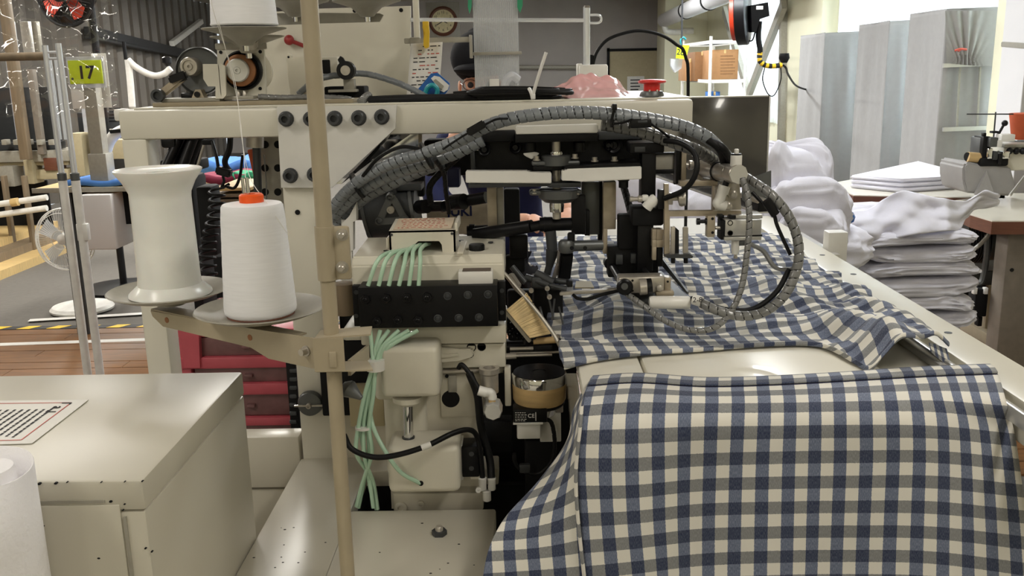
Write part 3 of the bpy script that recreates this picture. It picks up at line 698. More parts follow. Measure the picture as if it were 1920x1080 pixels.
# raised box with an arched tube outlet and a hand written note on it
BYF = 1.435; A, B = P(731, 472, BYF), P(853, 425, BYF); zt0 = P(792, 432, BYF).z; z00 = P(792, 474, BYF).z
xa, xb = A.x, B.x; w = xb - xa
ar = [(xa, z00), (xa, zt0), (xb, zt0), (xb, z00), (xa + w * 0.80, z00)]
ax0, ax1 = xa + w * 0.38, xa + w * 0.79; za = z00 + (zt0 - z00) * 0.52
ar += [(ax1, za - 0.006), (ax1 - 0.004, za), (ax0 + 0.006, za), (ax0, za - 0.005), (ax0 - 0.006, z00 + 0.006), (ax0 - 0.008, z00)]
ob = MB(); ob.prism([(x, BYF, z) for x, z in ar], (0, 0.003, 0))
ob.box((xa, BYF, z00), (xa + 0.003, BYF + 0.085, zt0)).box((xb - 0.003, BYF, z00), (xb, BYF + 0.085, zt0)).prism([(xa, BYF, zt0 - 0.003), (xa, BYF, zt0), (xa, BYF + 0.085, zt0 + 0.006), (xa, BYF + 0.085, zt0 + 0.003)], (w, 0, 0)).box((xa, BYF + 0.082, z00), (xb, BYF + 0.085, zt0 + 0.004))
ob = ob.done('tube_box', 'cream_cast', hd, smooth=False)
MB().box((xb - 0.001, BYF + 0.002, zt0 - 0.004), (xb + 0.004, BYF + 0.078, zt0 + 0.011), 0.002).done('hinge_ear', 'cream_cast', ob)
MB().box((xa - 0.006, BYF + 0.004, zt0 - 0.030), (xa - 0.001, BYF + 0.05, zt0 - 0.012), 0.002).done('hinge_ear', 'cream_dull', ob)
for xx in (xa + 0.004, xb - 0.005):
    MB().lathe([(0.0022, 0), (0.0022, 0.0008)], (xx, BYF, zt0 - 0.006), (0, -1, 0), 10).done('screw', 'dark_grey', ob)
def topz(y): return zt0 + 0.006 * (y - BYF) / 0.085 + 0.0006
nt_ = MB().prism([(xa + 0.006, BYF + 0.006, topz(BYF + 0.006)), (xb - 0.006, BYF + 0.006, topz(BYF + 0.006)), (xb - 0.006, BYF + 0.080, topz(BYF + 0.08)), (xa + 0.006, BYF + 0.08, topz(BYF + 0.08))], (0, 0, 0.0008)).done('note', 'note_paper', ob, smooth=False)
wr_ = MB(); random.seed(11)
for r in range(6):
    y = BYF + 0.072 - r * 0.0118; x = xa + 0.010 + random.uniform(0, 0.01)
    while x < xb - 0.018:
        d = random.uniform(0.003, 0.008); zz = topz(y) + 0.0011
        wr_.bar((x, y, zz), (x + d, y + random.uniform(-0.003, 0.003), zz), 0.0011, 0.0004)
        if random.random() < 0.6: wr_.bar((x + d * 0.5, y - 0.003, zz), (x + d * 0.6, y + 0.003, zz), 0.0010, 0.0004)
        x += d + 0.003
tag(wr_.done('handwriting', 'red_ink', ob, smooth=False), 'red handwritten lines', kind='stuff')
# stapled white tray on the edge of the block
pbox('tray', 'white_plastic', hd, 859, 510, 924, 535, HY - 0.03, 0.028, 0.002)
a, b = PZ(866, 512, P(890, 510, HY - 0.03).z + 0.0004), PZ(920, 507, P(890, 510, HY - 0.03).z + 0.0004)
MB().box((a.x, HY - 0.026, a.z), (b.x, HY - 0.006, a.z + 0.0008)).done('tray_inside', 'tray_brown', hd, smooth=False)
# black block with two rows of fittings
bl = pbox('screw_block', 'black_paint', hd, 673, 537, 933, 614, HY - 0.042, 0.044, 0.001)
pbox('flange', 'black_paint', hd, 662, 536, 676, 612, HY - 0.012, 0.014, 0.001)
pbox('flange', 'black_paint', hd, 932, 528, 948, 602, HY - 0.012, 0.014, 0.001)
for i, (x, y) in enumerate([(685, 561), (724, 559), (763, 558), (801, 557), (839, 555), (877, 553), (915, 552), (707, 602), (746, 600), (784, 600), (821, 597), (860, 596), (898, 595)]):
    c = P(x, y, HY - 0.042); hexed = i in (0, 1, 2, 3, 7, 8, 9)
    q = MB()
    if hexed: q.lathe([(0.0078, 0), (0.0078, 0.003), (0.0072, 0.004), (0.0042, 0.004), (0.0042, 0.007), (0.0028, 0.008), (0.0022, 0.006)], c, (0, -1, 0), 6); q.done('hex_fitting', 'black_metal', bl)
    else: q.lathe([(0.0062, 0), (0.0062, 0.0012), (0.0050, 0.0015), (0.0042, -0.0), (0.0038, 0.0003)], c, (0, -1, 0), 22); q.done('plug_hole', 'dark_grey', bl)
for x, y in ((941, 545), (941, 586), (668, 548), (668, 592)):
    MB().lathe([(0.0035, 0), (0.0035, 0.001), (0.002, 0.001)], P(x, y, HY - 0.012), (0, -1, 0), 14).done('screw', 'dark_grey', hd)
pbox('lower_panel', 'cream_cast', hd, 676, 612, 949, 646, HY, 0.13, 0.003)
pbox('side_cast', 'cream_cast', hd, 640, 618, 690, 640, HY + 0.02, 0.1, 0.006)
# ledge with the two holes and the ribbed lug
pbox('ledge', 'cream_cast', hd, 822, 645, 948, 690, HY + 0.012, 0.09, 0.003)
for x, y, r in ((884, 651, .0065), (903, 650, .006), (881, 664, .0055)):
    MB().lathe([(r, 0), (r * 1.15, 0.0006), (r, 0.001), (r * 0.9, 0.0002)], P(x, y, HY + 0.0122), (0, -1, 0), 20).done('bore', 'black_matt', hd)
lg = MB().pprism([(822, 652), (862, 655), (884, 655), (889, 663), (884, 672), (860, 677), (822, 682)], HY, 0.014); bmesh.ops.bevel(lg.bm, geom=list(lg.bm.edges), offset=0.002, segments=2, affect='EDGES')
lg.done('ribbed_lug', 'cream_cast', hd)
MB().pprism([(822, 666), (858, 663), (858, 667), (822, 672)], HY - 0.003, 0.004).done('rib', 'cream_cast', hd, smooth=False)
# body casting going down into the well
bd = MB().pprism([(724, 640), (948, 660), (948, 700), (905, 702), (900, 960), (734, 960), (726, 780)], HY + 0.03, 0.10)
bmesh.ops.bevel(bd.bm, geom=list(bd.bm.edges), offset=0.004, segments=2, affect='EDGES'); bd.done('body_casting', 'cream_dull', hd)
pbox('column', 'cream_cast', hd, 721, 740, 800, 900, HY + 0.005, 0.06, 0.012, seg=3)
pbox('recess_panel', 'cream_dull', hd, 824, 700, 906, 784, HY + 0.024, 0.02, 0.005)
MB().lathe([(0.0145, 0), (0.0135, 0.0012), (0.012, 0.0012)], P(845, 748, HY + 0.024), (0, -1, 0), 26).done('bore', 'black_matt', hd)
pbox('recess_mark', 'plate_grey', hd, 840, 704, 856, 736, HY + 0.021, 0.004, 0.001)
for x, y, r in ((792, 790, .004), (838, 705, .003)): MB().lathe([(r, 0), (r, 0.001)], P(x, y, HY + 0.022), (0, -1, 0), 14).done('bore', 'black_matt', hd)
# upper square cover
MB().pb(713, 652, 823, 747, 1.345, 0.07, 0.009, 3).done('square_cover', 'cream_cast', hd)
MB().pb(700, 648, 745, 752, 1.385, 0.05, 0.008, 3).done('cover_back', 'cream_cast', hd)
q = P(765, 753, 1.372); MB().lathe([(0.024, 0.010), (0.023, 0.002), (0.014, -0.004)], q, n=28).done('boss', 'cream_cast', hd)
r0, r1 = P(765, 755, 1.372), P(766, 822, 1.372)
MB().cyl(r0, r1, 0.0078, n=24).done('rod', 'chrome', hd)
MB().lathe([(0.009, -0.003), (0.010, 0.0), (0.010, 0.003)], r1, n=20).done('rod_seal', 'dark_grey', hd)
q = P(768, 858, 1.372); h_ = r1.z - q.z
MB().lathe([(0.026, 0), (0.026, h_ * 0.75), (0.022, h_ * 0.95), (0.012, h_)], q, n=28).done('rod_boss', 'cream_cast', hd)
# lower cover with the tube inlet
MB().pb(726, 838, 862, 926, 1.335, 0.075, 0.010, 3).done('lower_cover', 'cream_cast', hd)
MB().pb(737, 925, 906, 958, HY + 0.005, 0.06, 0.003).done('foot_casting', 'cream_dull', hd)
for x, y, r in ((752, 951, .010), (789, 944, .006)): MB().lathe([(r, 0), (r, 0.004), (r * 0.75, 0.005), (r * 0.5, 0.005), (r * 0.48, 0.002)], P(x, y, HY + 0.005), (0, -1, 0), 22).done('foot_lug', 'cream_dull', hd)
MB().lathe([(0.0042, 0), (0.0042, 0.0008)], P(789, 906, 1.335), (0, -1, 0), 16).done('tube_inlet', 'black_matt', hd)
sb = pbox('side_block', 'black_paint', hd, 866, 838, 898, 895, 1.37, 0.04, 0.002)
pbox('block_frame', 'white_plastic', hd, 860, 834, 868, 900, 1.375, 0.04, 0.001); pbox('block_foot', 'cream_dull', hd, 882, 892, 900, 899, 1.374, 0.03, 0.001)
for y in (851, 878): MB().lathe([(0.004, 0), (0.004, 0.001), (0.002, 0.001)], P(884, y, 1.37), (0, -1, 0), 14).done('screw', 'dark_grey', sb)
pbox('rear_shroud', 'black_matt', hd, 600, 640, 700, 780, HY + 0.15, 0.02, 0.003)
MB().lathe([(0.018, 0), (0.018, 0.05), (0.010, 0.052)], P(648, 588, HY + 0.05), (0, 0, 1), 24).done('bobbin_winder', 'wood_post', hd)
pbox('relay_box', 'board_beige', hd, 655, 735, 720, 800, HY + 0.10, 0.05, 0.002)
# green oil tubes
gt = []
outs = [(752, 470, .0), (760, 468, .0), (768, 466, .0), (776, 462, 0), (785, 460, 0), (796, 460, 0)]
ins = [(690, 536), (710, 536), (729, 536), (748, 536), (767, 536), (785, 536)]
mid = [(706, 492), (722, 492), (739, 495), (758, 495), (773, 492), (788, 492)]
for i in range(6):
    x, y, _ = outs[i]
    MB().tube([P(x + 10, y - 3, 1.47), P(x, y, 1.43), P((x + mid[i][0]) / 2 - 4, (y + mid[i][1]) / 2 - 6, 1.395), P(*mid[i], 1.372), P(*ins[i], 1.366)], 0.0033, 10, 8).done('oil_tube', 'green_tube', hd)
tops = [(694, 619), (713, 619), (729, 619), (748, 619), (767, 619), (784, 619)]
nb = [(698, 660), (704, 655), (709, 650), (716, 652), (722, 650), (728, 652)]
lows = [[(684, 740), (672, 800), (668, 850), (690, 890), (700, 952)], [(690, 745), (682, 800), (684, 860), (700, 905), (708, 955)], [(695, 745), (690, 800), (692, 850), (682, 905), (672, 952)], [(700, 740), (692, 800), (697, 850), (680, 905), (668, 950)], [(694, 735), (697, 790), (715, 835), (745, 880), (789, 907)], [(688, 735), (676, 800), (686, 860), (694, 915), (706, 955)]]
for i in range(6):
    zo = (i % 3) * 0.005
    tail = [P(x, y, 1.335 + zo + (0.03 if (j >= 3 and i != 4) else 0)) for j, (x, y) in enumerate(lows[i])]
    if i == 4: tail[-1] = P(789, 907, 1.338); tail[-2] = P(750, 884, 1.318); tail[-3] = P(716, 835, 1.32)
    MB().tube([P(*tops[i], 1.362), P(*nb[i], 1.350), P(698 + 2.2 * i, 690, 1.340 + zo)] + tail, 0.0033, 10, 8).done('oil_tube', 'green_tube', hd)
c = P(704, 684, 1.342); MB().lathe([(0.0125, -0.008), (0.014, -0.008), (0.014, 0.008), (0.0125, 0.008)], c, n=24).done('tube_clip', 'white_plastic', hd)
c = P(682, 801, 1.340); MB().lathe([(0.0115, -0.0018), (0.013, -0.0018), (0.013, 0.0018), (0.0115, 0.0018)], c, n=20).done('tube_tie', 'white_plastic', hd)
# black hose looping from behind the pole to the fittings
bh = MB().tube([P(645, 815, 1.30), P(660, 842, 1.295), P(700, 857, 1.29), P(745, 853, 1.29), P(800, 836, 1.30), P(850, 812, 1.32), P(880, 806, 1.34), P(895, 820, 1.36), P(902, 860, 1.37), P(905, 896, 1.375)], 0.0042, 10, 8).done('air_hose', 'rubber', hd)
a, b = P(790, 840, 1.2975), P(808, 833, 1.3015); MB().cyl(a, b, 0.0049, n=14).done('hose_tag', 'white_plastic', bh, 'white cable marker')
MB().tube([P(860, 690, 1.37), P(866, 684, 1.365), P(880, 700, 1.36), P(900, 733, 1.352)], 0.0038, 10, 8).done('air_hose', 'rubber', hd)
MB().tube([P(880, 700, 1.385), P(895, 740, 1.39), P(902, 800, 1.39), P(918, 860, 1.385), P(921, 896, 1.375)], 0.0062, 10, 8).done('air_hose', 'rubber', hd)
for x, y, n_ in ((905, 907, 'tube_fitting'), (922, 907, 'tube_fitting')):
    c = P(x, y, 1.375); MB().lathe([(0.0055, -0.010), (0.0062, -0.009), (0.0062, 0.006), (0.0068, 0.007), (0.0068, 0.010), (0.005, 0.011)], c, n=18).done(n_, 'white_plastic', hd)
c = P(913, 930, 1.375); MB().lathe([(0.005, -0.008), (0.0066, -0.007), (0.0066, 0.009), (0.005, 0.010)], c, n=18).done('tube_fitting', 'white_plastic', hd)
c = P(897, 918, 1.372); MB().lathe([(0.0045, 0), (0.0045, 0.003), (0.002, 0.003), (0.002, 0.001)], c, (0, -1, 0), 16).done('tube_fitting', 'white_plastic', hd)
# silver valve with the white elbow
c = P(924, 773, 1.34); MB().lathe([(0.0145, 0.03), (0.0145, 0.003), (0.0125, 0.0)], c, (0, 1, 0), 8).done('valve_knob', 'alu', hd)
MB().cyl(P(923, 758, 1.352), P(922, 742, 1.352), 0.0055, n=14).done('valve_neck', 'tan_wood', hd)
e = MB(); e.tube([P(898, 732, 1.352), P(908, 735, 1.352), P(919, 736, 1.352), P(923, 742, 1.352), P(923, 748, 1.352)], 0.0068, 14, 6); e.cyl(P(897, 732, 1.352), P(912, 736, 1.352), 0.0078, n=16); e.done('elbow_fitting', 'white_plastic', hd)
c = P(918, 712, HY); MB().lathe([(0.014, -0.02), (0.014, 0.010), (0.016, 0.012), (0.016, 0.020), (0.010, 0.020), (0.009, 0.012)], c, n=26).done('bushing', 'steel', hd)
MB().cyl(P(918, 730, HY), P(918, 770, HY), 0.010, n=20).done('bushing_rod', 'steel', hd)
pbox('hinge_plate', 'cream_dull', hd, 946, 690, 958, 762, HY + 0.01, 0.02, 0.002)
MB().cyl(P(820, 697, HY + 0.02), P(900, 694, HY + 0.02), 0.0042, n=12).done('shaft', 'steel', hd)
MB().pb(895, 790, 960, 830, HY + 0.03, 0.03, 0.002).done('lower_block', 'black_matt', hd)
pbox('lower_block', 'black_matt', hd, 905, 800, 960, 848, HY + 0.05, 0.03, 0.002)
pbox('dark_backing', 'black_matt', hd, 890, 640, 1082, 1000, 1.62, 0.02, 0.001)  # black sheet added behind the gap in place of its shade
pbox('rear_panel', 'cream_dull', hd, 601, 776, 740, 895, 1.578, 0.02, 0.002)
pbox('rear_panel', 'black_matt', hd, 640, 540, 735, 775, 1.60, 0.02, 0.002)
# ------------------------------------------------------------------ take-up drum, sensor and black column beside the head
dr = thing('tension_drum', 'round wooden drum with chrome ring and black cap beside the table edge', 'drum', (P(1010, 720, 1.42).x, 1.42, 0.3))
DYc = 1.42; cx = P(1011, 700, DYc); s = ppm(1011, 700, DYc)
def zpx(y, Y=DYc, x=1011): return P(x, y, Y).z
MB().lathe([(51 * s, zpx(716)), (51.5 * s, zpx(713)), (51.5 * s, zpx(700)), (50 * s, zpx(697)), (12 * s, zpx(697)), (11 * s, zpx(702)), (2 * s, zpx(702))], (cx.x, DYc, 0), n=48).done('chrome_ring', 'chrome', dr)
MB().lathe([(48.5 * s, zpx(697)), (48.5 * s, zpx(696)), (13 * s, zpx(696)), (12.5 * s, zpx(698))], (cx.x, DYc, 0), n=40).done('cap', 'black_metal', dr)
MB().lathe([(46 * s, zpx(752)), (50 * s, zpx(745)), (51 * s, zpx(716))], (cx.x, DYc, 0), n=48).done('drum_body', 'tan_wood', dr)
MB().lathe([(45 * s, zpx(757)), (48 * s, zpx(753)), (46 * s, zpx(750))], (cx.x, DYc, 0), n=40).done('rubber_ring', 'rubber', dr)
MB().lathe([(30 * s, zpx(775)), (32 * s, zpx(772)), (33 * s, zpx(757))], (cx.x, DYc, 0), n=40).done('drum_foot', 'chrome', dr)
pbox('mount_plate', 'steel', dr, 966, 752, 1056, 775, DYc + 0.02, 0.03, 0.002)
pbox('column', 'black_matt', dr, 985, 826, 1040, 1000, DYc, 0.06, 0.004)
se = thing('photo_sensor', 'small black sensor box with white print on a white bracket', 'sensor', P(995, 800, 1.38))
sbx = pbox('sensor_body', 'black_paint', se, 962, 768, 1026, 793, 1.375, 0.03, 0.002)
pbox('bracket', 'white_plastic', se, 969, 796, 1014, 824, 1.378, 0.03, 0.003); pbox('bracket_plate', 'white_plastic', se, 1012, 774, 1052, 829, 1.41, 0.004, 0.004)
MB().pb(962, 793, 1018, 796, 1.373, 0.032).done('bracket_edge', 'white_plastic', se)
text('CE', P(996, 780, 1.3745), 0.009, 'white_plastic', sbx)
tt = MB(); random.seed(4)
for y in (774, 778, 782, 786, 789):
    x = 966
    while x < 986:
        d = random.uniform(2, 5); p, q = P(x, y, 1.3747), P(x + d, y, 1.3747); tt.bar(p, q, 0.0004, 0.0009); x += d + 1.6
tt.box(P(1004, 789, 1.3748), P(1005.2, 773, 1.3745))
tag(tt.done('print_marks', 'white_plastic', sbx, smooth=False), kind='stuff')
sc = MB().spiral([P(1024, 785, 1.385), P(1035, 795, 1.385), P(1040, 830, 1.39), P(1034, 865, 1.39), P(1010, 888, 1.39), P(980, 882, 1.39), P(966, 868, 1.39), P(964, 850, 1.39)], 0.0034, 0.012, 10).done('sensor_cable', 'rubber', se)
pbox('cable_plug', 'dark_grey', se, 974, 872, 994, 888, 1.386, 0.01, 0.002)
# ------------------------------------------------------------------ brush strip and diagonal edge rail
br = thing('brush_strip', 'tan bristle brush strip slanting beside the black screw block', 'brush', P(990, 620, 1.45))
q0, q1, q2, q3 = (950, 570), (985, 545), (1031, 625), (990, 632)
bm_ = MB(); random.seed(9)
for i in range(60):
    for j in range(5):
        t = (i + random.uniform(-.5, .5)) / 60
        a = P(950 + 44 * t, 582 + 52 * t, 1.405 + j * 0.004); b = P(988 + 46 * t, 550 + 76 * t, 1.418 + j * 0.004)
        b = a.lerp(b, random.uniform(0.9, 1.02))
        bm_.cyl(a, b, 0.0009, 0.0006, 4)
tag(bm_.done('bristles', 'bristle', br), kind='stuff')
MB().bar(P(945, 578, 1.425), P(994, 638, 1.425), 0.02, 0.006, 0.001).done('back_strip', 'steel', br)
rl = MB(); rl.tube([P(942, 508, 1.43), P(976, 548, 1.42), P(1010, 588, 1.41), P(1040, 630, 1.40), P(1058, 668, 1.39), P(1063, 690, 1.385)], 0.0032, 8, 8)
rl.done('edge_rail', 'steel', br)
MB().cyl(P(1000, 640, 1.43), P(1042, 637, 1.43), 0.0055, n=14).done('lower_handle', 'tan_wood', br)
MB().tube([P(985, 646, 1.43), P(990, 634, 1.43), P(1000, 634, 1.43), P(1004, 640, 1.43)], 0.004, 8, 6).done('handle_joint', 'black_metal', br)
sg = thing('rod_linkage', 'thin steel and black rods lying between the head and the drum', 'linkage', P(1000, 660, 1.43))
MB().cyl(P(950, 651, 1.43), P(1030, 651, 1.43), 0.0042, n=12).done('rod', 'black_metal', sg)
MB().cyl(P(956, 654, 1.425), P(1000, 653, 1.425), 0.003, n=12).done('rod', 'steel', sg)
MB().cyl(P(948, 668, 1.42), P(968, 667, 1.42), 0.0048, n=12).cyl(P(968, 667, 1.42), P(1035, 665, 1.42), 0.0024, n=10).done('rod', 'steel', sg)
MB().cyl(P(956, 662, 1.43), P(1048, 660, 1.43), 0.0022, n=10).done('rod', 'steel', sg)
MB().pb(1000, 648, 1036, 658, 1.425, 0.02, 0.002).done('rod_block', 'black_matt', sg)
tp = thing('coil_spring_row', 'dark threaded coils beneath the brush strip', 'spring', P(965, 620, 1.47))
for i in range(5):
    MB().spiral([P(946 + i * 9, 588 + i * 9, 1.475), P(956 + i * 9, 628 + i * 3, 1.48)], 0.004, 0.006, 10, 0.4).done('coil', 'black_metal', tp)
pp_ = MB().grid(lambda u, v: P(1060 + 22 * u + 10 * math.sin(v * 3), 700 + 230 * v - 60 * u * 0, 1.40 - 0.12 * u + 0.01 * math.sin(v * 9)) + Vector((0, 0, 0.004 * math.sin(v * 60) * (1 - u))), 8, 60)
o_ = pp_.done('fabric_guard', 'plate_grey', recalc=False); so = o_.modifiers.new('thickness', 'SOLIDIFY'); so.thickness = 0.001
tag(o_, 'thin grey pleated guard hanging between drum and checked cloth', 'guard')
# ------------------------------------------------------------------ black folding carriage with white bars under the beam
ca = thing('folding_carriage', 'black carriage with three white bars and grey hub under the beam', 'carriage', P(1040, 300, 1.5))
CY = 1.53
cpz = MB().pprism([(882, 250), (1204, 245), (1204, 330), (880, 330)], CY, 0.012)
cp = cpz.done('back_plate', 'black_paint', ca, smooth=False)
pbox('top_flange', 'black_paint', ca, 900, 245, 966, 266, CY - 0.02, 0.02, 0.002); pbox('top_flange', 'dark_grey', ca, 1122, 246, 1200, 262, CY - 0.02, 0.02, 0.002)
for x, y, r in ((908, 280, 12.5), (966, 276, 12), (1150, 272, 16), (1140, 272, 10)):
    c = P(x, y, CY); s = ppm(x, y, CY)
    MB().lathe([(r * s, 0), (r * s, 0.010), (r * s * 0.88, 0.011), (r * s * 0.84, 0.006), (r * s * 0.5, 0.004), (r * s * 0.4, 0.008), (r * s * 0.15, 0.008)], c, (0, -1, 0), 30).done('bearing', 'black_metal', cp)
pbox('nut', 'steel', cp, 888, 276, 897, 283, CY - 0.012, 0.012, 0.001)
pbox('plate_edge', 'dark_grey', ca, 882, 256, 890, 318, CY - 0.014, 0.016, 0.001)
# white bars and their black carriers
def bar_(pix, Y, d, par, mat='white_plastic', nm='white_bar'):
    m_ = MB().pprism(pix, Y, d); bmesh.ops.bevel(m_.bm, geom=list(m_.bm.edges), offset=0.0012, segments=2, affect='EDGES'); return m_.done(nm, mat, par)
bar_([(967, 237), (1121, 233), (1121, 249), (967, 252)], 1.462, 0.022, ca)
pbox('bar_carrier', 'black_paint', ca, 966, 251, 1121, 266, 1.465, 0.06, 0.001)
bar_([(873, 321), (990, 321), (992, 324), (1034, 324), (1034, 344), (873, 343)], 1.452, 0.022, ca)
pbox('bar_carrier', 'dark_grey', ca, 878, 343, 1035, 351, 1.458, 0.06, 0.001)
bar_([(1053, 320), (1062, 320), (1062, 317), (1203, 312), (1203, 336), (1094, 341), (1094, 339), (1053, 339)], 1.448, 0.022, ca)
bar_([(1057, 313), (1200, 305), (1203, 312), (1062, 318)], 1.452, 0.07, ca, 'black_paint', 'bar_carrier')
# hub on a vertical shaft
hx = P(1043, 300, 1.49)
def zc(y): return P(1043, y, 1.49).z
s = ppm(1043, 300, 1.49)
hub = MB().lathe([(28 * s, zc(309)), (28 * s, zc(292)), (26 * s, zc(290)), (11 * s, zc(290))], (hx.x, 1.49, 0), n=36).box((hx.x - 47 * s, 1.475, zc(309)), (hx.x + 44 * s, 1.50, zc(300)), 0.004).done('hub', 'cast_grey', ca)
MB().lathe([(27 * s, zc(378)), (38 * s, zc(370)), (39 * s, zc(356)), (37 * s, zc(354))], (hx.x + 4 * s, 1.49, 0), n=36).box((hx.x - 52 * s, 1.475, zc(364)), (hx.x + 47 * s, 1.50, zc(354)), 0.004).done('hub', 'cast_grey', ca)
MB().cyl((hx.x, 1.49, zc(410)), (hx.x, 1.49, zc(262)), 8 * s, n=20).done('hub_shaft', 'steel', ca)
MB().lathe([(12.5 * s, zc(296)), (13.5 * s, zc(286)), (13 * s, zc(284))], (hx.x, 1.49, 0), n=24).done('collar', 'chrome', ca)
MB().lathe([(13 * s, zc(397)), (14 * s, zc(386)), (13 * s, zc(376))], (hx.x, 1.49, 0), n=24).done('collar', 'chrome', ca)
pbox('bar_carrier', 'black_paint', ca, 1000, 311, 1060, 320, 1.475, 0.05, 0.001); pbox('bar_carrier', 'dark_grey', ca, 1030, 343, 1090, 352, 1.46, 0.05, 0.001)
for x, y in ((1006, 300), (1078, 296), (1115, 302), (1152, 301), (1002, 362), (1081, 363)):
    c = P(x, y, 1.48); MB().lathe([(7 * s, -0.001), (7 * s, 0.001), (5 * s, 0.0012), (5 * s, 0.006), (3 * s, 0.006), (3 * s, 0.003)], c, n=16).done('screw', 'steel', ca)
for x in (994, 1086):
    MB().lathe([(11 * s, 0), (11 * s, 0.014), (9 * s, 0.016)], P(x, 284, 1.50), n=20).done('knob', 'black_metal', ca)
c = P(1169, 342, 1.47); MB().lathe([(9 * s, -0.008), (9 * s, 0.002), (11 * s, 0.003), (11 * s, 0.006)], c, n=20).done('knob', 'black_metal', ca)
bar_([(980, 288), (1004, 285), (1012, 288), (998, 299), (985, 293)], 1.485, 0.006, ca, 'white_plastic', 'clip')
# vertical steel bars carrying the carriage
vb = thing('guide_columns', 'upright steel bars and black rods standing below the carriage', 'guide columns', P(1040, 420, 1.5))
for x0, x1, y0, y1, Y, mat in ((914, 932, 352, 458, 1.56, 'steel_raw'), (932, 945, 352, 452, 1.565, 'plate_grey'), (1091, 1124, 341, 440, 1.54, 'cast_grey'), (1122, 1131, 341, 470, 1.545, 'black_matt'), (1131, 1155, 341, 430, 1.50, 'steel_raw'), (1131, 1139, 428, 476, 1.50, 'steel_raw')):
    pbox('upright_bar', mat, vb, x0, y0, x1, y1, Y, 0.02, 0.001)
pbox('black_upright', 'black_paint', vb, 1072, 366, 1098, 440, 1.49, 0.02, 0.002)
pbox('black_upright', 'black_paint', vb, 1096, 395, 1106, 442, 1.51, 0.02, 0.001)
MB().cyl(P(890, 440, 1.55), P(997, 424, 1.50), 0.0105, n=20).done('black_rod', 'black_metal', vb)
for a, b, r in (((995, 426), (1015, 422), .0085), ((1012, 421), (1036, 420), .0118), ((1036, 421), (1072, 420), .0105), ((1020, 421), (1024, 421), .0128)):
    MB().cyl(P(*a, 1.50), P(*b, 1.50), r, n=20).done('rod_collar', 'black_metal', vb)
bb = MB(); bb.cyl(P(1053, 462, 1.45), P(1128, 460, 1.47), 0.0085, n=20); bb.lathe([(0.010, -0.01), (0.013, -0.006), (0.013, 0.006), (0.010, 0.010)], P(1062, 462, 1.45), n=24); bb.done('link_arm', 'cast_grey', vb)
for x in (1072, 1097): MB().lathe([(0.0032, 0), (0.0032, 0.001)], P(x, 465, 1.439), (0, -1, 0), 14).done('bore', 'black_matt', vb)
MB().lathe([(0.006, 0), (0.006, 0.012), (0.004, 0.014)], P(1071, 452, 1.45), n=14).done('cap_screw', 'black_metal', vb)
MB().bar(P(1063, 474, 1.46), P(1056, 530, 1.50), 0.02, 0.012, 0.002).done('black_link', 'black_paint', vb)
MB().cyl(P(1032, 432, 1.5), P(1036, 470, 1.5), 0.009, n=18).cyl(P(1036, 468, 1.5), P(1030, 500, 1.5), 0.011, 0.006, n=18).cyl(P(1030, 498, 1.5), P(1022, 530, 1.5), 0.006, n=14).done('press_rod', 'dark_grey', vb)
MB().bar(P(1046, 496, 1.48), P(1036, 530, 1.5), 0.004, 0.006).done('thin_link', 'steel', vb)
MB().bar(P(1048, 470, 1.49), P(1044, 515, 1.5), 0.004, 0.006).done('thin_link', 'steel', vb)
pbox('black_bracket', 'black_paint', vb, 955, 440, 990, 486, 1.55, 0.03, 0.004)
pbox('black_bracket', 'black_matt', vb, 948, 480, 985, 512, 1.56, 0.02, 0.004)
for a, b, r in (((1005, 512), (1038, 530), .007), ((985, 520), (1030, 534), .006), ((1040, 526), (1070, 530), .005), ((960, 500), (985, 530), .005), ((1000, 536), (1052, 540), .004)):
    MB().cyl(P(*a, 1.47), P(*b, 1.46), r, n=14).done('linkage_rod', 'dark_grey', vb)
MB().pb(996, 520, 1020, 540, 1.46, 0.03, 0.003).done('linkage_block', 'dark_grey', vb)
pbox('linkage_block', 'black_matt', vb, 1000, 540, 1056, 620, 1.52, 0.02, 0.004)
pbox('linkage_block', 'black_matt', vb, 952, 545, 1000, 640, 1.58, 0.02, 0.004)
for a, b in (((1026, 545), (1038, 600)), ((1040, 560), (1035, 600)), ((1048, 575), (1056, 610)), ((1012, 575), (1018, 600))):
    MB().bar(P(*a, 1.47), P(*b, 1.46), 0.003, 0.004).done('needle_bar', 'dark_grey', vb)
for x, y in ((1026, 540), (996, 544), (1030, 556)): MB().bolt(P(x, y, 1.45), 0.004, 0.006).done('cap_screw', 'steel', vb)
MB().bar(P(955, 515, 1.45), P(972, 540, 1.44), 0.012, 0.012, 0.002).bar(P(966, 538, 1.44), P(985, 555, 1.43), 0.007, 0.008, 0.001).done('presser_bar', 'steel', vb)
# slim plate and dish at the sewing point
ft = thing('presser_plate', 'flat steel presser bar with olive plate across the checked fabric', 'presser', P(1110, 545, 1.45))
MB().bar(P(1050, 550, 1.445), P(1160, 543, 1.43), 0.012, 0.005, 0.001).done('presser_bar', 'steel', ft)
pl_ = [PZ(x, y, 0.935) for x, y in ((1078, 541), (1114, 541), (1108, 529), (1080, 529))]
MB().prism(pl_, (0, 0, 0.002)).done('olive_plate', 'board_beige', ft, smooth=False)
MB().tube([P(1062, 542, 1.45), P(1045, 538, 1.45), P(1030, 534, 1.45)], 0.006, 8, 6, taper=0.002).done('tongue', 'dark_grey', ft)
pbox('clamp_block', 'black_matt', ft, 1062, 527, 1074, 539, 1.45, 0.02, 0.002)
MB().tube([P(1075, 553, 1.43), P(1085, 560, 1.42), P(1105, 560, 1.42), P(1130, 552, 1.42), P(1160, 545, 1.42)], 0.0028, 8, 8).done('black_hose', 'rubber', ft)
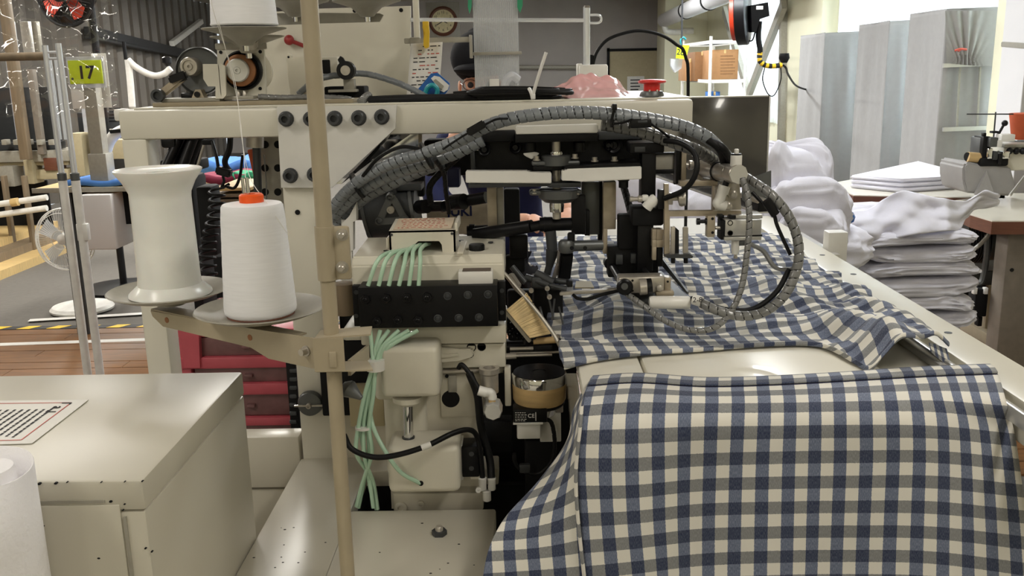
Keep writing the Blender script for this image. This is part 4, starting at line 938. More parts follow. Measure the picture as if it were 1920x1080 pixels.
# ------------------------------------------------------------------ dark motor with triangular bracket
mo = thing('grey_motor', 'dark grey motor housing with triangular ribbed end bracket', 'motor', P(735, 390, 1.6))
MY = 1.62
MB().cyl(P(690, 395, MY + 0.05), P(782, 393, MY + 0.05), 0.050, n=36).done('motor_barrel', 'dark_grey', mo)
for x in (689, 779): MB().cyl(P(x - 3, 394, MY + 0.05), P(x + 3, 393, MY + 0.05), 0.054, n=36).done('end_flange', 'cast_grey', mo)
MB().cyl(P(668, 390, MY + 0.05), P(690, 390, MY + 0.05), 0.022, n=24).done('shaft_end', 'dark_grey', mo)
MB().pprism([(712, 420), (732, 372), (738, 372), (764, 420)], MY - 0.012, 0.02).done('bracket_web', 'dark_grey', mo, smooth=False)
for a, b in (((713, 412), (733, 368)), ((735, 368), (760, 412)), ((713, 415), (760, 412))):
    MB().bar(P(*a, MY - 0.016), P(*b, MY - 0.016), 0.006, 0.012, 0.001).done('bracket_rib', 'cast_grey', mo)
for x, y in ((733, 367), (713, 412), (760, 410)): MB().lathe([(0.0068, 0), (0.0068, 0.018), (0.0045, 0.019), (0.0035, 0.012)], P(x, y, MY - 0.005), (0, -1, 0), 20).done('bracket_boss', 'cast_grey', mo)
MB().bolt(P(733, 393, MY - 0.02), 0.007, 0.006).done('bracket_screw', 'steel', mo)
pbox('motor_top', 'dark_grey', mo, 727, 318, 742, 366, MY, 0.03, 0.002); pbox('motor_top', 'dark_grey', mo, 740, 345, 790, 358, MY + 0.01, 0.05, 0.002)
pbox('motor_back', 'black_matt', mo, 700, 320, 795, 370, MY + 0.08, 0.03, 0.004)
for a, b, r in (((786, 388), (800, 387), .012), ((800, 388), (832, 387), .009), ((828, 388), (862, 378), .010), ((845, 380), (870, 378), .014), ((866, 378), (912, 370), .010)):
    MB().cyl(P(*a, MY), P(*b, MY - 0.02), r, n=20).done('coupling', 'black_metal', mo)
# brand panel behind
bpn = thing('rear_arm_panel', 'grey machine arm panel with navy brand letters behind the tube box', 'panel', P(880, 410, 1.75))
pan = pbox('panel', 'steel_raw', bpn, 800, 382, 915, 440, 1.75, 0.05, 0.004)
text('JUKI', P(862, 397, 1.7485), 0.026, 'navy_cloth', pan, bold=0.0006)
MB().cyl(P(876, 436, 1.66), P(916, 434, 1.66), 0.012, n=20).cyl(P(880, 436, 1.66), P(890, 436, 1.66), 0.015, n=20).done('black_fitting', 'black_metal', bpn)
pbox('black_mass', 'black_matt', bpn, 795, 262, 905, 330, 1.80, 0.06, 0.006)
pbox('black_mass', 'black_matt', bpn, 945, 355, 975, 445, 1.72, 0.03, 0.004)
pbox('blue_tin', 'deep_navy', bpn, 838, 316, 862, 352, 1.74, 0.04, 0.004)
# reflective chrome cover behind the gusset
chn = thing('steel_hood', 'polished stainless hood catching lamp light behind the white gusset', 'hood', P(720, 290, 1.66))
MB().prism([P(742, 238, 1.64), P(790, 238, 1.66), P(790, 280, 1.66), P(700, 300, 1.66), P(640, 345, 1.64), P(630, 345, 1.64)], (0, 0.004, 0)).done('hood_face', 'chrome', chn, smooth=False)
MB().bar(P(788, 238, 1.645), P(788, 300, 1.645), 0.006, 0.006).done('hood_edge', 'steel_raw', chn)
wbk = thing('white_pipe_bracket', 'white plastic bracket beside the pole clamp', 'bracket', P(675, 420, 1.5))
MB().pprism([(655, 405), (668, 380), (668, 414), (662, 416), (662, 470), (650, 470), (640, 420)], 1.55, 0.02).done('plastic_bracket', 'white_plastic', wbk, smooth=False)
MB().pprism([(640, 412), (660, 412), (660, 530), (640, 530)], 1.57, 0.01).done('plastic_back', 'white_plastic', wbk, smooth=False)
# ------------------------------------------------------------------ black column and lower carriage of the pick-up arm
cm_ = thing('black_column', 'tall black column with dark carriage and twin slide rods', 'column', P(1215, 400, 1.46))
QY = 1.46
pbox('column', 'black_paint', cm_, 1203, 268, 1230, 382, QY, 0.035, 0.002)
pbox('column_head', 'black_paint', cm_, 1181, 267, 1246, 288, QY - 0.006, 0.05, 0.003)
pbox('head_label', 'dark_grey', cm_, 1190, 275, 1210, 285, QY - 0.0075, 0.002, 0.0005)
pbox('column_foot', 'black_matt', cm_, 1185, 390, 1245, 424, QY - 0.01, 0.05, 0.004)
pbox('column_foot', 'black_paint', cm_, 1195, 415, 1225, 510, QY - 0.004, 0.04, 0.002)
pbox('column_foot', 'black_matt', cm_, 1160, 404, 1195, 468, QY + 0.02, 0.03, 0.003)
pbox('carriage_side', 'black_matt', cm_, 1140, 462, 1235, 520, QY + 0.025, 0.03, 0.003)
pbox('carriage_lug', 'dark_grey', cm_, 1155, 478, 1168, 496, QY + 0.015, 0.012, 0.001); pbox('carriage_lug', 'dark_grey', cm_, 1183, 476, 1206, 494, QY + 0.015, 0.012, 0.001)
for x0, x1 in ((1223, 1231), (1231, 1244)): pbox('clamp_piece', 'steel_raw', cm_, x0, 430, x1, 450, QY - 0.018, 0.018, 0.001); pbox('clamp_piece', 'steel_raw', cm_, x0, 450, x1, 464, QY - 0.018, 0.018, 0.001)
pbox('clamp_leg', 'steel_raw', cm_, 1223, 463, 1231, 488, QY - 0.018, 0.01, 0.001); pbox('clamp_leg', 'black_paint', cm_, 1232, 464, 1243, 500, QY - 0.012, 0.012, 0.001)
for a, b in (((1143, 490), (1172, 540)), ((1195, 486), (1225, 535))):
    A, B = P(*a, QY + 0.05), P(*b, QY - 0.07)
    MB().cyl(A, B, 0.0055, n=16).done('slide_rod', 'black_metal', cm_); MB().lathe([(0.011, 0), (0.011, 0.01), (0.007, 0.012)], A, (B - A), 20).done('rod_gland', 'black_metal', cm_)
FYc = QY - 0.075
fp = pbox('front_block', 'steel', cm_, 1160, 519, 1246, 550, FYc, 0.03, 0.003)
MB().lathe([(0.0125, 0), (0.0125, 0.006), (0.010, 0.008), (0.0055, 0.008), (0.0055, 0.010)], P(1171, 537, FYc), (0, -1, 0), 28).done('end_knob', 'black_metal', fp); MB().lathe([(0.0055, 0), (0.005, 0.0015)], P(1171, 537, FYc - 0.010), (0, -1, 0), 20).done('knob_centre', 'cast_grey', fp)
MB().cyl(P(1199, 538, FYc - 0.012), P(1212, 537, FYc - 0.012), 0.0125, n=28).done('wheel', 'steel', fp)
MB().cyl(P(1213, 537, FYc - 0.012), P(1222, 536, FYc - 0.012), 0.0118, n=28).done('wheel', 'black_metal', fp)
MB().lathe([(0.0055, 0), (0.0055, 0.006), (0.004, 0.007)], P(1236, 539, FYc), (0, -1, 0), 6).done('hex_bolt', 'steel', fp)
for x, y in ((1186, 526), (1186, 545), (1252, 528)): MB().lathe([(0.0018, 0), (0.0018, 0.0005)], P(x, y, FYc), (0, -1, 0), 10).done('screw_hole', 'black_matt', fp)
pbox('front_lug', 'steel_raw', cm_, 1246, 521, 1258, 548, FYc + 0.004, 0.02, 0.001); pbox('front_lug', 'steel_raw', cm_, 1230, 546, 1264, 556, FYc - 0.004, 0.02, 0.002)
gp = MB().prism([P(1242, 486, QY + 0.03), P(1242, 500, QY + 0.03), P(1288, 552, FYc - 0.01), P(1288, 547, FYc - 0.01)], (0.003, 0.002, 0)).prism([P(1150, 520, QY + 0.02), P(1240, 508, QY + 0.05), P(1290, 556, FYc), P(1205, 575, FYc - 0.02)], (0, 0, -0.002)); gp.done('tray_plate', 'cast_grey', cm_, smooth=False)
# white roller handle
rw = MB(); a, b = P(1217, 567, 1.37), P(1293, 567, 1.37)
rw.lathe([(0.0085, 0), (0.0098, 0.002), (0.0098, (b - a).length - 0.002), (0.0085, (b - a).length)], a, b - a, 24)
rw = rw.done('roller', 'white_plastic'); tag(rw, 'short white plastic roller held just above the checked fabric', 'roller')
# ------------------------------------------------------------------ pick-up arm with silver cylinder
pa = thing('pickup_arm', 'steel pick-up arm with silver cylinder, white fittings and air gripper', 'pneumatic arm', P(1330, 380, 1.42))
AY = 1.43
MB().pprism([(1246, 345), (1254, 345), (1254, 396), (1390, 395), (1390, 404), (1256, 406), (1256, 482), (1246, 482), (1246, 406)], AY, 0.012).done('angle_bracket', 'steel_raw', pa, smooth=False)
MB().pprism([(1246, 480), (1252, 484), (1298, 484), (1300, 480), (1292, 476), (1255, 478)], AY - 0.012, 0.024).done('foot_plate', 'dark_grey', pa, smooth=False)
for x in (1262, 1286): MB().cyl(P(x, 480, AY), P(x, 493, AY), 0.0035, n=12).done('foot_screw', 'black_metal', pa)
pbox('post_rod', 'steel', pa, 1258, 425, 1266, 480, AY - 0.006, 0.008, 0.001); MB().pprism([(1264, 424), (1273, 432), (1273, 482), (1264, 482)], AY, 0.004).done('post_plate', 'black_metal', pa, smooth=False)
MB().bar(P(1285, 425, AY), P(1285, 480, AY), 0.008, 0.007, 0.001).done('post_rod', 'steel', pa)
c0, c1 = P(1316, 317, AY + 0.10), P(1385, 327, AY - 0.045)
ax = (c1 - c0).normalized(); L = (c1 - c0).length
MB().lathe([(0.0128, 0), (0.014, 0.003), (0.014, L - 0.03), (0.0132, L - 0.029), (0.0132, L - 0.028), (0.0146, L - 0.027), (0.0146, L - 0.002), (0.013, L)], c0, ax, 36).done('cylinder', 'steel', pa)
MB().lathe([(0.0145, 0), (0.0145, 0.002), (0.0005, 0.0022)], c1 - ax * 0.001, ax, 8).done('end_cap', 'alu', pa, 'brushed end cap')
MB().lathe([(0.0143, 0), (0.0155, 0.001), (0.0155, 0.004), (0.0143, 0.005)], c0 + ax * (L * 0.48), ax, 26).done('o_ring', 'rubber', pa)
MB().lathe([(0.006, 0), (0.008, 0.003), (0.008, 0.008), (0.004, 0.009), (0.004, 0.02)], P(1300, 309, AY + 0.09), (-1, -0.2, 0), 14).done('rod_nut', 'steel', pa)
f1 = P(1380, 312, AY - 0.035); MB().lathe([(0.0072, -0.004), (0.0085, 0), (0.0085, 0.016), (0.006, 0.018), (0.0035, 0.019), (0.0035, 0.025), (0.002, 0.026)], f1, (0, 0, 1), 18).done('flow_fitting', 'white_plastic', pa)
MB().lathe([(0.0076, 0), (0.0076, 0.004)], f1 + Vector((0, 0, 0.015)), (0, 0, 1), 18).done('fitting_ring', 'black_metal', pa)
pbox('mount_bar', 'steel_raw', pa, 1275, 339, 1346, 349, AY + 0.03, 0.02, 0.001); pbox('mount_bar', 'steel_raw', pa, 1337, 349, 1347, 404, AY + 0.02, 0.015, 0.001)
pbox('mount_bar', 'black_paint', pa, 1268, 272, 1279, 345, AY + 0.05, 0.02, 0.001); pbox('mount_bar', 'steel_raw', pa, 1278, 280, 1287, 342, AY + 0.045, 0.012, 0.001)
MB().pprism([(1341, 352), (1360, 340), (1387, 346), (1390, 393), (1342, 394)], AY - 0.004, 0.006).done('side_plate', 'steel', pa, smooth=False)
MB().pprism([(1308, 305), (1318, 300), (1318, 338), (1308, 338)], AY + 0.08, 0.01).done('side_plate', 'steel', pa, smooth=False)
for x, y in ((1374, 364), (1364, 386)): MB().lathe([(0.008, 0), (0.008, 0.002), (0.006, 0.002), (0.006, 0.006), (0.0035, 0.008)], P(x, y, AY - 0.006), (0, -1, 0), 16).done('plate_bolt', 'steel', pa)
el = MB(); el.tube([P(1358, 350, AY - 0.016), P(1350, 372, AY - 0.016), P(1346, 382, AY - 0.016), P(1360, 386, AY - 0.014)], 0.008, 12, 6); el.cyl(P(1359, 348, AY - 0.016), P(1354, 362, AY - 0.016), 0.009, n=18); el.done('elbow_fitting', 'white_plastic', pa)
MB().cyl(P(1365, 334, AY - 0.016), P(1359, 350, AY - 0.016), 0.0048, n=12).done('air_hose', 'rubber', pa)
# second elbow on the black column with its knobs
e2 = MB(); e2.tube([P(1230, 372, QY - 0.015), P(1220, 380, QY - 0.016), P(1212, 390, QY - 0.015)], 0.0085, 12, 6); e2.cyl(P(1229, 372, QY - 0.015), P(1219, 382, QY - 0.015), 0.0092, n=18); e2.pb(1204, 366, 1217, 378, QY - 0.02, 0.012, 0.003); e2.done('elbow_fitting', 'white_plastic', pa)
MB().lathe([(0.0055, 0), (0.0055, 0.006), (0.0035, 0.007), (0.0035, 0.014), (0.0045, 0.014), (0.0045, 0.019)], P(1204, 373, QY - 0.012), (-1, 0, 0), 12).done('adjust_screw', 'steel', pa)
MB().lathe([(0.004, 0), (0.004, 0.010), (0.012, 0.012), (0.0135, 0.016), (0.012, 0.022), (0.004, 0.023)], P(1258, 372, AY), (1, -0.15, 0.05), 24).done('thumb_knob', 'steel', pa)
pbox('clamp_block', 'steel', pa, 1253, 362, 1262, 384, AY - 0.004, 0.012, 0.001); pbox('clamp_block', 'black_metal', pa, 1234, 356, 1246, 392, AY + 0.004, 0.012, 0.001)
# air gripper
gb = pbox('gripper_body', 'alu', pa, 1360, 412, 1428, 442, AY - 0.02, 0.035, 0.001)
pbox('gripper_rail', 'alu', pa, 1372, 403, 1430, 410, AY - 0.012, 0.035, 0.001); pbox('gripper_rail', 'alu', pa, 1358, 444, 1428, 451, AY - 0.022, 0.035, 0.001); pbox('gripper_groove', 'black_matt', pa, 1404, 440, 1430, 443.5, AY - 0.0205, 0.02)
pbox('gripper_side', 'black_matt', pa, 1352, 414, 1361, 450, AY - 0.018, 0.03, 0.001)
for x, y in ((1369, 418), (1369, 437)): MB().lathe([(0.0042, 0), (0.0042, 0.001), (0.003, 0.001), (0.003, -0.001)], P(x, y, AY - 0.02), (0, -1, 0), 16).done('gripper_screw', 'black_metal', gb)
jw = pbox('gripper_jaw', 'steel_raw', pa, 1326, 405, 1341, 445, AY - 0.02, 0.016, 0.001)
for y in (410, 436): MB().lathe([(0.0022, 0), (0.0022, 0.0006)], P(1336, y, AY - 0.02), (0, -1, 0), 12).done('bore', 'black_matt', jw)
MB().cyl(P(1341, 427, AY - 0.012), P(1356, 427, AY - 0.012), 0.0028, n=12).done('jaw_rod', 'steel', pa)
MB().lathe([(0.0052, 0), (0.0052, 0.004), (0.003, 0.004), (0.003, 0.012), (0.0052, 0.012), (0.0052, 0.017)], P(1327, 415, AY - 0.014), (-1, 0, 0), 14).done('stop_screw', 'black_metal', pa)
for x0, x1, y0, y1 in ((1347, 1358, 403, 410), (1368, 1380, 404, 411)): pbox('gripper_fixing', 'black_metal', pa, x0, y0, x1, y1, AY - 0.014, 0.02, 0.001)
MB().lathe([(0.0062, 0), (0.0062, 0.016), (0.0052, 0.019), (0.0052, 0.021)], P(1379, 451, AY - 0.01), (0, 0, -1), 20).done('nozzle', 'white_plastic', pa)
MB().cyl(P(1379, 468, AY - 0.01), P(1379, 481, AY - 0.01), 0.0022, n=10).lathe([(0.0042, 0), (0.0042, 0.003)], P(1379, 476, AY - 0.01), n=12).cyl(P(1379, 480, AY - 0.01), P(1379, 484, AY - 0.01), 0.0032, n=12).done('nozzle_tip', 'steel', pa)
pbox('gripper_plate', 'cast_grey', pa, 1384, 452, 1406, 461, AY - 0.014, 0.02, 0.001)
# guide rail going back, dark smoked panels
gd = thing('guide_rail', 'long dark linear guide rail running back under the cables', 'rail', P(1300, 340, 1.8))
MB().bar(P(1180, 300, 2.3), P(1432, 388, 1.62), 0.02, 0.022, 0.001).done('rail', 'black_paint', gd)
MB().bar(P(1180, 294, 2.3), P(1432, 378, 1.62), 0.024, 0.006, 0.001).done('rail_cover', 'steel', gd)
MB().bar(P(1178, 308, 2.3), P(1432, 398, 1.62), 0.03, 0.004, 0.001).done('rail_edge', 'alu', gd)
pbox('rail_window', 'plate_grey', gd, 1225, 288, 1268, 326, 1.60, 0.004, 0.001)
for x0, y0, x1, y1 in ((1224, 286, 1270, 290), (1264, 286, 1270, 346), (1228, 318, 1266, 326)): pbox('rail_frame', 'black_paint', gd, x0, y0, x1, y1, 1.595, 0.01, 0.001)
pbox('rail_block', 'steel_raw', gd, 1172, 262, 1204, 268, 1.60, 0.02, 0.001); pbox('rail_block', 'steel_raw', gd, 1173, 294, 1203, 300, 1.60, 0.02, 0.001); pbox('rail_block', 'terracotta_cone', gd, 1174, 284, 1184, 292, 1.60, 0.01, 0.001)
dp = thing('smoked_panel', 'glossy dark smoked side panel right of the white beam', 'panel', P(1370, 250, 1.72))
MB().pb(1280, 181, 1440, 352, 1.72, 0.006, 0.001).done('panel_sheet', 'dark_panel', dp); pbox('panel_edge', 'alu', dp, 1280, 180, 1441, 183, 1.719, 0.012, 0.0005); pbox('panel_edge', 'alu', dp, 1439, 181, 1442, 352, 1.719, 0.012, 0.0005)
MB().pb(1140, 235, 1290, 300, 1.735, 0.006, 0.001).done('panel_sheet', 'plate_grey', dp)
MB().pprism([(1392, 340), (1446, 320), (1446, 390), (1420, 398), (1392, 375)], 1.66, 0.004).done('clear_flap', 'cast_grey', dp, smooth=False)
# ------------------------------------------------------------------ cables
hs = thing('hose_bundle', 'thick spiral-wrapped grey hose bundle arching over the carriage', 'hose', P(1000, 220, 1.44))
wrap([P(622, 392, 1.55), P(660, 350, 1.52), P(720, 312, 1.48), P(800, 286, 1.45), P(860, 264, 1.43), P(910, 238, 1.42), P(960, 222, 1.42), P(1040, 212, 1.42), P(1120, 212, 1.42), P(1200, 221, 1.42), P(1270, 234, 1.42), P(1320, 254, 1.41), P(1350, 280, 1.44), P(1376, 310, 1.47)], 0.0096, 0.0122, 18, 'wrapped_hose', 'spiral_grey', hs)
wrap([P(622, 408, 1.57), P(670, 362, 1.54), P(740, 325, 1.51), P(800, 306, 1.49), P(850, 288, 1.48), P(905, 262, 1.48)], 0.0105, 0.013, 18, 'wrapped_hose', 'spiral_grey', hs)
wrap([P(622, 425, 1.60), P(680, 372, 1.57), P(740, 340, 1.55), P(790, 318, 1.54), P(830, 304, 1.53)], 0.011, 0.014, 18, 'wrapped_hose', 'spiral_grey', hs)
wrap([P(1128, 233, 1.455), P(1150, 236, 1.455), P(1200, 246, 1.45), P(1250, 262, 1.45), P(1300, 280, 1.44), P(1345, 302, 1.49), P(1375, 316, 1.52)], 0.0098, 0.0125, 16, 'wrapped_hose', 'spiral_clear', hs)
for a, b in (((1330, 262), (1370, 308)), ((1322, 258), (1358, 306))):
    MB().tube([P(*a, 1.41), P((a[0] + b[0]) / 2 + 8, (a[1] + b[1]) / 2 - 4, 1.405), P(*b, 1.45)], 0.006, 10, 6).done('black_hose', 'rubber', hs)
wrap([P(1388, 326, 1.45), P(1405, 336, 1.41), P(1440, 360, 1.38), P(1470, 392, 1.37), P(1490, 430, 1.36), P(1498, 470, 1.35), P(1492, 510, 1.345), P(1470, 555, 1.34), P(1430, 586, 1.335), P(1385, 592, 1.335), P(1340, 580, 1.34), P(1305, 562, 1.36)], 0.0072, 0.0125, 14, 'looped_hose', 'spiral_clear', hs)
MB().tube([P(1480, 505, 1.36), P(1455, 548, 1.35), P(1415, 578, 1.345), P(1370, 582, 1.345), P(1330, 572, 1.35), P(1296, 560, 1.37)], 0.0042, 10, 8).done('black_cable', 'rubber', hs)
a, b = P(1300, 561, 1.359), P(1316, 566, 1.352); MB().cyl(a, b, 0.0082, n=16).done('cable_marker', 'white_plastic', hs, 'white printed cable marker')
text('2-8', P(1308, 562.5, 1.344), 0.011, 'ink', hs)
wrap([P(1392, 334, 1.385), P(1402, 370, 1.375), P(1405, 420, 1.365), P(1400, 480, 1.355), P(1390, 540, 1.345), P(1368, 588, 1.335), P(1335, 616, 1.33), P(1290, 618, 1.33), P(1245, 600, 1.34), P(1205, 572, 1.36), P(1172, 548, 1.39)], 0.0046, 0.011, 12, 'looped_hose', 'spiral_clear', hs)
MB().tube([P(1246, 372, 1.43), P(1280, 358, 1.41), P(1300, 336, 1.40), P(1307, 310, 1.40), P(1300, 285, 1.41), P(1275, 268, 1.42), P(1246, 264, 1.44)], 0.0042, 10, 8).done('black_cable', 'rubber', hs)
MB().tube([P(1410, 360, 1.39), P(1440, 392, 1.38), P(1452, 405, 1.38), P(1458, 425, 1.375), P(1482, 478, 1.365)], 0.0028, 8, 8).done('black_cable', 'rubber', hs)
MB().cyl(P(1436, 376, 1.37), P(1454, 402, 1.37), 0.007, n=12).done('inline_plug', 'black_metal', hs)
MB().tube([P(1400, 455, 1.40), P(1430, 470, 1.39), P(1452, 500, 1.38), P(1480, 505, 1.37), P(1498, 500, 1.36)], 0.0036, 8, 8).done('black_cable', 'spiral_clear', hs)
# ties and connectors on the bundle
def tie(x, y, Y, r, ax):
    MB().lathe([(r, -0.002), (r + 0.0012, -0.002), (r + 0.0012, 0.002), (r, 0.002)], P(x, y, Y), ax, 24).done('cable_tie', 'black_metal', hs)
tie(670, 348, 1.53, 0.022, (1, 0, 0.5)); tie(800, 292, 1.465, 0.022, (1, 0, 0.45)); tie(1148, 218, 1.43, 0.0155, (1, 0, -0.05))
MB().bar(P(1146, 228, 1.412), P(1152, 203, 1.41), 0.004, 0.004).done('tie_tail', 'black_metal', hs); pbox('tie_head', 'black_metal', hs, 1148, 195, 1157, 207, 1.405, 0.008, 0.001)
cn = pbox('inline_connector', 'black_metal', hs, 1182, 222, 1222, 240, 1.41, 0.012, 0.002); pbox('connector_face', 'dark_grey', hs, 1196, 226, 1214, 231, 1.4085, 0.002)
MB().rbox(P(893, 240, 1.40), (0.03, 0.012, 0.012), Matrix.Rotation(-0.5, 3, 'Y'), 0.002).done('inline_connector', 'black_metal', hs)
MB().tube([P(1150, 232, 1.41), P(1168, 230, 1.41), P(1185, 224, 1.41)], 0.0018, 6, 6).done('thin_cable', 'rubber', hs)
MB().tube([P(1220, 232, 1.41), P(1240, 246, 1.43), P(1255, 258, 1.44)], 0.0018, 6, 6).done('thin_cable', 'rubber', hs)
MB().tube([P(830, 280, 1.40), P(860, 260, 1.40), P(885, 245, 1.40)], 0.0018, 6, 6).done('thin_cable', 'rubber', hs)
MB().tube([P(905, 236, 1.40), P(930, 224, 1.40), P(952, 222, 1.41)], 0.0018, 6, 6).done('thin_cable', 'rubber', hs)
MB().tube([P(680, 330, 1.49), P(710, 296, 1.47), P(750, 276, 1.46), P(790, 280, 1.45)], 0.003, 6, 8).done('thin_cable', 'rubber', hs)
MB().spiral([P(815, 298, 1.44), P(832, 325, 1.48), P(836, 360, 1.5), P(842, 400, 1.52)], 0.0036, 0.012, 10).done('thin_cable', 'rubber', hs)
MB().spiral([P(868, 286, 1.5), P(830, 320, 1.55), P(806, 350, 1.56), P(808, 385, 1.57)], 0.0055, 0.013, 12).done('thin_cable', 'rubber', hs)
MB().spiral([P(1168, 345, 1.6), P(1178, 380, 1.55), P(1188, 420, 1.5)], 0.006, 0.012, 10).done('thin_cable', 'rubber', hs)
# ------------------------------------------------------------------ on top of the white beam
MB().box((xl + 0.02, FY + 0.02, zt), (xr, 2.05, zt + 0.003), 0.001).done('top_deck', 'white_paint', fr)
DZ = zt + 0.003
TYF = 1.62
pu = thing('belt_pulley_unit', 'grey belt pulley with steel tension arm and white guard on a wooden board', 'pulley', P(360, 195, TYF))
z0 = P(480, 200, TYF).z
MB().box((P(285, 190, TYF).x, TYF, DZ), (P(662, 190, TYF).x, TYF + 0.14, P(480, 189, TYF).z), 0.001).done('base_board', 'board_grey', pu)
zb2 = P(480, 189, TYF).z
pbox('base_plate', 'plate_grey', pu, 300, 184, 412, 191, TYF + 0.01, 0.08, 0.001)
s = ppm(378, 132, TYF)
MB().lathe([(30 * s, 0.0), (43 * s, 0.0), (45 * s, -0.003), (45 * s, -0.016), (43 * s, -0.018), (41 * s, -0.012), (30 * s, -0.010), (8 * s, -0.010)], P(378, 133, TYF + 0.06), (0, 1, 0), 44).done('pulley_wheel', 'cast_grey', pu)
MB().lathe([(17 * s, 0.03), (18 * s, 0.0), (16 * s, -0.004), (12 * s, -0.004), (11 * s, 0.0), (7 * s, 0.0), (6 * s, -0.003), (3 * s, -0.003), (2.5 * s, 0.001)], P(355, 125, TYF + 0.028), (0, 1, 0), 34).done('tension_bearing', 'steel', pu)
MB().bar(P(299, 180, TYF + 0.02), P(345, 143, TYF + 0.02), 0.012, 0.014, 0.003).done('tension_arm', 'steel_raw', pu)
MB().lathe([(0.011, 0), (0.011, 0.012), (0.007, 0.012), (0.006, 0.006)], P(299, 179, TYF + 0.014), (0, -1, 0), 20).done('arm_pivot', 'dark_grey', pu)
MB().bar(P(318, 152, TYF + 0.016), P(350, 140, TYF + 0.016), 0.01, 0.016, 0.003).done('arm_clamp', 'black_metal', pu)
MB().pprism([(358, 186), (366, 168), (376, 168), (384, 186)], TYF + 0.02, 0.02).done('foot', 'steel_raw', pu, smooth=False)
MB().lathe([(0.005, 0), (0.005, 0.003)], P(370, 177, TYF + 0.02), (0, -1, 0), 16).done('foot_bolt', 'black_metal', pu)
pbox('coupling', 'black_metal', pu, 338, 174, 362, 186, TYF + 0.03, 0.02, 0.003)
MB().pprism([(380, 120), (416, 120), (422, 124), (424, 178), (418, 185), (404, 185), (404, 162), (390, 162), (381, 148)], TYF + 0.008, 0.006).box(P(415, 178, TYF + 0.008), P(423, 122, TYF + 0.05)).done('guard', 'white_paint', pu, smooth=False)
mt = thing('feed_motor', 'white plate with copper-ringed silver pulley and round motor behind', 'motor', P(455, 195, TYF))
pf = MB().pprism([(407, 90), (494, 86), (499, 178), (420, 184), (408, 160)], TYF + 0.04, 0.008).done('face_plate', 'white_paint', mt, smooth=False)
s = ppm(455, 133, TYF)
MB().lathe([(37 * s, 0), (37 * s, 0.010), (34 * s, 0.012), (32 * s, 0.004), (30 * s, 0.002)], P(457, 132, TYF + 0.04), (0, -1, 0), 40).done('belt', 'rubber', mt)
MB().lathe([(30 * s, 0.0), (30 * s, 0.008), (27 * s, 0.010), (22 * s, 0.010)], P(452, 132, TYF + 0.035), (0, -1, 0), 40).done('copper_ring', 'copper', mt)
MB().lathe([(22 * s, 0.0), (22 * s, 0.006), (20 * s, 0.008), (7 * s, 0.008), (6 * s, 0.009), (3 * s, 0.009), (2.5 * s, 0.006)], P(447, 132, TYF + 0.026), (0, -1, 0), 40).done('pulley_disc', 'alu', mt)
MB().cyl(P(468, 134, TYF + 0.05), P(472, 134, TYF + 0.12), 42 * s, n=40).done('motor_barrel', 'cream_cast', mt)
for x, y in ((414, 98), (488, 97), (488, 166)): MB().lathe([(0.003, 0), (0.003, 0.001)], P(x, y, TYF + 0.04), (0, -1, 0), 12).done('screw', 'black_matt', pf)
pbox('foot_plate', 'plate_grey', mt, 420, 180, 475, 187, TYF + 0.02, 0.05, 0.001)
for x in (447, 459): MB().lathe([(0.004, 0), (0.004, 0.006), (0.002, 0.01)], P(x, 181, TYF + 0.03), (0, 0, 1), 10).done('foot_screw', 'steel', mt)
# dishes on the upper thread rail
us = thing('upper_thread_rail', 'grey upper rail carrying conical thread dishes', 'thread rail', P(600, 60, 1.72))
UY = 1.72
MB().pprism([(500, 25), (600, 24), (712, 25), (719, 28), (712, 41), (600, 44), (500, 48)], UY, 0.004).done('rail', 'plate_grey', us, smooth=False)
def cdish(px, py, rpx, Y, name='dish'):
    c = P(px, py, Y); s = ppm(px, py, Y); r = rpx * s
    MB().lathe([(0.006, -0.026), (0.012, -0.025), (0.016, -0.020), (r * 0.45, -0.010), (r * 0.80, -0.003), (r * 0.98, 0.0), (r, 0.0015), (r * 0.98, 0.002), (r * 0.78, -0.001), (r * 0.4, -0.008), (0.012, -0.018)], c, n=44).done(name, 'plate_grey', us)
    MB().cyl(c + Vector((0, 0, -0.034)), c + Vector((0, 0, -0.02)), 0.005, n=12).done('dish_stud', 'chrome', us)
cdish(458, 55, 78, 1.55); cdish(464, 70, 68, 1.60); cdish(552, 3, 64, UY - 0.03); cdish(687, 3, 64, UY - 0.03)
MB().cyl(P(470, 84, 1.58), P(470, 72, 1.57), 0.012, n=16).done('dish_post', 'steel', us)
MB().bar(P(405, 88, 1.60), P(500, 86, 1.62), 0.05, 0.010, 0.001).done('dish_bracket', 'plate_grey', us)
for x, y in ((553, 28), (690, 34)): MB().lathe([(0.006, 0), (0.006, 0.004), (0.004, 0.010), (0.006, 0.012), (0.004, 0.016)], P(x, y, UY), (0, -1, 0), 14).done('wing_bolt', 'chrome', us)
c = P(459, 50, 1.55); s = ppm(459, 50, 1.55)
tcn = MB().lathe([(60 * s, 0.0), (62 * s, 0.002), (61 * s, 0.006), (52 * s, 0.13), (50 * s, 0.135), (20 * s, 0.136)], (c.x, c.y, c.z + 0.001), n=48)
uc = tcn.done('thread_cone', 'thread_white'); tag(uc, 'white thread cone cut off by the top of the picture, on the upper dish', 'thread cone')
wp = thing('white_back_plate', 'large white steel plate standing behind the upper thread rail', 'panel', P(630, 185, 1.9))
plm = MB().pprism([(487, 24), (600, 16), (770, 11), (771, 182), (487, 186)], 1.90, 0.006).done('plate', 'white_paint', wp, smooth=False)
for x, y in ((665, 20), (752, 19)): MB().lathe([(0.004, 0), (0.004, 0.0008)], P(x, y, 1.90), (0, -1, 0), 14).done('hole', 'black_matt', plm)
gw = thing('thread_guide_wheel', 'black grooved guide wheel on a white block beside the pole', 'guide wheel', P(650, 190, 1.68))
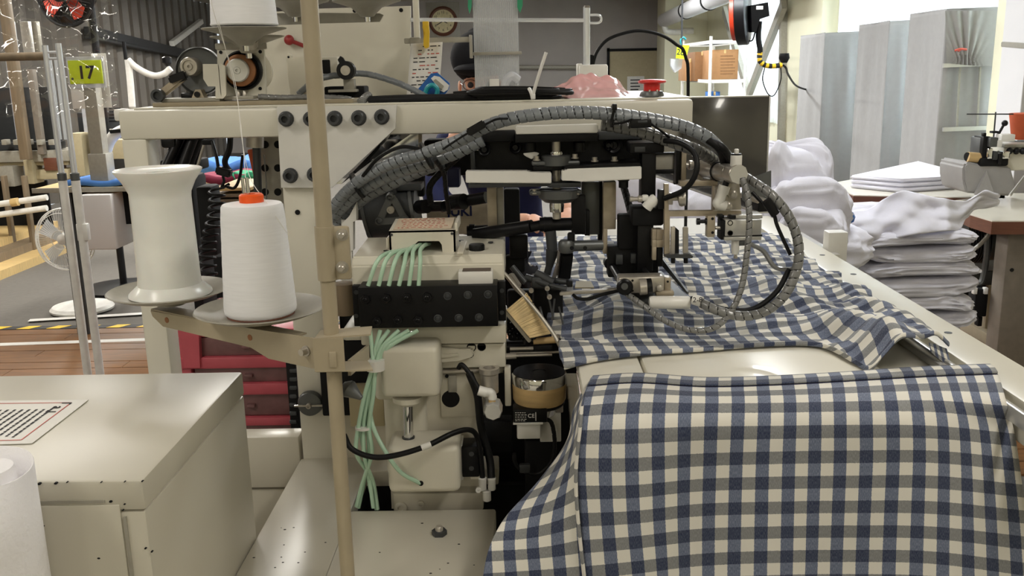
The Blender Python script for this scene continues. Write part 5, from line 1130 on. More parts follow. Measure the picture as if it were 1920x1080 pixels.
GY = 1.68; s = ppm(650, 132, GY)
MB().lathe([(17 * s, 0), (17 * s, 0.005), (14 * s, 0.008), (17 * s, 0.011), (17 * s, 0.016), (9 * s, 0.016), (8.5 * s, 0.018), (5 * s, 0.018), (4.5 * s, 0.012)], P(651, 132, GY), (0, -1, 0), 34).done('wheel', 'black_metal', gw)
MB().lathe([(9 * s, 0.0165), (9 * s, 0.0185), (5.5 * s, 0.0185)], P(651, 132, GY), (0, -1, 0), 26).done('hub_ring', 'steel', gw)
MB().pprism([(633, 112), (638, 105), (643, 108), (650, 120), (640, 126)], GY - 0.004, 0.006).done('wheel_tab', 'black_metal', gw, smooth=False)
pbox('block', 'white_paint', gw, 600, 106, 634, 148, GY + 0.02, 0.04, 0.003); pbox('block_hole', 'black_matt', gw, 604, 112, 619, 138, GY + 0.018, 0.004, 0.004)
pbox('wheel_post', 'plate_grey', gw, 644, 148, 664, 172, GY, 0.02, 0.001); pbox('post_base', 'black_matt', gw, 608, 162, 684, 194, GY + 0.02, 0.05, 0.003); pbox('post_foot', 'plate_grey', gw, 615, 168, 668, 173, GY - 0.006, 0.04, 0.001)
pbr = thing('plate_bracket', 'cream folded bracket behind the pole', 'bracket', P(555, 185, 1.72))
MB().pprism([(535, 104), (540, 100), (546, 104), (546, 108), (578, 106), (580, 178), (545, 180)], 1.72, 0.01).done('folded_plate', 'cream_cast', pbr, smooth=False)
MB().lathe([(0.002, 0), (0.002, 0.001)], P(541, 107, 1.72), (0, -1, 0), 10).done('hole', 'black_matt', pbr)
rk = MB().sph(P(542, 75, 1.885), 0.010); rk.cyl(P(546, 77, 1.885), P(570, 86, 1.898), 0.004); rk = rk.done('red_knob', 'dark_red'); tag(rk, 'small round red knob on a dark lever left of the pole', 'knob')
h2 = MB().spiral([P(560, 176, 1.70), P(590, 152, 1.69), P(625, 142, 1.70), P(680, 138, 1.72), P(730, 150, 1.72), P(770, 166, 1.70), P(800, 182, 1.68)], 0.0055, 0.016, 12, 0.1).done('spiral_hose', 'spiral_grey'); tag(h2, 'single grey spiral hose arching behind the guide wheel', 'hose')
lc = thing('wrapped_cable_run', 'white and grey wrapped cables lying along the beam top', 'cable', P(540, 190, 1.66))
MB().spiral([P(485, 181, 1.63), P(530, 183, 1.63), P(585, 182, 1.63), P(640, 184, 1.64), P(658, 186, 1.65)], 0.0048, 0.012, 10, 0.12).done('wrapped_cable', 'spiral_clear', lc)
MB().tube([P(600, 189, 1.63), P(630, 190, 1.625), P(655, 190, 1.625), P(662, 187, 1.64)], 0.0036, 8, 6).done('white_cable', 'white_plastic', lc)
MB().spiral([P(676, 192, 1.62), P(684, 184, 1.63), P(692, 178, 1.64)], 0.007, 0.004, 12, 0.3).done('clear_coil', 'spiral_clear', lc)
# post with grey clamp bar
gp2 = thing('upright_post', 'pale upright post with grey clamp bar left of the ribbed clear sheet', 'post', P(780, 180, 1.86))
MB().cyl((P(781, 40, 1.86).x, 1.86, DZ), (P(781, 40, 1.86).x, 1.86, P(781, -40, 1.86).z), 6 * ppm(781, 40, 1.86), n=20).done('post', 'cream_cast', gp2)
MB().bar(P(758, 77, 1.83), P(882, 74, 1.83), 0.006, 0.010, 0.001).done('clamp_bar', 'plate_grey', gp2)
pbox('clamp', 'plate_grey', gp2, 768, 70, 788, 87, 1.822, 0.03, 0.002); pbox('end_plate', 'plate_grey', gp2, 880, 65, 885, 109, 1.815, 0.03, 0.001)
sp2 = thing('order_slips', 'white printed order slips hanging below a clip', 'paper', P(798, 130, 1.80))
def curl(u, v): p = P(770 - 6 * v + 60 * u - 3 * v * v, 82 + 108 * v - 3 * u, 1.80 - 0.012 * math.sin(v * 2.2) + 0.006 * math.sin(u * 3)); return p
o_ = MB().grid(curl, 6, 16).done('slip', 'paper', sp2, recalc=False); so = o_.modifiers.new('t', 'SOLIDIFY'); so.thickness = 0.0006
pt_m = MB(); rt_m = MB(); random.seed(8)
for r in range(14):
    v = 0.06 + r * 0.066; u = 0.25 if r < 3 else 0.12
    tgt = rt_m if r in (2, 5, 7) else pt_m
    while u < 0.9:
        d = random.uniform(0.05, 0.2)
        if random.random() < 0.75:
            off = Vector((0, -0.0012, 0)); tgt.bar(curl(u, v) + off, curl(min(0.93, u + d), v) + off, 0.0004, 0.0018)
        u += d + 0.05
tag(pt_m.done('print_lines', 'ink', o_, smooth=False), kind='stuff'); tag(rt_m.done('red_print', 'red_ink', o_, smooth=False), kind='stuff')
cp2 = thing('clothes_peg', 'yellow plastic clothes peg gripping the order slips', 'peg', P(798, 65, 1.785))
MB().pprism([(793, 40), (803, 40), (805, 60), (804, 88), (798, 91), (794, 86), (794, 70), (797, 62), (792, 52)], 1.775, 0.008).done('peg_leg', 'yellow_tape', cp2, smooth=False)
MB().pprism([(792, 41), (804, 41), (803, 90), (796, 90)], 1.787, 0.006).done('peg_leg', 'yellow_tape', cp2, smooth=False)
bt = thing('blue_tag', 'blue luggage tag with white label lying against the slips', 'tag', P(815, 160, 1.70))
tg_ = [(783, 168), (808, 138), (820, 136), (843, 156), (842, 167), (832, 180), (795, 182)]
MB().pprism(tg_, 1.70, 0.006).done('tag_body', 'blue_tag', bt, smooth=False)
MB().pprism([(808, 147), (814, 142), (824, 144), (842, 160), (840, 168), (832, 173), (826, 170)], 1.697, 0.003).done('label', 'paper', bt, smooth=False)
MB().pprism([(812, 151), (817, 148), (832, 161), (829, 168), (824, 166)], 1.6955, 0.0015).done('label_field', 'plate_grey', bt, smooth=False)
MB().tube([P(796, 178, 1.69), P(802, 164, 1.688), P(812, 160, 1.688), P(820, 168, 1.689), P(818, 180, 1.69)], 0.0042, 8, 6).done('strap', 'cyan_strap', bt)
# chrome rack with the ribbed sheet
rkx = thing('chrome_rail', 'chrome rail on a chrome post rising from a white switch box', 'rail', P(1100, 120, 1.9))
KY = 1.90
MB().cyl((P(1100, 100, KY).x, KY, P(1100, 124, KY).z), (P(1100, 15, KY).x, KY, P(1100, 15, KY).z), 6.3 * ppm(1100, 60, KY), n=24).done('post', 'bright_tube', rkx)
MB().lathe([(6.3 * ppm(1100, 15, KY), 0), (5 * ppm(1100, 15, KY), 0.004)], P(1100, 14.5, KY), n=20).done('post_cap', 'chrome', rkx)
MB().cyl(P(770, 37, KY), P(1097, 38, KY), 3.6 * ppm(1000, 38, KY), n=18).done('rail', 'bright_tube', rkx)
MB().tube([P(1104, 43, KY), P(1120, 43, KY), P(1127, 39, KY), P(1126, 31, KY), P(1120, 28, KY), P(1104, 28, KY)], 2.2 * ppm(1110, 38, KY), 10, 6).done('rail_loop', 'bright_tube', rkx)
pbox('switch_box', 'white_plastic', rkx, 1086, 121, 1140, 185, KY - 0.03, 0.06, 0.004); pbox('switch_box_lid', 'white_plastic', rkx, 1083, 119, 1092, 150, KY - 0.02, 0.05, 0.002)
cs = thing('ribbed_sheet', 'clear ribbed plastic sheet held by green clips on the chrome rail', 'sheet', P(931, 165, 1.86))
ra, rb = P(889, 78, 1.855).x, P(972, 78, 1.855).x; rz0, rz1 = P(931, 168, 1.855).z, P(931, -12, 1.855).z
for y in (1.855, 1.859): MB().box((ra, y, rz0), (rb, y + 0.0004, rz1)).done('sheet', 'clear_film', cs, smooth=False)
rm = MB()
for k in range(23): x = ra + (rb - ra) * k / 22; rm.box((x - 0.0007, 1.8555, rz0), (x + 0.0007, 1.859, rz1))
tag(rm.done('rib', 'clear_sheet', cs, smooth=False), kind='stuff')
pbox('sheet_bar', 'plate_grey', cs, 884, 97, 978, 103, 1.846, 0.004, 0.001)
for a in ([(878, -10), (884, -10), (884, 12), (880, 25), (877, 12)], [(970, -10), (980, -10), (980, 10), (975, 24), (970, 14)]): MB().pprism(a, 1.845, 0.012).done('clip', 'green_fabric', cs, smooth=False)
pbox('sheet_label', 'paper', cs, 918, 148, 936, 168, 1.848, 0.001); MB().tube([P(945, 166, 1.845), P(950, 150, 1.84), P(960, 142, 1.84), P(972, 150, 1.845)], 0.008, 8, 6).done('crumpled_film', 'plastic_bag', cs)
# black cables and coil on top, tie
bcz = thing('cable_coil', 'coil of black cable lying on the beam, bound with a white tie', 'cable coil', P(970, 180, 1.66))
random.seed(12)
for k in range(9):
    y = 168 + (k % 5) * 4.2; Y0 = 1.60 + 0.012 * (k // 2); x0 = 878 + random.uniform(0, 30); x1 = 1062 - random.uniform(0, 40)
    MB().tube([P(x1, y + 3, Y0 + 0.05), P(x1 + 10, y + 1, Y0 + 0.03), P(x1, y + 2, Y0), P((x0 + x1) / 2, y + random.uniform(-1, 2), Y0 - 0.004), P(x0 + 6, y + 2, Y0), P(x0, y + 1, Y0 + 0.03), P(x0 + 12, y - 2, Y0 + 0.06), P((x0 + x1) / 2, y - 3, Y0 + 0.07), P(x1, y, Y0 + 0.06)], 0.0036, 8, 6).done('cable_turn', 'rubber', bcz)
MB().tube([P(692, 187, 1.63), P(760, 184, 1.63), P(840, 183, 1.62), P(900, 184, 1.62)], 0.006, 8, 6).tube([P(700, 190, 1.66), P(790, 184, 1.65), P(880, 178, 1.64), P(930, 172, 1.64)], 0.0045, 8, 6).tube([P(850, 176, 1.66), P(900, 172, 1.66), P(960, 170, 1.66)], 0.004, 8, 6).done('cable_run', 'rubber', bcz)
MB().box((P(690, 186, 1.62).x, 1.615, DZ), (P(870, 186, 1.62).x, 1.70, P(780, 184, 1.62).z), 0.002).done('flat_cable_pack', 'black_matt', bcz)
wtie = MB(); wtie.tube([P(999, 186, 1.585), P(1001, 172, 1.583), P(1008, 148, 1.58), P(1016, 122, 1.578), P(1024, 98, 1.577)], 0.0028, 8, 6); wtie.tube([P(999, 186, 1.585), P(996, 174, 1.583), P(992, 166, 1.59)], 0.003, 8, 6); wtie.pb(996, 176, 1004, 186, 1.578, 0.006, 0.001); wtie.done('tie_strap', 'white_plastic', bcz, 'upright white tie strap')
# pink glossy sheet draped over something
def pink(u, v):
    x = 1020 + 225 * u; top = 182 - 40 * math.exp(-((u - 0.44) / 0.24) ** 4) - 20 * math.exp(-((u - 0.13) / 0.16) ** 2)
    y = top + (186 - top) * v; Y = 1.76 - 0.12 * v ** 1.3
    p = P(x, y, Y); return p + Vector((0, 0.002 * math.sin(u * 22 + v * 5), 0.0016 * noise.noise(Vector((u * 14, v * 5, 1))) * (1 - v) * 4))
o_ = MB().grid(pink, 60, 24).done('pink_film', 'pink_sheet', recalc=False); so = o_.modifiers.new('t', 'SOLIDIFY'); so.thickness = 0.001; tag(o_, 'glossy pink plastic film heaped on the beam beside the red button', 'plastic film')
es = thing('emergency_stop', 'red mushroom emergency stop button on the white beam', 'button', P(1222, 180, 1.61))
c = P(1222, 181, 1.615); s = ppm(1222, 160, 1.615); zz = lambda y: P(1222, y, 1.615).z - c.z
MB().lathe([(23 * s, 0), (23 * s, zz(177)), (20 * s, zz(171)), (16 * s, zz(170))], c, n=30).done('collar', 'cast_grey', es)
MB().lathe([(15.5 * s, zz(171)), (15.5 * s, zz(158)), (17 * s, zz(157)), (24 * s, zz(156)), (26.5 * s, zz(154)), (26 * s, zz(151.5)), (22 * s, zz(149.5)), (5 * s, zz(148.5))], c, n=36).done('mushroom', 'red_button', es)
for dx in (-6, 8): MB().box(Vector((c.x + (dx - 2) * s, c.y - 19 * s, c.z + zz(176))), Vector((c.x + (dx + 1) * s, c.y - 15 * s, c.z + zz(168))), 0.0005).done('collar_tab', 'steel', es)
ac = MB().tube([Vector((P(1106, 160, 2.4).x, 2.4, 0.0)), Vector((P(1106, 160, 2.4).x, 2.4, 0.6)), P(1108, 150, 2.4), P(1112, 120, 2.4), P(1120, 96, 2.4), P(1140, 74, 2.4), P(1175, 61, 2.4), P(1205, 58, 2.4), P(1240, 66, 2.4), P(1266, 82, 2.4), P(1285, 105, 2.4), P(1290, 200, 2.4), Vector((P(1290, 200, 2.4).x, 2.4, 0.5)), Vector((P(1290, 200, 2.4).x, 2.4, 0.0))], 0.0042, 10, 8).done('black_cable', 'rubber'); tag(ac, 'thick black cable arching high behind the chrome post', 'cable')
# ------------------------------------------------------------------ inside the frame opening at the left
dw = thing('drawer_chest', 'red plastic drawer chest with clear drawers behind the white frame', 'drawer chest', P(440, 800, 2.0) * 1)
DY = 1.95
xa_, xb_ = P(338, 700, DY).x, P(560, 700, DY).x; z_ = lambda y: P(440, y, DY).z
MB().box((xa_, DY, z_(632)), (xb_, DY + 0.3, z_(618)), 0.004).done('chest_top', 'red_plastic', dw)
for x0, x1 in ((xa_, xa_ + 0.025), (xb_ - 0.02, xb_)): MB().box((x0, DY, 0.0), (x1, DY + 0.3, z_(632)), 0.004).done('side_panel', 'red_plastic', dw)
MB().pprism([(332, 622), (342, 612), (372, 616), (375, 690), (345, 690), (340, 640)], DY - 0.012, 0.02).done('corner_post', 'red_plastic', dw)
for a, b in ((668, 690), (718, 740), (782, 798), (850, 870)):
    MB().box((xa_, DY - 0.006, z_(b)), (xb_, DY + 0.28, z_(a)), 0.004).done('shelf_rim', 'red_plastic', dw)
for a, b in ((633, 668), (691, 718), (741, 781), (799, 849)):
    d = MB().box((xa_ + 0.03, DY + 0.004, z_(b)), (xb_ - 0.025, DY + 0.27, z_(a)), 0.003).done('drawer', 'drawer_clear', dw); MB().box((xa_ + 0.16, DY - 0.006, z_((a + b) / 2 + 3)), (xb_ - 0.12, DY + 0.006, z_((a + b) / 2 - 3)), 0.002).done('drawer_pull', 'drawer_clear', d)
pkc = MB(); pkc.grid(lambda u, v: P(375 + 85 * u, 600 - 34 * math.sin(u * 2.6) * 0.5 - 26 * v, 2.05 + 0.2 * v) , 12, 8); o_ = pkc.done('pink_cloth', 'pink_sheet', recalc=False); tag(o_, 'pink sheet lying on top of the red drawer chest', 'plastic sheet'); so = o_.modifiers.new('t', 'SOLIDIFY'); so.thickness = 0.002
bgp = thing('dark_guard_panel', 'dark slotted guard panel beside the red drawers', 'guard', P(550, 740, 1.9))
pbox('guard', 'black_matt', bgp, 540, 668, 558, 806, 1.72, 0.01, 0.001)
for k in range(8): pbox('slot', 'dark_grey', bgp, 542, 676 + k * 16, 556, 684 + k * 16, 1.716, 0.006)
# pale perforated column and air cylinder seen in the opening
pc = thing('perforated_column', 'pale steel column with rows of dark holes and air cylinder', 'column', P(510, 300, 1.75))
colm = pbox('column', 'plate_grey', pc, 488, 256, 530, 420, 1.76, 0.05, 0.003)
for y in (271, 315, 360):
    for x in (497, 521): MB().lathe([(7 * ppm(500, 300, 1.76), 0), (7 * ppm(500, 300, 1.76), 0.001)], P(x, y, 1.76), (0, -1, 0), 20).done('hole', 'black_matt', colm)
MB().cyl(P(478, 276, 1.72), P(478, 253, 1.72), 0.016, n=24).done('cylinder_head', 'steel', pc); MB().cyl(P(481, 276, 1.72), P(484, 370, 1.72), 0.0075, n=16).done('cylinder_rod', 'dark_grey', pc)
MB().bar(P(470, 280, 1.74), P(482, 330, 1.74), 0.01, 0.012, 0.001).done('orange_strip', 'terracotta_cone', pc)
MB().tube([P(495, 290, 1.70), P(499, 340, 1.70), P(500, 380, 1.70)], 0.0014, 6, 6).done('thin_wire', 'spiral_clear', pc)
bt2 = thing('black_tube_bank', 'bank of slanted black cylinders and cables behind the frame opening', 'machine part', P(360, 290, 1.9))
for i in range(6):
    MB().cyl(P(338 + i * 9, 255 - (i % 2) * 3, 1.92 + (i % 3) * 0.02), P(312 + i * 10, 312, 1.9 + (i % 3) * 0.02), 0.0105, n=16).done('black_cylinder', 'black_metal', bt2)
MB().cyl(P(385, 262, 1.9), P(370, 312, 1.9), 0.003, n=10).done('steel_rod', 'steel', bt2)
pbox('black_base', 'black_matt', bt2, 300, 300, 375, 320, 1.95, 0.06, 0.004); pbox('black_case', 'black_metal', bt2, 300, 256, 328, 278, 1.9, 0.05, 0.006)
pbox('top_bracket', 'black_matt', bt2, 330, 250, 400, 262, 1.9, 0.06, 0.002); pbox('top_bracket', 'black_matt', bt2, 378, 262, 398, 272, 1.88, 0.02, 0.002)
MB().tube([P(398, 266, 1.88), P(405, 290, 1.86), P(410, 318, 1.85)], 0.0035, 8, 6).tube([P(432, 252, 1.86), P(430, 280, 1.86), P(422, 300, 1.86), P(424, 312, 1.86), P(432, 322, 1.86)], 0.006, 8, 6).tube([P(455, 290, 1.85), P(450, 330, 1.85), P(440, 352, 1.86), P(425, 350, 1.86)], 0.003, 8, 6).done('hanging_cable', 'rubber', bt2)
MB().rbox(P(420, 322, 1.85), (0.03, 0.02, 0.016), Matrix.Rotation(0.3, 3, 'Y'), 0.003).done('cable_plug', 'rubber', bt2)
MB().tube([P(418, 330, 1.87), P(420, 340, 1.87), P(416, 352, 1.87), P(430, 345, 1.88)], 0.003, 8, 6).done('hanging_cable', 'rubber', bt2)
ch_ = thing('coiled_cord', 'black coiled cord hanging inside the frame opening', 'cord', P(400, 450, 1.85))
pts = []
for k in range(130):
    t = k / 129; a = t * 2 * PI * 13; y = 352 + 190 * t; c = P(405 - 18 * t + 5 * math.sin(t * 8), y, 1.85); pts.append(c + Vector((0.015 * math.cos(a), 0.015 * math.sin(a), 0)))
MB().tube(pts, 0.0025, 7, 2).done('coil', 'rubber', ch_)
db = thing('dark_press_body', 'dark machine body standing behind the empty bobbin', 'machine body', P(400, 500, 2.1))
pbox('body', 'black_matt', db, 372, 350, 402, 480, 2.02, 0.06, 0.006); pbox('body', 'black_matt', db, 356, 330, 378, 700, 2.1, 0.1, 0.01); pbox('shelf', 'wood_pale', db, 400, 352, 470, 358, 2.3, 0.2, 0.001)
for y in (364, 374, 384): pbox('shelf', 'wood_post', db, 396, y, 470, y + 6, 2.3, 0.2, 0.001)
pbox('body', 'dark_grey', db, 378, 396, 420, 560, 2.5, 0.05, 0.004); pbox('lower_body', 'black_matt', db, 395, 480, 535, 625, 2.4, 0.05, 0.004)
# ------------------------------------------------------------------ left background
def PX(px, py, X):
    d = FW + RT * ((px - 960) / FPX) - UP * ((py - 540) / FPX); return EYE + d * (X / d.x)
gk = thing('garment_rack', 'telescopic chrome and white garment rack left of the bobbin', 'garment rack', (P(150, 600, 2.6).x, 2.6, 0))
RY = 2.6; s = ppm(140, 300, RY)
for (xt, yt, xj, xb_) in ((84, 85, 117, 161), (109, 81, 141, 186)):
    a, j = P(xt, yt, RY), P(xj, 335, RY); x_ = (a.x + j.x) / 2
    MB().cyl((x_, RY, j.z), (x_, RY, a.z), 5.4 * s, n=20).done('inner_tube', 'bright_tube', gk); MB().cyl((x_, RY, 0.03), (x_, RY, j.z), 8 * s, n=20).done('outer_tube', 'fan_white', gk)
    MB().lathe([(5.4 * s, 0), (8.3 * s, 0.0), (8.3 * s, 0.02), (5.6 * s, 0.022)], (x_, RY, j.z - 0.005), n=20).done('collar', 'cast_grey', gk)
xm0, xm1 = P(100, 200, RY).x - 0.002, P(126, 200, RY).x
for y in (98, 110): MB().cyl((P(86, y, RY).x, RY, P(95, y, RY).z), (P(110, y, RY).x, RY, P(95, y, RY).z), 2.4 * s, n=12).done('rung', 'bright_tube', gk)
pbox('brake_block', 'fan_white', gk, 143, 420, 164, 452, RY - 0.01, 0.02, 0.003)
MB().cyl((P(-200, 106, RY + 0.02).x, RY + 0.02, P(80, 105, RY).z), (P(84, 105, RY).x, RY + 0.02, P(80, 105, RY).z), 7.5 * s, n=18).done('hanging_bar', 'wood_post', gk)
MB().cyl((P(-180, 500, RY).x, RY, 0.03), (P(186, 500, RY).x, RY, 0.03), 8 * s, n=16).done('foot_bar', 'fan_white', gk)
# numbered post and cutting table
tp_ = thing('cutting_table', 'cutting table with pale top, white control box and tall sign post', 'table', (-2.2, 4.7, 0))
TY = 4.55; TZ2 = P(160, 352, TY).z
MB().box((P(62, 356, TY).x, TY, TZ2 - 0.02), (P(520, 356, TY).x, TY + 0.9, TZ2), 0.004).done('table_top', 'wood_pale', tp_); MB().box((P(62, 356, TY).x - 0.005, TY - 0.006, TZ2 - 0.022), (P(520, 356, TY).x, TY, TZ2 + 0.002), 0.002).done('edge_strip', 'plate_grey', tp_)
MB().box((P(95, 380, TY).x, TY + 0.1, TZ2 - 0.2), (P(520, 380, TY).x, TY + 0.14, TZ2 - 0.02), 0.003).done('apron', 'black_matt', tp_)
for x in (100, 246, 500):
    a = P(x, 400, TY).x; MB().box((a, TY + 0.08, 0), (a + 0.06, TY + 0.14, TZ2 - 0.02), 0.003).done('leg', 'dark_grey', tp_)
MB().box((P(160, 400, TY).x, TY - 0.04, P(190, 466, TY).z), (P(218, 400, TY).x, TY + 0.2, TZ2 - 0.03), 0.01).done('control_box', 'wall_white', tp_)
px2 = P(168, 250, TY).x
MB().box((px2 - 0.032, TY + 0.05, TZ2), (px2 + 0.032, TY + 0.12, P(165, 100, TY).z), 0.004).done('sign_post', 'plate_grey', tp_); MB().box((px2 - 0.045, TY + 0.045, TZ2), (px2 + 0.045, TY + 0.135, TZ2 + 0.16), 0.004).done('post_sleeve', 'plate_grey', tp_)
for nm, mat, x0, y0, x1, y1 in (('fabric_sheet', 'blue_fabric', 120, 341, 262, 350), ):
    pass
def lay(name, label, mat, pix, Y0, th, dY):
    a, b = P(pix[0], 345, Y0), P(pix[1], 345, Y0)
    o_ = MB().grid(lambda u, v: Vector((a.x + (b.x - a.x) * u + 0.06 * v, Y0 + dY * v, TZ2 + th * (0.9 + 0.15 * math.sin(u * 9 + v * 4)))), 20, 10); o_ = o_.done(name, mat, recalc=False); so = o_.modifiers.new('t', 'SOLIDIFY'); so.thickness = th * 0.75; so.offset = -1; tag(o_, label, 'fabric')
lay('folded_fabric', 'blue fabric spread on the cutting table behind the rack tubes', 'blue_fabric', (120, 265), TY + 0.02, 0.035, 0.6)
lay('folded_fabric', 'light blue fabric on the cutting table seen through the frame', 'blue_fabric', (370, 470), TY + 0.3, 0.09, 0.5)
lay('folded_fabric', 'maroon fabric folded in front of the light blue one', 'maroon_fabric', (368, 455), TY - 0.0, 0.05, 0.3)
lay('folded_fabric', 'small green fabric piece beside the maroon fabric', 'green_fabric', (434, 475), TY + 0.0, 0.06, 0.2)
sg2 = thing('number_sign', 'yellow number sign 17 on the tall post above the cutting table', 'sign', P(158, 135, TY))
MB().pb(126, 106, 196, 165, TY + 0.03, 0.01, 0.003).done('sleeve', 'plastic_bag', sg2); sc2 = pbox('card', 'sign_yellow', sg2, 129, 113, 191, 157, TY + 0.024, 0.006, 0.001)
text('17', P(161, 137, TY + 0.0225), 0.085, 'ink', sc2, bold=0.002); MB().lathe([(0.006, 0), (0.006, 0.001)], P(136, 148, TY + 0.023), (0, -1, 0), 10).done('pin', 'ink', sc2)
ps = thing('paper_sheet', 'white paper sheets hanging behind the number sign 17', 'paper', P(170, 180, TY))
for x0, y0, x1, y1, d in ((134, 160, 158, 204, 0.05), (172, 100, 204, 202, 0.14)):
    pbox('sheet', 'paper', ps, x0, y0, x1, y1, TY + d, 0.003)
# pedestal fan
pf_ = thing('floor_fan', 'white floor fan with round wire guard and disc base', 'fan', P(155, 580, 4.9))
F_Y = 4.35; fb = PZ(155, 580, 0.009); F_Y = fb.y; s = ppm(125, 450, F_Y)
MB().lathe([(56 * s, 0), (57 * s, 0.012), (52 * s, 0.028), (12 * s, 0.042)], fb, n=40).done('base', 'fan_white', pf_); MB().cyl(fb, (fb.x, fb.y, P(150, 440, F_Y).z), 5 * s, n=16).done('column', 'fan_white', pf_)
fc = P(125, 448, F_Y - 0.06); ax = Vector((-0.12, -0.98, 0.08)).normalized(); R = 57 * s
gm = MB()
for r, h in ((R, 0.0), (R * 0.99, 0.025), (R * 0.85, 0.05), (R * 0.3, 0.06)):
    q = ax.orthogonal().normalized(); w = ax.cross(q)
    gm.tube([fc + ax * h + (q * math.cos(2 * PI * k / 40) + w * math.sin(2 * PI * k / 40)) * r for k in range(41)], 0.0018 if r < R * .98 else 0.004, 5, 1)
for k in range(60):
    d = q * math.cos(2 * PI * k / 60) + w * math.sin(2 * PI * k / 60)
    gm.tube([fc + d * R, fc + ax * 0.04 + d * R * 0.93, fc + ax * 0.06 + d * R * 0.25], 0.0007, 4, 1, cap=False)
tag(gm.done('wire_guard', 'fan_white', pf_), kind='stuff')
for k in range(5):
    d = q * math.cos(2 * PI * k / 5) + w * math.sin(2 * PI * k / 5); e = ax.cross(d)
    MB().prism([fc + d * 0.03 - e * 0.015, fc + d * R * 0.85 - e * 0.05, fc + d * R * 0.88 + e * 0.035 + ax * 0.02, fc + d * 0.04 + e * 0.03 + ax * 0.015], ax * 0.003).done('blade', 'clear_sheet', pf_)
MB().lathe([(0.02, -0.14), (0.055, -0.12), (0.055, -0.03), (0.03, 0.0), (0.03, 0.045), (0.01, 0.055)], fc, ax, 22).done('motor', 'fan_white', pf_)
cb_ = MB().lathe([(0.09, 0.0), (0.13, 0.05), (0.135, 0.052), (0.125, 0.05), (0.08, 0.01)], PZ(205, 590, 0.01) + Vector((0.12, 0.5, 0.0)), n=30).done('basin', 'fan_white'); tag(cb_, 'shallow white basin on the floor behind the floor fan', 'basin')
# wooden step platform and grey mat
wpf = thing('step_platform', 'low stepped platform with pale wooden edges at the far left', 'platform', (-3.6, 6.2, 0))
w0, w1, w2 = PZ(0, 520, 0.02), PZ(128, 468, 0.02), PZ(-260, 600, 0.02)
for k, (dz, mat, off) in enumerate(((0.06, 'wood_pale', 0.0), (0.12, 'wood_post', 0.16), (0.17, 'wood_pale', 0.30))):
    d = (w1 - w0).normalized(); n_ = Vector((-d.y, d.x, 0)); n_ = n_ if n_.x < 0 else -n_
    a = w0 - d * 1.2 + n_ * off; b = w1 + d * 0.5 + n_ * off; MB().prism([Vector((a.x, a.y, 0)), Vector((b.x, b.y, 0)), Vector((b.x, b.y, 0)) + n_ * 0.6, Vector((a.x, a.y, 0)) + n_ * 0.6], (0, 0, dz)).done('step', mat, wpf, smooth=False)
# long machine behind at the far left
lm = thing('quilting_machine', 'long pale machine with glass front, posts and rollers at the far left', 'machine', (-3.6, 7.0, 0))
LY = 7.0
def lbox(n, m_, x0, y0, x1, y1, Y=LY, d=0.1, b=0.004): return pbox(n, m_, lm, x0, y0, x1, y1, Y, d, b)
lbox('long_beam', 'dark_grey', -150, 268, 112, 282); lbox('bed_beam', 'plate_grey', -150, 284, 128, 305, LY - 0.05, 0.3); lbox('bed_beam', 'board_beige', -150, 305, 128, 312, LY - 0.02, 0.25)
lbox('post', 'wood_post', 12, -60, 30, 300, LY - 0.2, 0.06); lbox('post', 'leg_grey', 60, 130, 72, 290, LY - 0.1, 0.05); lbox('back_panel', 'dark_grey', -150, 165, 110, 268, LY + 0.3, 0.02)
for x in (2, 24, 46, 68, 90): lbox('head_block', 'plate_grey', x, 262, x + 10, 272, LY - 0.12, 0.06)
for i, (x0, y0, x1, y1, mt_) in enumerate(((0, 312, 26, 350, 'plate_grey'), (46, 300, 62, 345, 'board_beige'), (82, 296, 106, 320, 'table_edge'), (66, 318, 128, 336, 'board_beige'), (132, 250, 156, 330, 'board_beige'), (205, 262, 245, 298, 'board_beige'), (168, 244, 200, 300, 'plate_grey'))): lbox('module_box', mt_, x0, y0, x1, y1, LY - 0.1 + 0.02 * i, 0.15)
for y in (378, 398): MB().cyl(P(-150, y + 26, LY - 0.3), P(88, y - 8, LY - 0.3), 0.022, n=14).done('roller', 'fan_white', lm)
MB().cyl(P(22, 380, LY - 0.33), P(34, 378, LY - 0.33), 0.03, n=14).done('tape_roll', 'wood_pale', lm)
for x in (10, 48): lbox('leg', 'wood_post', x, 330, x + 7, 470, LY - 0.2, 0.05)
lbox('under_panel', 'black_matt', -150, 340, 95, 450, LY + 0.3, 0.02)
for i, x in enumerate((92, 20, 110, 150)): lbox('glass_strip', ['clear_sheet', 'plastic_bag'][i % 2], x, 110, x + 14, 262, LY + 0.1, 0.01)
for i, (x, w_) in enumerate(((16, 10), (40, 16), (62, 10))): lbox('hanging_roll', ['clear_sheet', 'fan_white', 'plate_grey'][i], x, 40, x + w_, 100, LY + 0.2, 0.05)
bt3 = thing('black_cabinet', 'dark equipment cabinet standing behind the sign post', 'cabinet', (-2.8, 8.0, 0))
LY8 = 7.9
pbox('cabinet_body', 'dark_grey', bt3, 150, 210, 262, 320, LY8, 0.3, 0.01); MB().box((P(150, 300, LY8).x, LY8, 0), (P(262, 300, LY8).x, LY8 + 0.3, P(200, 318, LY8).z), 0.004).done('cabinet_foot', 'black_matt', bt3)
for k in range(5): pbox('vent_slot', 'black_matt', bt3, 204, 182 + k * 6 + 20, 226, 184 + k * 6 + 20, LY8 - 0.003, 0.006)
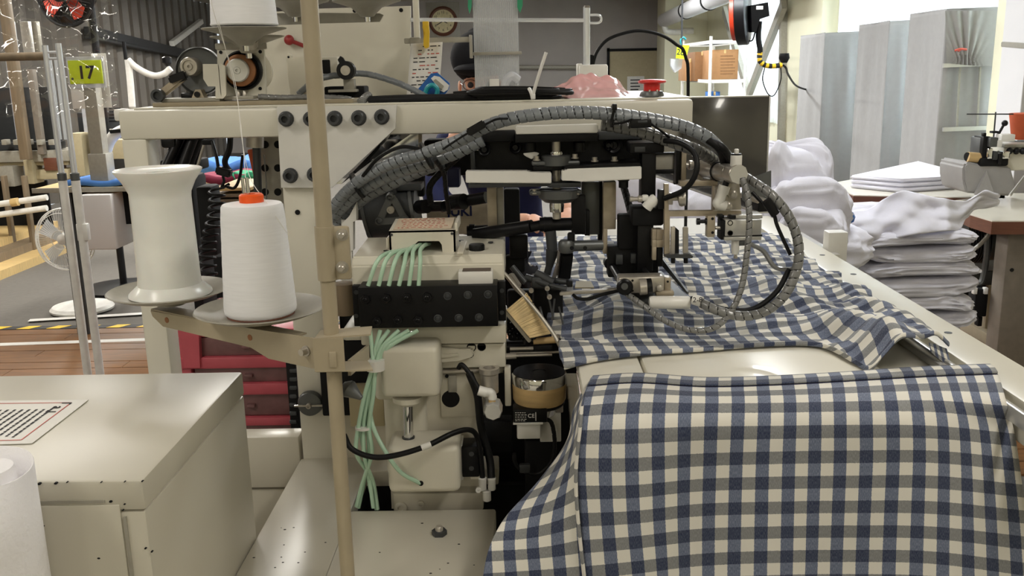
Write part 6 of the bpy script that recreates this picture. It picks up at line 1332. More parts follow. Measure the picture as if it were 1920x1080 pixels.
# white hoses and rails at the far left
ws = thing('suction_hose', 'white suction hose bending down beside the white frame', 'hose', (P(192, 338, 4.75).x, 4.75, TZ2))
MB().tube([P(270, 236, 4.75), P(252, 238, 4.75), P(236, 242, 4.75), P(216, 252, 4.75), P(204, 268, 4.75), P(197, 292, 4.75)], 0.028, 14, 8).done('hose', 'fan_white', ws); MB().cyl(P(197, 290, 4.75), (P(192, 338, 4.75).x, 4.75, TZ2), 0.022, n=16).done('hose_sock', 'black_metal', ws)
MB().bar(P(206, 247, 4.71), P(228, 245, 4.71), 0.012, 0.018, 0.002).done('strap', 'black_metal', ws)
wa = thing('hanging_hose', 'white balance arm hose hanging from a dark rail at upper left', 'hose', P(270, 160, 6.0))
MB().tube([P(240, 112, 6), P(250, 122, 6), P(268, 134, 6), P(290, 142, 6), P(308, 138, 6), P(320, 128, 6)], 0.02, 12, 6).done('hose', 'fan_white', wa); MB().tube([P(240, 112, 6), P(244, 150, 6), P(248, 200, 6)], 0.021, 12, 6).done('hose', 'fan_white', wa)
MB().lathe([(0.012, 0), (0.03, 0.02), (0.03, 0.05), (0.012, 0.06)], P(314, 124, 6), n=14).done('nozzle', 'black_metal', wa); MB().tube([P(236, 112, 6), P(234, 95, 6), P(232, 78, 6)], 0.012, 8, 4).done('hanger', 'black_metal', wa)
MB().cyl(P(248, 200, 6), (P(248, 200, 6).x, 6, 0.0), 0.02, n=12).done('stand_pipe', 'plate_grey', wa)
dr_ = MB().bar(PX(165, 58, LEFT + 0.08), PX(345, 100, LEFT + 0.08), 0.10, 0.10, 0.004).bar(PX(165, 70, LEFT + 0.1), PX(345, 107, LEFT + 0.1), 0.10, 0.03, 0.002).done('overhead_rail', 'dark_grey'); tag(dr_, 'dark overhead rail running along the corrugated wall', 'rail')
for i, (x0, y0, x1, y1) in enumerate(((322, 82, 377, 40),)):
    o_ = MB().bar(PX(x0, y0, LEFT + 0.14), PX(x1, y1, LEFT + 0.14), 0.07, 0.07, 0.004).done('slanted_tube', 'fan_white'); tag(o_, 'slanted pale tube against the corrugated wall', 'tube')
bfn = thing('stand_fan', 'black industrial fan with red blades at the upper left edge', 'fan', P(160, 300, 5.6))
B_Y = 5.6; s = ppm(125, 20, B_Y); fc = P(122, -12, B_Y); ax = Vector((-0.2, -1, 0)).normalized(); R = 58 * s; q = Vector((0, 0, 1)); w = ax.cross(q)
gm = MB()
for rr in (R, R * 0.72, R * 0.44): gm.tube([fc + ax * (0.06 if rr < R else 0) + (q * math.cos(2 * PI * k / 40) + w * math.sin(2 * PI * k / 40)) * rr for k in range(41)], 0.012 if rr == R else 0.003, 6, 1)
for k in range(36):
    d = q * math.cos(2 * PI * k / 36) + w * math.sin(2 * PI * k / 36); gm.tube([fc + d * R, fc + ax * 0.07 + d * R * 0.7, fc + ax * 0.08 + d * R * 0.1], 0.002, 4, 1, cap=False)
tag(gm.done('wire_guard', 'black_metal', bfn), kind='stuff')
for k in range(4):
    a = 0.6 + k * PI / 2; d = q * math.cos(a) + w * math.sin(a); e = ax.cross(d)
    MB().prism([fc + d * 0.03 - e * 0.02, fc + d * R * 0.8 - e * 0.05, fc + d * R * 0.9 + e * 0.0, fc + d * R * 0.8 + e * 0.06 + ax * 0.02, fc + d * 0.04 + e * 0.03], ax * 0.004).done('blade', 'red_fan', bfn)
MB().lathe([(0.03, -0.2), (0.08, -0.18), (0.08, -0.05), (0.04, 0.0), (0.05, 0.06), (0.02, 0.08)], fc, ax, 20).done('motor', 'black_metal', bfn); MB().lathe([(R * 0.97, -0.02), (R * 0.97, -0.016)], fc, ax, 36).done('rear_plate', 'black_matt', bfn)
xx = P(162, 60, B_Y).x; MB().cyl((xx, B_Y + 0.1, 0.03), (xx, B_Y + 0.1, fc.z + 0.1), 7 * s, n=16).done('pole', 'black_metal', bfn); MB().bar((xx, B_Y + 0.1, fc.z), fc - ax * 0.1, 0.03, 0.03).done('neck', 'black_metal', bfn); MB().lathe([(0.25, 0), (0.25, 0.02), (0.04, 0.04)], (xx, B_Y + 0.1, 0.0), n=30).done('base', 'black_metal', bfn)
# ------------------------------------------------------------------ back wall: clock, board, pipe
ck = thing('wall_clock', 'round wall clock with cream dial in a brown rim on the back wall', 'clock', P(831, 38, BACK))
c = P(831, 40, BACK - 0.02); s = ppm(831, 40, BACK)
pbox('back_board', 'plate_grey', ck, 800, 4, 862, 78, BACK - 0.02, 0.015, 0.003)
MB().lathe([(26 * s, 0), (27 * s, 0.03), (24 * s, 0.05), (21 * s, 0.04)], c, (0, -1, 0), 40).done('rim', 'table_edge', ck); fcx = MB().lathe([(21 * s, 0.0), (21 * s, 0.046)], c, (0, -1, 0), 36).done('dial', 'clock_face', ck)
for h in range(12):
    a = h * PI / 6; text(str(12 if h == 0 else h), c + Vector((math.sin(a) * 16 * s, -0.0465, math.cos(a) * 16 * s)), 0.055, 'ink', fcx, ext=0.001)
for a, l_ in ((2.0, 9), (4.2, 14)): MB().bar(c + Vector((0, -0.05, 0)), c + Vector((math.sin(a) * l_ * s, -0.05, math.cos(a) * l_ * s)), 0.004, 0.012).done('hand', 'ink', ck)
nb_ = thing('notice_board', 'beige notice board with dark frame low on the back wall', 'notice board', P(1200, 140, BACK - 0.3))
YB = BACK - 0.08
brd = pbox('board', 'board_beige', nb_, 1142, 93, 1290, 240, YB, 0.03, 0.003)
for x0, y0, x1, y1 in ((1138, 90, 1295, 95), (1138, 90, 1143, 240), (1238, 95, 1242, 240)): pbox('frame_strip', 'black_matt', nb_, x0, y0, x1, y1, YB - 0.02, 0.03, 0.002)
pbox('notice', 'paper', nb_, 1176, 143, 1208, 176, YB - 0.012, 0.01)
for k in range(4): pbox('notice_line', 'ink', nb_, 1182, 149 + k * 6, 1200 - 3 * (k % 2), 151 + k * 6, YB - 0.016, 0.004)
pp2 = MB().cyl(P(960, 126, BACK - 0.12), P(1130, 126, BACK - 0.12), 0.035, n=14).done('wall_pipe', 'plate_grey'); tag(pp2, 'grey pipe along the back wall behind the chrome post', 'pipe')
du = thing('ceiling_duct', 'white duct pipe with dark bands sloping along the ceiling', 'duct', P(1330, 15, 11))
MB().cyl(P(1245, 38, 14.5), P(1420, -38, 8.5), 0.10, n=24).done('duct', 'wall_white', du)
for t in (0.35, 0.62): p = P(1245, 38, 14.5).lerp(P(1420, -38, 8.5), t); d = (P(1420, -38, 8.5) - P(1245, 38, 14.5)).normalized(); MB().cyl(p, p + d * 0.06, 0.108, n=24).done('band', 'black_matt', du)
MB().tube([P(1247, 40, 14.4), P(1247, 52, 14.4), P(1256, 60, 14.4), P(1300, 58, 14.4)], 0.045, 12, 4).done('branch_pipe', 'fan_white', du)

def filmf(u, v):  # film added for its glints, wrinkled to give bright specks
    p = P(-40 + 260 * u, -30 + 250 * v, 4.30); h = noise.noise(Vector((u * 6, v * 7, 3))) * 0.034 + noise.noise(Vector((u * 13, v * 12, 7))) * 0.009
    return p + Vector((0, h, 0))
o_ = MB().grid(filmf, 120, 120).done('glint_film', 'wrinkled_film', recalc=False); tag(o_, 'added clear plastic film at the upper left, wrinkled to glint with lamp light', 'plastic film')
# ------------------------------------------------------------------ right background
# wire shelf with cardboard boxes
RYs = 9.2
wsf = thing('wire_shelf', 'white wire shelf unit with cardboard boxes in front of the braced window', 'shelf', P(1340, 200, RYs))
def vx(x, y, Y): return P(x, y, Y)
zs1, zs2 = P(1370, 152, 8.6).z, P(1370, 78, 8.6).z
sx0, sx1 = P(1332, 120, 8.6).x, P(1398, 120, 8.6).x
fx0 = P(1280, 120, 9.9).x
posts = [(sx0, 8.6), (sx1, 8.6), (fx0, 9.9), (fx0 + (sx1 - sx0), 9.9)]
for x, y in posts: MB().cyl((x, y, 0.0), (x, y, zs2 + 0.05), 0.014, n=12).done('post', 'fan_white', wsf)
for z in (zs1, zs2, 0.35):
    for a, b in ((0, 1), (0, 2), (1, 3), (2, 3)): MB().bar((*posts[a], z), (*posts[b], z), 0.012, 0.03).done('shelf_rail', 'fan_white', wsf)
    wm = MB()
    for k in range(1, 16):
        t = k / 16; wm.bar(Vector((*posts[0], z)).lerp(Vector((*posts[2], z)), t), Vector((*posts[1], z)).lerp(Vector((*posts[3], z)), t), 0.006, 0.006)
    tag(wm.done('wire_deck', 'cast_grey', wsf, smooth=False), kind='stuff')
def carton(name, label, x0, y0, x1, y1, Y, d, mat='cardboard', lines=True):
    b = thing(name, label, 'box', P((x0 + x1) / 2, y1, Y)); body = pbox('carton', mat, b, x0, y0, x1, y1, Y, d, 0.004)
    if lines:
        m_ = MB()
        for k in range(7):
            y = y0 + (y1 - y0) * (0.2 + 0.1 * k); m_.box(P(x0 + (x1 - x0) * 0.32, y, Y - 0.002), P(x0 + (x1 - x0) * (0.88 if k % 3 else 0.80), y + 1.6, Y + 0.001))
        tag(m_.done('print_lines', 'cardboard_dark', body, smooth=False), kind='stuff')
    xm = (x0 + x1) / 2; pbox('tape', 'wood_pale', b, xm - 2, y0 - 0.4, xm + 2, y0 + 7, Y - 0.0015, 0.003); return b
carton('cardboard_box', 'brown cardboard box with printed lines on the wire shelf', 1335, 93, 1384, 149, 8.65, 0.5)
carton('cardboard_box', 'dark brown cardboard box behind the shelf post, left of the printed one', 1303, 97, 1331, 152, 9.1, 0.6, 'cardboard_dark', False)
carton('cardboard_box', 'small open cardboard box at the left end of the wire shelf', 1285, 110, 1303, 152, 9.3, 0.4, 'cardboard', False)
carton('blue_carton', 'small blue and white carton beneath the shelf, behind the smoked panel', 1330, 172, 1350, 184, 8.8, 0.2, 'blue_fabric', False)
# yellow number card 28 hanging on a rod
nc = thing('number_card', 'yellow number card 28 hanging from a thin rod before the shelf', 'sign', P(1278, 100, 6.0))
NY = 6.0; MB().cyl(P(1278, 88, NY), P(1280, -40, NY), 0.006, n=8).done('rod', 'dark_grey', nc)
crd = MB().pprism([(1270, 84), (1293, 85), (1286, 111), (1267, 109)], NY, 0.004).done('card', 'sign_yellow', nc, smooth=False); text('28', P(1276, 98, NY - 0.002), 0.05, 'ink', crd, (PI / 2, 0.15, 0))
MB().tube([P(1278, 84, NY), P(1276, 76, NY), P(1281, 70, NY), P(1286, 74, NY)], 0.006, 8, 5).done('clip', 'cyan_strap', nc)
MB().prism([P(1258, 110, NY + .05), P(1280, 112, NY + .05), P(1278, 128, NY + .05), P(1266, 136, NY + .05), P(1258, 124, NY + .05)], (0, 0.05, 0)).done('plastic_bag', 'plastic_bag', nc, smooth=False)
# cord reel
cr = thing('cord_reel', 'red and black cord reel hanging near the braced window', 'cord reel', P(1400, 60, 6.2))
CYr = 6.2; s = ppm(1400, 40, CYr)
c = P(1393, 28, CYr)
MB().lathe([(52 * s, -0.035), (55 * s, -0.03), (55 * s, 0.03), (52 * s, 0.035)], c, (0.93, -0.36, 0.05), 36).done('reel_case', 'black_metal', cr)
MB().lathe([(40 * s, -0.05), (46 * s, -0.045), (46 * s, 0.045), (40 * s, 0.05)], c + Vector((-0.02, -0.01, 0)), (0.93, -0.36, 0.05), 36).done('reel_disc', 'red_fan', cr)
MB().pprism([(1408, 10), (1440, 4), (1443, 30), (1425, 36), (1418, 60), (1410, 60)], CYr - 0.05, 0.1).done('bracket', 'black_metal', cr, smooth=False); pbox('label', 'paper', cr, 1418, 11, 1431, 18, CYr - 0.053, 0.004)
MB().cyl((c.x, c.y, c.z + 0.1), (c.x, c.y, CEIL), 0.012, n=10).done('hanger', 'black_metal', cr)
MB().tube([P(1424, 40, CYr), P(1422, 70, CYr), P(1425, 92, CYr), P(1424, 100, CYr)], 0.018, 10, 6).done('cord', 'rubber', cr)
MB().tube([P(1384, 40, CYr), P(1390, 62, CYr), P(1398, 74, CYr), P(1410, 76, CYr), P(1416, 60, CYr)], 0.005, 8, 6).done('loop', 'rubber', cr)
hp = [P(1425, 98, CYr), P(1424, 112, CYr), P(1432, 121, CYr), P(1447, 124, CYr), P(1466, 122, CYr)]
hp = catmull(hp, 8)
for k in range(len(hp) - 1):
    MB().cyl(hp[k], hp[k + 1], 0.017, n=12).done('tape_band', 'yellow_tape' if (k // 3) % 2 == 0 else 'hazard_black', cr)
MB().tube([P(1468, 122, CYr), P(1474, 128, CYr), P(1478, 140, CYr + .3), P(1492, 160, CYr + .9), P(1512, 168, 7.4), P(1528, 170, 8.0), P(1536, 178, 8.4)], 0.007, 8, 8).done('wire', 'rubber', cr); MB().lathe([(0.02, 0), (0.035, 0.03), (0.03, 0.06)], P(1470, 118, CYr), n=12).done('plug', 'black_metal', cr)
MB().tube([P(1434, 126, CYr), P(1430, 150, CYr), P(1440, 176, CYr), P(1452, 178, CYr), P(1464, 150, CYr), P(1464, 126, CYr)], 0.004, 6, 8).done('loop', 'rubber', cr)
# steel cross brace in front of the window
xb3 = thing('cross_brace', 'crossed grey steel braces in front of the bright window', 'brace', (2.6, 10.5, 0))
Xb = 2.6
MB().bar(PX(1358, 18, Xb), PX(1410, 200, Xb), 0.05, 0.10).done('brace', 'plate_grey', xb3); MB().bar(PX(1470, 8, Xb - 0.06), PX(1395, 200, Xb - 0.06), 0.05, 0.10).done('brace', 'plate_grey', xb3)
MB().bar(PX(1472, -40, Xb), PX(1466, 300, Xb), 0.08, 0.08).done('upright', 'plate_grey', xb3); pbox('wall_bracket', 'plate_grey', xb3, 1462, 138, 1474, 290, 9.0, 0.03, 0.002)
# racks under white covers
def cover_rack(label, x0, x1, yf, yb, ztop, slant, group=None, seed=1):
    o = thing('covered_rack', label, 'rack', ((x0 + x1) / 2, (yf + yb) / 2, 0))
    ph = seed * 1.7
    def side(p0, p1):
        n = Vector((p1[1] - p0[1], -(p1[0] - p0[0]), 0)).normalized()
        def f(u, v):
            z = 0.06 + (ztop + slant * u - 0.06) * v; x = p0[0] + (p1[0] - p0[0]) * u; y = p0[1] + (p1[1] - p0[1]) * u
            w = (1 - v) ** 0.7 * 0.5 + 0.5 * math.exp(-((v - 0.75) / 0.2) ** 2)
            edge_ = math.sin(PI * min(1, max(0, u))) ** 0.5
            d = (0.014 * math.sin(u * 9 + ph + 2.6 * v) + 0.009 * math.sin(u * 15 + ph * 2 - 4 * v) + 0.003 * math.sin(u * 29 + 7 * v)) * w * edge_
            return Vector((x, y, z)) + n * d
        return f
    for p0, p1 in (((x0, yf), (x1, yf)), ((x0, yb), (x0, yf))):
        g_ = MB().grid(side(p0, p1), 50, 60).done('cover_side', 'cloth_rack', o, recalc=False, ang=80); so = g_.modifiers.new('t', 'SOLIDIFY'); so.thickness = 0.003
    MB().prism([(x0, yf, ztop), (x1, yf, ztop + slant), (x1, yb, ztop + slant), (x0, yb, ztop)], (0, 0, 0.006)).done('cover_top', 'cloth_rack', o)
    for x in (x0 + 0.03, x1 - 0.03):
        for y in (yf + 0.03, yb - 0.03): MB().cyl((x, y, 0), (x, y, ztop - 0.01), 0.012, n=10).done('rack_post', 'cast_grey', o)
    return o
zr = lambda px, py, Y: P(px, py, Y).z
A = cover_rack('white covered rack beside the cream pillar, first of three', P(1547, 60, 7.0).x, P(1640, 60, 7.0).x, 7.0, 7.6, zr(1560, 63, 7.0), 0.01, seed=1)
B = cover_rack('white covered rack in the middle, with a dark gap at its left', P(1668, 40, 6.2).x, P(1758, 40, 6.2).x, 6.2, 6.75, zr(1672, 41, 6.2), 0.01, seed=2)
C_ = cover_rack('white covered rack at the right, with cover tied up in a red knot', P(1775, 20, 5.4).x, P(1878, 20, 5.4).x, 5.4, 5.9, zr(1790, 18, 5.4), 0.005, seed=3)
# rack C: short top cloth gathered in a red tie, bars and sleeves below
MB().grid(lambda u, v: P(1772 + 106 * u, 20 + (98 + 20 * math.sin(u * 2.0) * 0.3) * v, 5.36) + Vector((0, -0.012 * math.sin(v * 1.5) - 0.010 * math.exp(-((u - .35) / .25) ** 2) * math.sin((u - 0.35) * 34 / (0.3 + abs(0.9 - v))) , 0)), 50, 30).done('top_cloth', 'cloth_rack', C_, recalc=False, ang=80)
MB().tube([P(1790, 95, 5.33), P(1800, 92, 5.32), P(1812, 93, 5.33)], 0.006, 8, 4).tube([P(1796, 96, 5.325), P(1806, 91, 5.325)], 0.005, 8, 1).done('red_knot', 'red_ink', C_, 'red tie knot')
for y in (123, 243): MB().bar(P(1768, y, 5.37), P(1865, y - 4, 5.37), 0.02, 0.022).done('shelf_bar', 'alu', C_)
for x in (1800, 1838): MB().bar(P(x, 126, 5.38), P(x - 6, 240, 5.38), 0.01, 0.008).done('hanger_rod', 'plate_grey', C_)
pbox('latch', 'cast_grey', B, 1749, 158, 1763, 172, 6.15, 0.03, 0.003)
gs = MB()
for k in range(12): gs.box(P(1640 + (k % 3), 105 + k * 16, 6.5), P(1652 - (k % 2) * 3, 112 + k * 16, 6.6))
tag(gs.done('folded_goods', 'dark_grey', B, smooth=False), 'dark goods showing in the gap', kind='stuff')
# wall piece at the far right
struct(MB().box((2.415, 4.62, 0), (2.78, 4.86, CEIL), 0.004).done('wall_side', 'wall_white', smooth=False))
wbk2 = MB().bar(P(1880, 83, 3.9), P(1935, 87, 3.4), 0.012, 0.02, 0.002).done('wall_rod', 'plate_grey'); tag(wbk2, 'short grey rod sticking out from the wall at upper right', 'rod')
# sewing tables
def stable(label, pix, Z, th, legs):
    o = thing('sewing_table', label, 'table', PZ(*pix[0], Z)); pts = [PZ(x, y, Z) for x, y in pix]
    pts = [Vector((p.x, p.y, Z - 0.004)) for p in pts]
    MB().prism([p + Vector((0, 0, -th)) for p in pts], (0, 0, th)).done('table_edge', 'table_edge', o, smooth=False)
    c = sum(pts, Vector()) / len(pts); MB().prism([c + (p - c) * 0.994 for p in pts], (0, 0, 0.004)).done('table_top', 'table_white', o, smooth=False)
    for lx, ly in legs:
        MB().box((lx - 0.03, ly - 0.03, 0.06), (lx + 0.03, ly + 0.03, Z - th - 0.004), 0.004).done('leg', 'beige_pipe', o); MB().box((lx - 0.06, ly - 0.22, 0.0), (lx + 0.06, ly + 0.22, 0.06), 0.006).done('foot', 'beige_pipe', o)
    return o
T1 = stable('far sewing table with white top and brown edge holding folded white cloth', [(1553, 344), (1600, 366), (1885, 372), (1885, 332), (1700, 318)], 0.74, 0.04, [(1.75, 4.2), (2.2, 4.3)])
T2 = stable('near sewing table with a cut-off brown corner at the right edge', [(1768, 378), (1820, 402), (1860, 414), (2150, 414), (2150, 366), (1900, 362)], 0.74, 0.045, [(2.42, 3.62)])
lgx = P(1905, 500, 3.35)
MB().box((P(1885, 500, 3.35).x, 3.35, 0.075), (P(1960, 500, 3.35).x, 3.44, 0.69), 0.006).done('broad_leg', 'leg_grey', T2); MB().box((P(1855, 500, 3.3).x, 3.22, 0.012), (P(2060, 500, 3.3).x, 3.5, 0.075), 0.008).done('broad_foot', 'leg_grey', T2)
MB().lathe([(0.007, 0), (0.007, 0.003)], P(1897, 506, 3.35), (0, -1, 0), 12).done('leg_bolt', 'black_metal', T2)
ud = thing('table_motor', 'grey finned motor and black pedal box under the near sewing table', 'motor', P(1830, 520, 3.7))
MB().cyl(P(1815, 450, 3.7), P(1870, 448, 3.75), 0.085, n=28).done('motor', 'dark_grey', ud)
for k in range(9): MB().cyl(P(1800 + k * 5, 452, 3.66), P(1802 + k * 5, 452, 3.66), 0.088, n=28).done('fin', 'dark_grey', ud)
pbox('cover', 'board_beige', ud, 1820, 408, 1850, 440, 3.6, 0.05, 0.004)
MB().tube([P(1868, 414, 3.45), P(1850, 445, 3.45), P(1825, 468, 3.45), P(1800, 475, 3.5), P(1780, 465, 3.6)], 0.008, 8, 8).done('pale_cable', 'plate_grey', ud); MB().tube([P(1852, 440, 3.5), P(1850, 480, 3.5), P(1842, 525, 3.5), P(1828, 535, 3.5)], 0.012, 8, 6).done('dark_hose', 'cast_grey', ud)
pbox('pedal_box', 'black_matt', ud, 1828, 542, 1852, 594, 3.45, 0.06, 0.004); pbox('pedal_pin', 'black_matt', ud, 1834, 594, 1842, 612, 3.47, 0.03, 0.002)
for x in (1826, 1846): pbox('pedal_clip', 'fan_white', ud, x, 540, x + 7, 552, 3.44, 0.02, 0.002)
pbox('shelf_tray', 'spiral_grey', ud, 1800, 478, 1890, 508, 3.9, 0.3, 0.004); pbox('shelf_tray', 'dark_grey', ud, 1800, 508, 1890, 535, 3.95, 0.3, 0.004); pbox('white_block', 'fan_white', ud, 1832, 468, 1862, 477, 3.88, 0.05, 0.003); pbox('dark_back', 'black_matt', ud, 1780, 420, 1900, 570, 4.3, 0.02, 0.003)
MB().tube([P(1790, 420, 3.8), P(1800, 440, 3.8), P(1815, 455, 3.8)], 0.03, 10, 5).done('flex_duct', 'dark_grey', ud)
# folded white cloth stacks: each bundle is a thing
def bundle(name, label, cx, cy, z, sx, sy, h, rot, seed, group=None, mat='cloth_white', layers=1):
    def f(u, v):
        a = 2 * PI * u; t = v * PI - PI / 2
        ex = 0.35
        cu, su = math.cos(a), math.sin(a); X = math.copysign(abs(cu) ** ex, cu); Y_ = math.copysign(abs(su) ** ex, su)
        cv, sv = max(0.0, math.cos(t)), math.sin(t); k = cv ** 0.3; zz = math.copysign(abs(sv) ** 0.8, sv)
        n1 = noise.noise(Vector((X * 1.6 + seed, Y_ * 1.6, zz * 1.2))) * 0.14 + (0.06 - abs(noise.noise(Vector((X * 3 + seed, Y_ * 3, zz * 2.2)))) * 0.22) + (0.02 - abs(noise.noise(Vector((X * 7 + seed, Y_ * 7, zz * 4)))) * 0.10)
        crease = -0.05 * math.exp(-((sv - 0.15 * math.sin(a * 2 + seed)) / 0.12) ** 2) if layers > 1 else 0
        p = Vector((X * sx * k * (1 + n1 * 0.5 + crease), Y_ * sy * k * (1 + n1 * 0.5 + crease), h / 2 * (zz * (1 + n1 * 0.8 * (1 if zz > 0 else 0)) + 1)))
        p.z += 0.012 * math.sin(a * 3 + seed) * k * h / 0.1
        c_, s_ = math.cos(rot), math.sin(rot); return Vector((cx + p.x * c_ - p.y * s_, cy + p.x * s_ + p.y * c_, z + max(p.z, 0.0)))
    o = MB().grid(f, 110, 36)
    bmesh.ops.remove_doubles(o.bm, verts=o.bm.verts, dist=1e-4)
    o = o.done(name, mat, ang=80); tag(o, label, 'cloth bundle', group); return o
sY = 3.0
def sz(y): return P(1690, y, sY - 0.18).z
names = ['lowest', 'second from the bottom', 'third from the bottom', 'fourth from the bottom', 'fifth from the bottom', 'sixth from the bottom', 'seventh from the bottom', 'second from the top']
ys = [592, 540, 518, 488, 466, 448, 424]
zcur = 0.35
ztop = P(1690, 412, sY).z
n_b = 7; hs_ = [0.085, 0.055, 0.055, 0.06, 0.05, 0.05, 0.05]
base_z = ztop - sum(hs_)
st = MB().box((1.02, 2.80, 0), (1.46, 3.22, base_z - 0.002), 0.01).done('low_stool', 'dark_grey'); tag(st, 'low dark stool under the stack of folded white cloth', 'stool')
z = base_z
dx = [0.0, 0.035, 0.03, 0.0, 0.03, 0.005, -0.02]
for i in range(n_b):
    cxp = P(1690 - 10, 500, sY).x + dx[i] * 0.6; bundle('folded_cloth', 'folded white cloth in the tall stack, %s' % ['lowest of all', 'second from the bottom', 'third from the bottom', 'in the exact middle', 'third from the top bundle', 'second below the top bundle', 'just under the top bundle'][i], cxp, sY, z, 0.195 - 0.006 * (i % 3), 0.19, hs_[i], 0.05 * math.sin(i * 2.3), i * 3.1, 'stacked white cloth', layers=1); z += hs_[i] * 0.97
# top bundle with a spilling sheet to the near table
def pl_(pts, x):
    for (a, b), (c, d) in zip(pts[:-1], pts[1:]):
        if x <= c: t = (x - a) / (c - a); t = t * t * (3 - 2 * t); return b + (d - b) * t
    return pts[-1][1]
SHT = [(1550, 404), (1620, 396), (1690, 358), (1760, 372), (1805, 378), (1848, 357), (1872, 364)]
SHB = [(1550, 426), (1600, 440), (1660, 452), (1720, 438), (1790, 432), (1812, 410), (1835, 392), (1872, 386)]
def sheet(u, v):
    x = 1550 + 322 * u; yt, yb = pl_(SHT, x), pl_(SHB, x); y = yt + (yb - yt) * v
    Y = 2.90 + 1.5 * max(0, u - 0.70) - 0.10 * v * (1 - max(0, u - 0.70) / 0.3)
    n1 = noise.noise(Vector((u * 6 + v * 1.5, v * 2.0 - u * 2, 2))) * 0.022 + noise.noise(Vector((u * 11 - v * 3, v * 3, 5))) * 0.007
    return P(x, y, Y) + Vector((0, -n1 * 1.6, n1 * 0.25))
o_ = MB().grid(sheet, 70, 24).done('white_sheet', 'cloth_white', recalc=False, ang=80); so = o_.modifiers.new('t', 'SOLIDIFY'); so.thickness = 0.006; so.offset = 0; tag(o_, 'loose white sheet on top of the stack, trailing to the near sewing table', 'cloth')
bundle('folded_cloth', 'thick white cloth bundle under the loose white sheet', P(1650, 405, sY).x, sY + 0.05, z - 0.01, 0.19, 0.17, 0.06, 0.03, 31, 'stacked white cloth')
bc = MB().lathe([(0.012, 0), (0.02, 0.006), (0.012, 0.016), (0.004, 0.018)], P(1590, 408, 2.74), (0, -1, 0.3), 8).done('blue_tape', 'blue_tag'); tag(bc, 'small piece of blue tape on the white stack', 'tape')
# heap at the left of the stack
hp_ = [(1500, 395, 0.14, .085, 'large rolled white cloth on the left heap, under the rounded one', 2.75), (1480, 345, 0.115, .11, 'rounded white cloth bundle at the very top of the left heap', 2.8), (1530, 388, 0.07, .07, 'ribbed white cloth end sticking out of the left heap', 2.7), (1528, 446, 0.10, .075, 'white cloth roll low in the heap beside the white rail', 2.65), (1440, 430, 0.13, .10, 'white cloth bundle behind the steel angle bracket', 2.75), (1330, 395, 0.17, .10, 'white cloth bundle behind the silver cylinder', 2.85), (1215, 372, 0.14, .10, 'white cloth bundle behind the black column', 2.9)]
shf = MB().box((0.25, 2.63, 0.0), (1.0, 3.05, 0.70), 0.006).done('side_bench', 'plate_grey'); tag(shf, 'grey bench behind the sewing table holding the heap of white cloth', 'bench')
for i, (x, y, r, h, lab, Y) in enumerate(hp_):
    c = P(x, y, Y); bundle('folded_cloth', lab, c.x, c.y + 0.05, c.z - h, r, r * 0.9, h * 2, 0.3 * math.sin(i * 1.7), 50 + i * 2.3, 'heaped white cloth')
bundle('folded_cloth', 'white cloth base layer of the heap on the grey bench', 0.66, 2.84, 0.70, 0.36, 0.19, 0.12, 0.0, 77, 'heaped white cloth')
# folded sheets on the far table
fs = thing('folded_sheets', 'flat stack of folded white sheets on the far sewing table', 'folded sheets', PZ(1700, 345, 0.74))
for k in range(3):
    pts = [PZ(x, y, 0.741) for x, y in ((1592, 352), (1690, 362 - k), (1832 - 3 * k, 352), (1720, 322))]
    MB().prism([Vector((p.x, p.y, 0.742 + k * 0.019)) for p in pts], (0, 0, 0.0175)).done('sheet', 'cloth_white', fs)
for o_ in fs.children:
    bm2 = bmesh.new(); bm2.from_mesh(o_.data); bmesh.ops.bevel(bm2, geom=list(bm2.edges), offset=0.007, segments=3, affect='EDGES'); bm2.to_mesh(o_.data); bm2.free(); o_.data.polygons.foreach_set('use_smooth', [True] * len(o_.data.polygons))
bbx = thing('display_panel', 'small black framed panel standing behind the folded sheets', 'frame', P(1790, 320, 4.6)); pbox('frame', 'black_matt', bbx, 1776, 308, 1800, 334, 4.55, 0.04, 0.003); pbox('inner', 'dark_grey', bbx, 1779, 311, 1794, 331, 4.545, 0.008, 0.001)
# overlock machine on a cloth covered base
ov = thing('overlock_machine', 'dark overlock sewing machine with chrome parts on a cloth-covered base', 'sewing machine', PZ(1870, 365, 0.74))
OY = 3.75
def obx(n, m_, x0, y0, x1, y1, Y=OY, d=0.08, b=0.004): return pbox(n, m_, ov, x0, y0, x1, y1, Y, d, b)
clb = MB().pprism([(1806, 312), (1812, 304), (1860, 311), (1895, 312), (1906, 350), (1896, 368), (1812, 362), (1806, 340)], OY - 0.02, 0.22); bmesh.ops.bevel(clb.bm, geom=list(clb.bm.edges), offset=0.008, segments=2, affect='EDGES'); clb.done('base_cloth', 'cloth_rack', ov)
MB().prism([P(1850, 320, OY - 0.022), P(1830, 366, OY - 0.05), P(1866, 368, OY - 0.05)], (0, 0.02, 0)).done('cloth_fold', 'cloth_rack', ov)
obx('body', 'cast_grey', 1836, 258, 1858, 306); obx('body', 'black_metal', 1842, 256, 1856, 300, OY - 0.02); obx('bed', 'black_matt', 1838, 296, 1892, 312, OY - 0.03, 0.1, 0.008)
MB().cyl(P(1814, 294, OY), P(1836, 296, OY), 0.020, n=20).done('belt_wheel', 'tan_wood', ov); MB().lathe([(0.018, 0), (0.018, 0.002)], P(1814, 294, OY), (-1, -0.3, 0), 20).done('wheel_hole', 'black_matt', ov)
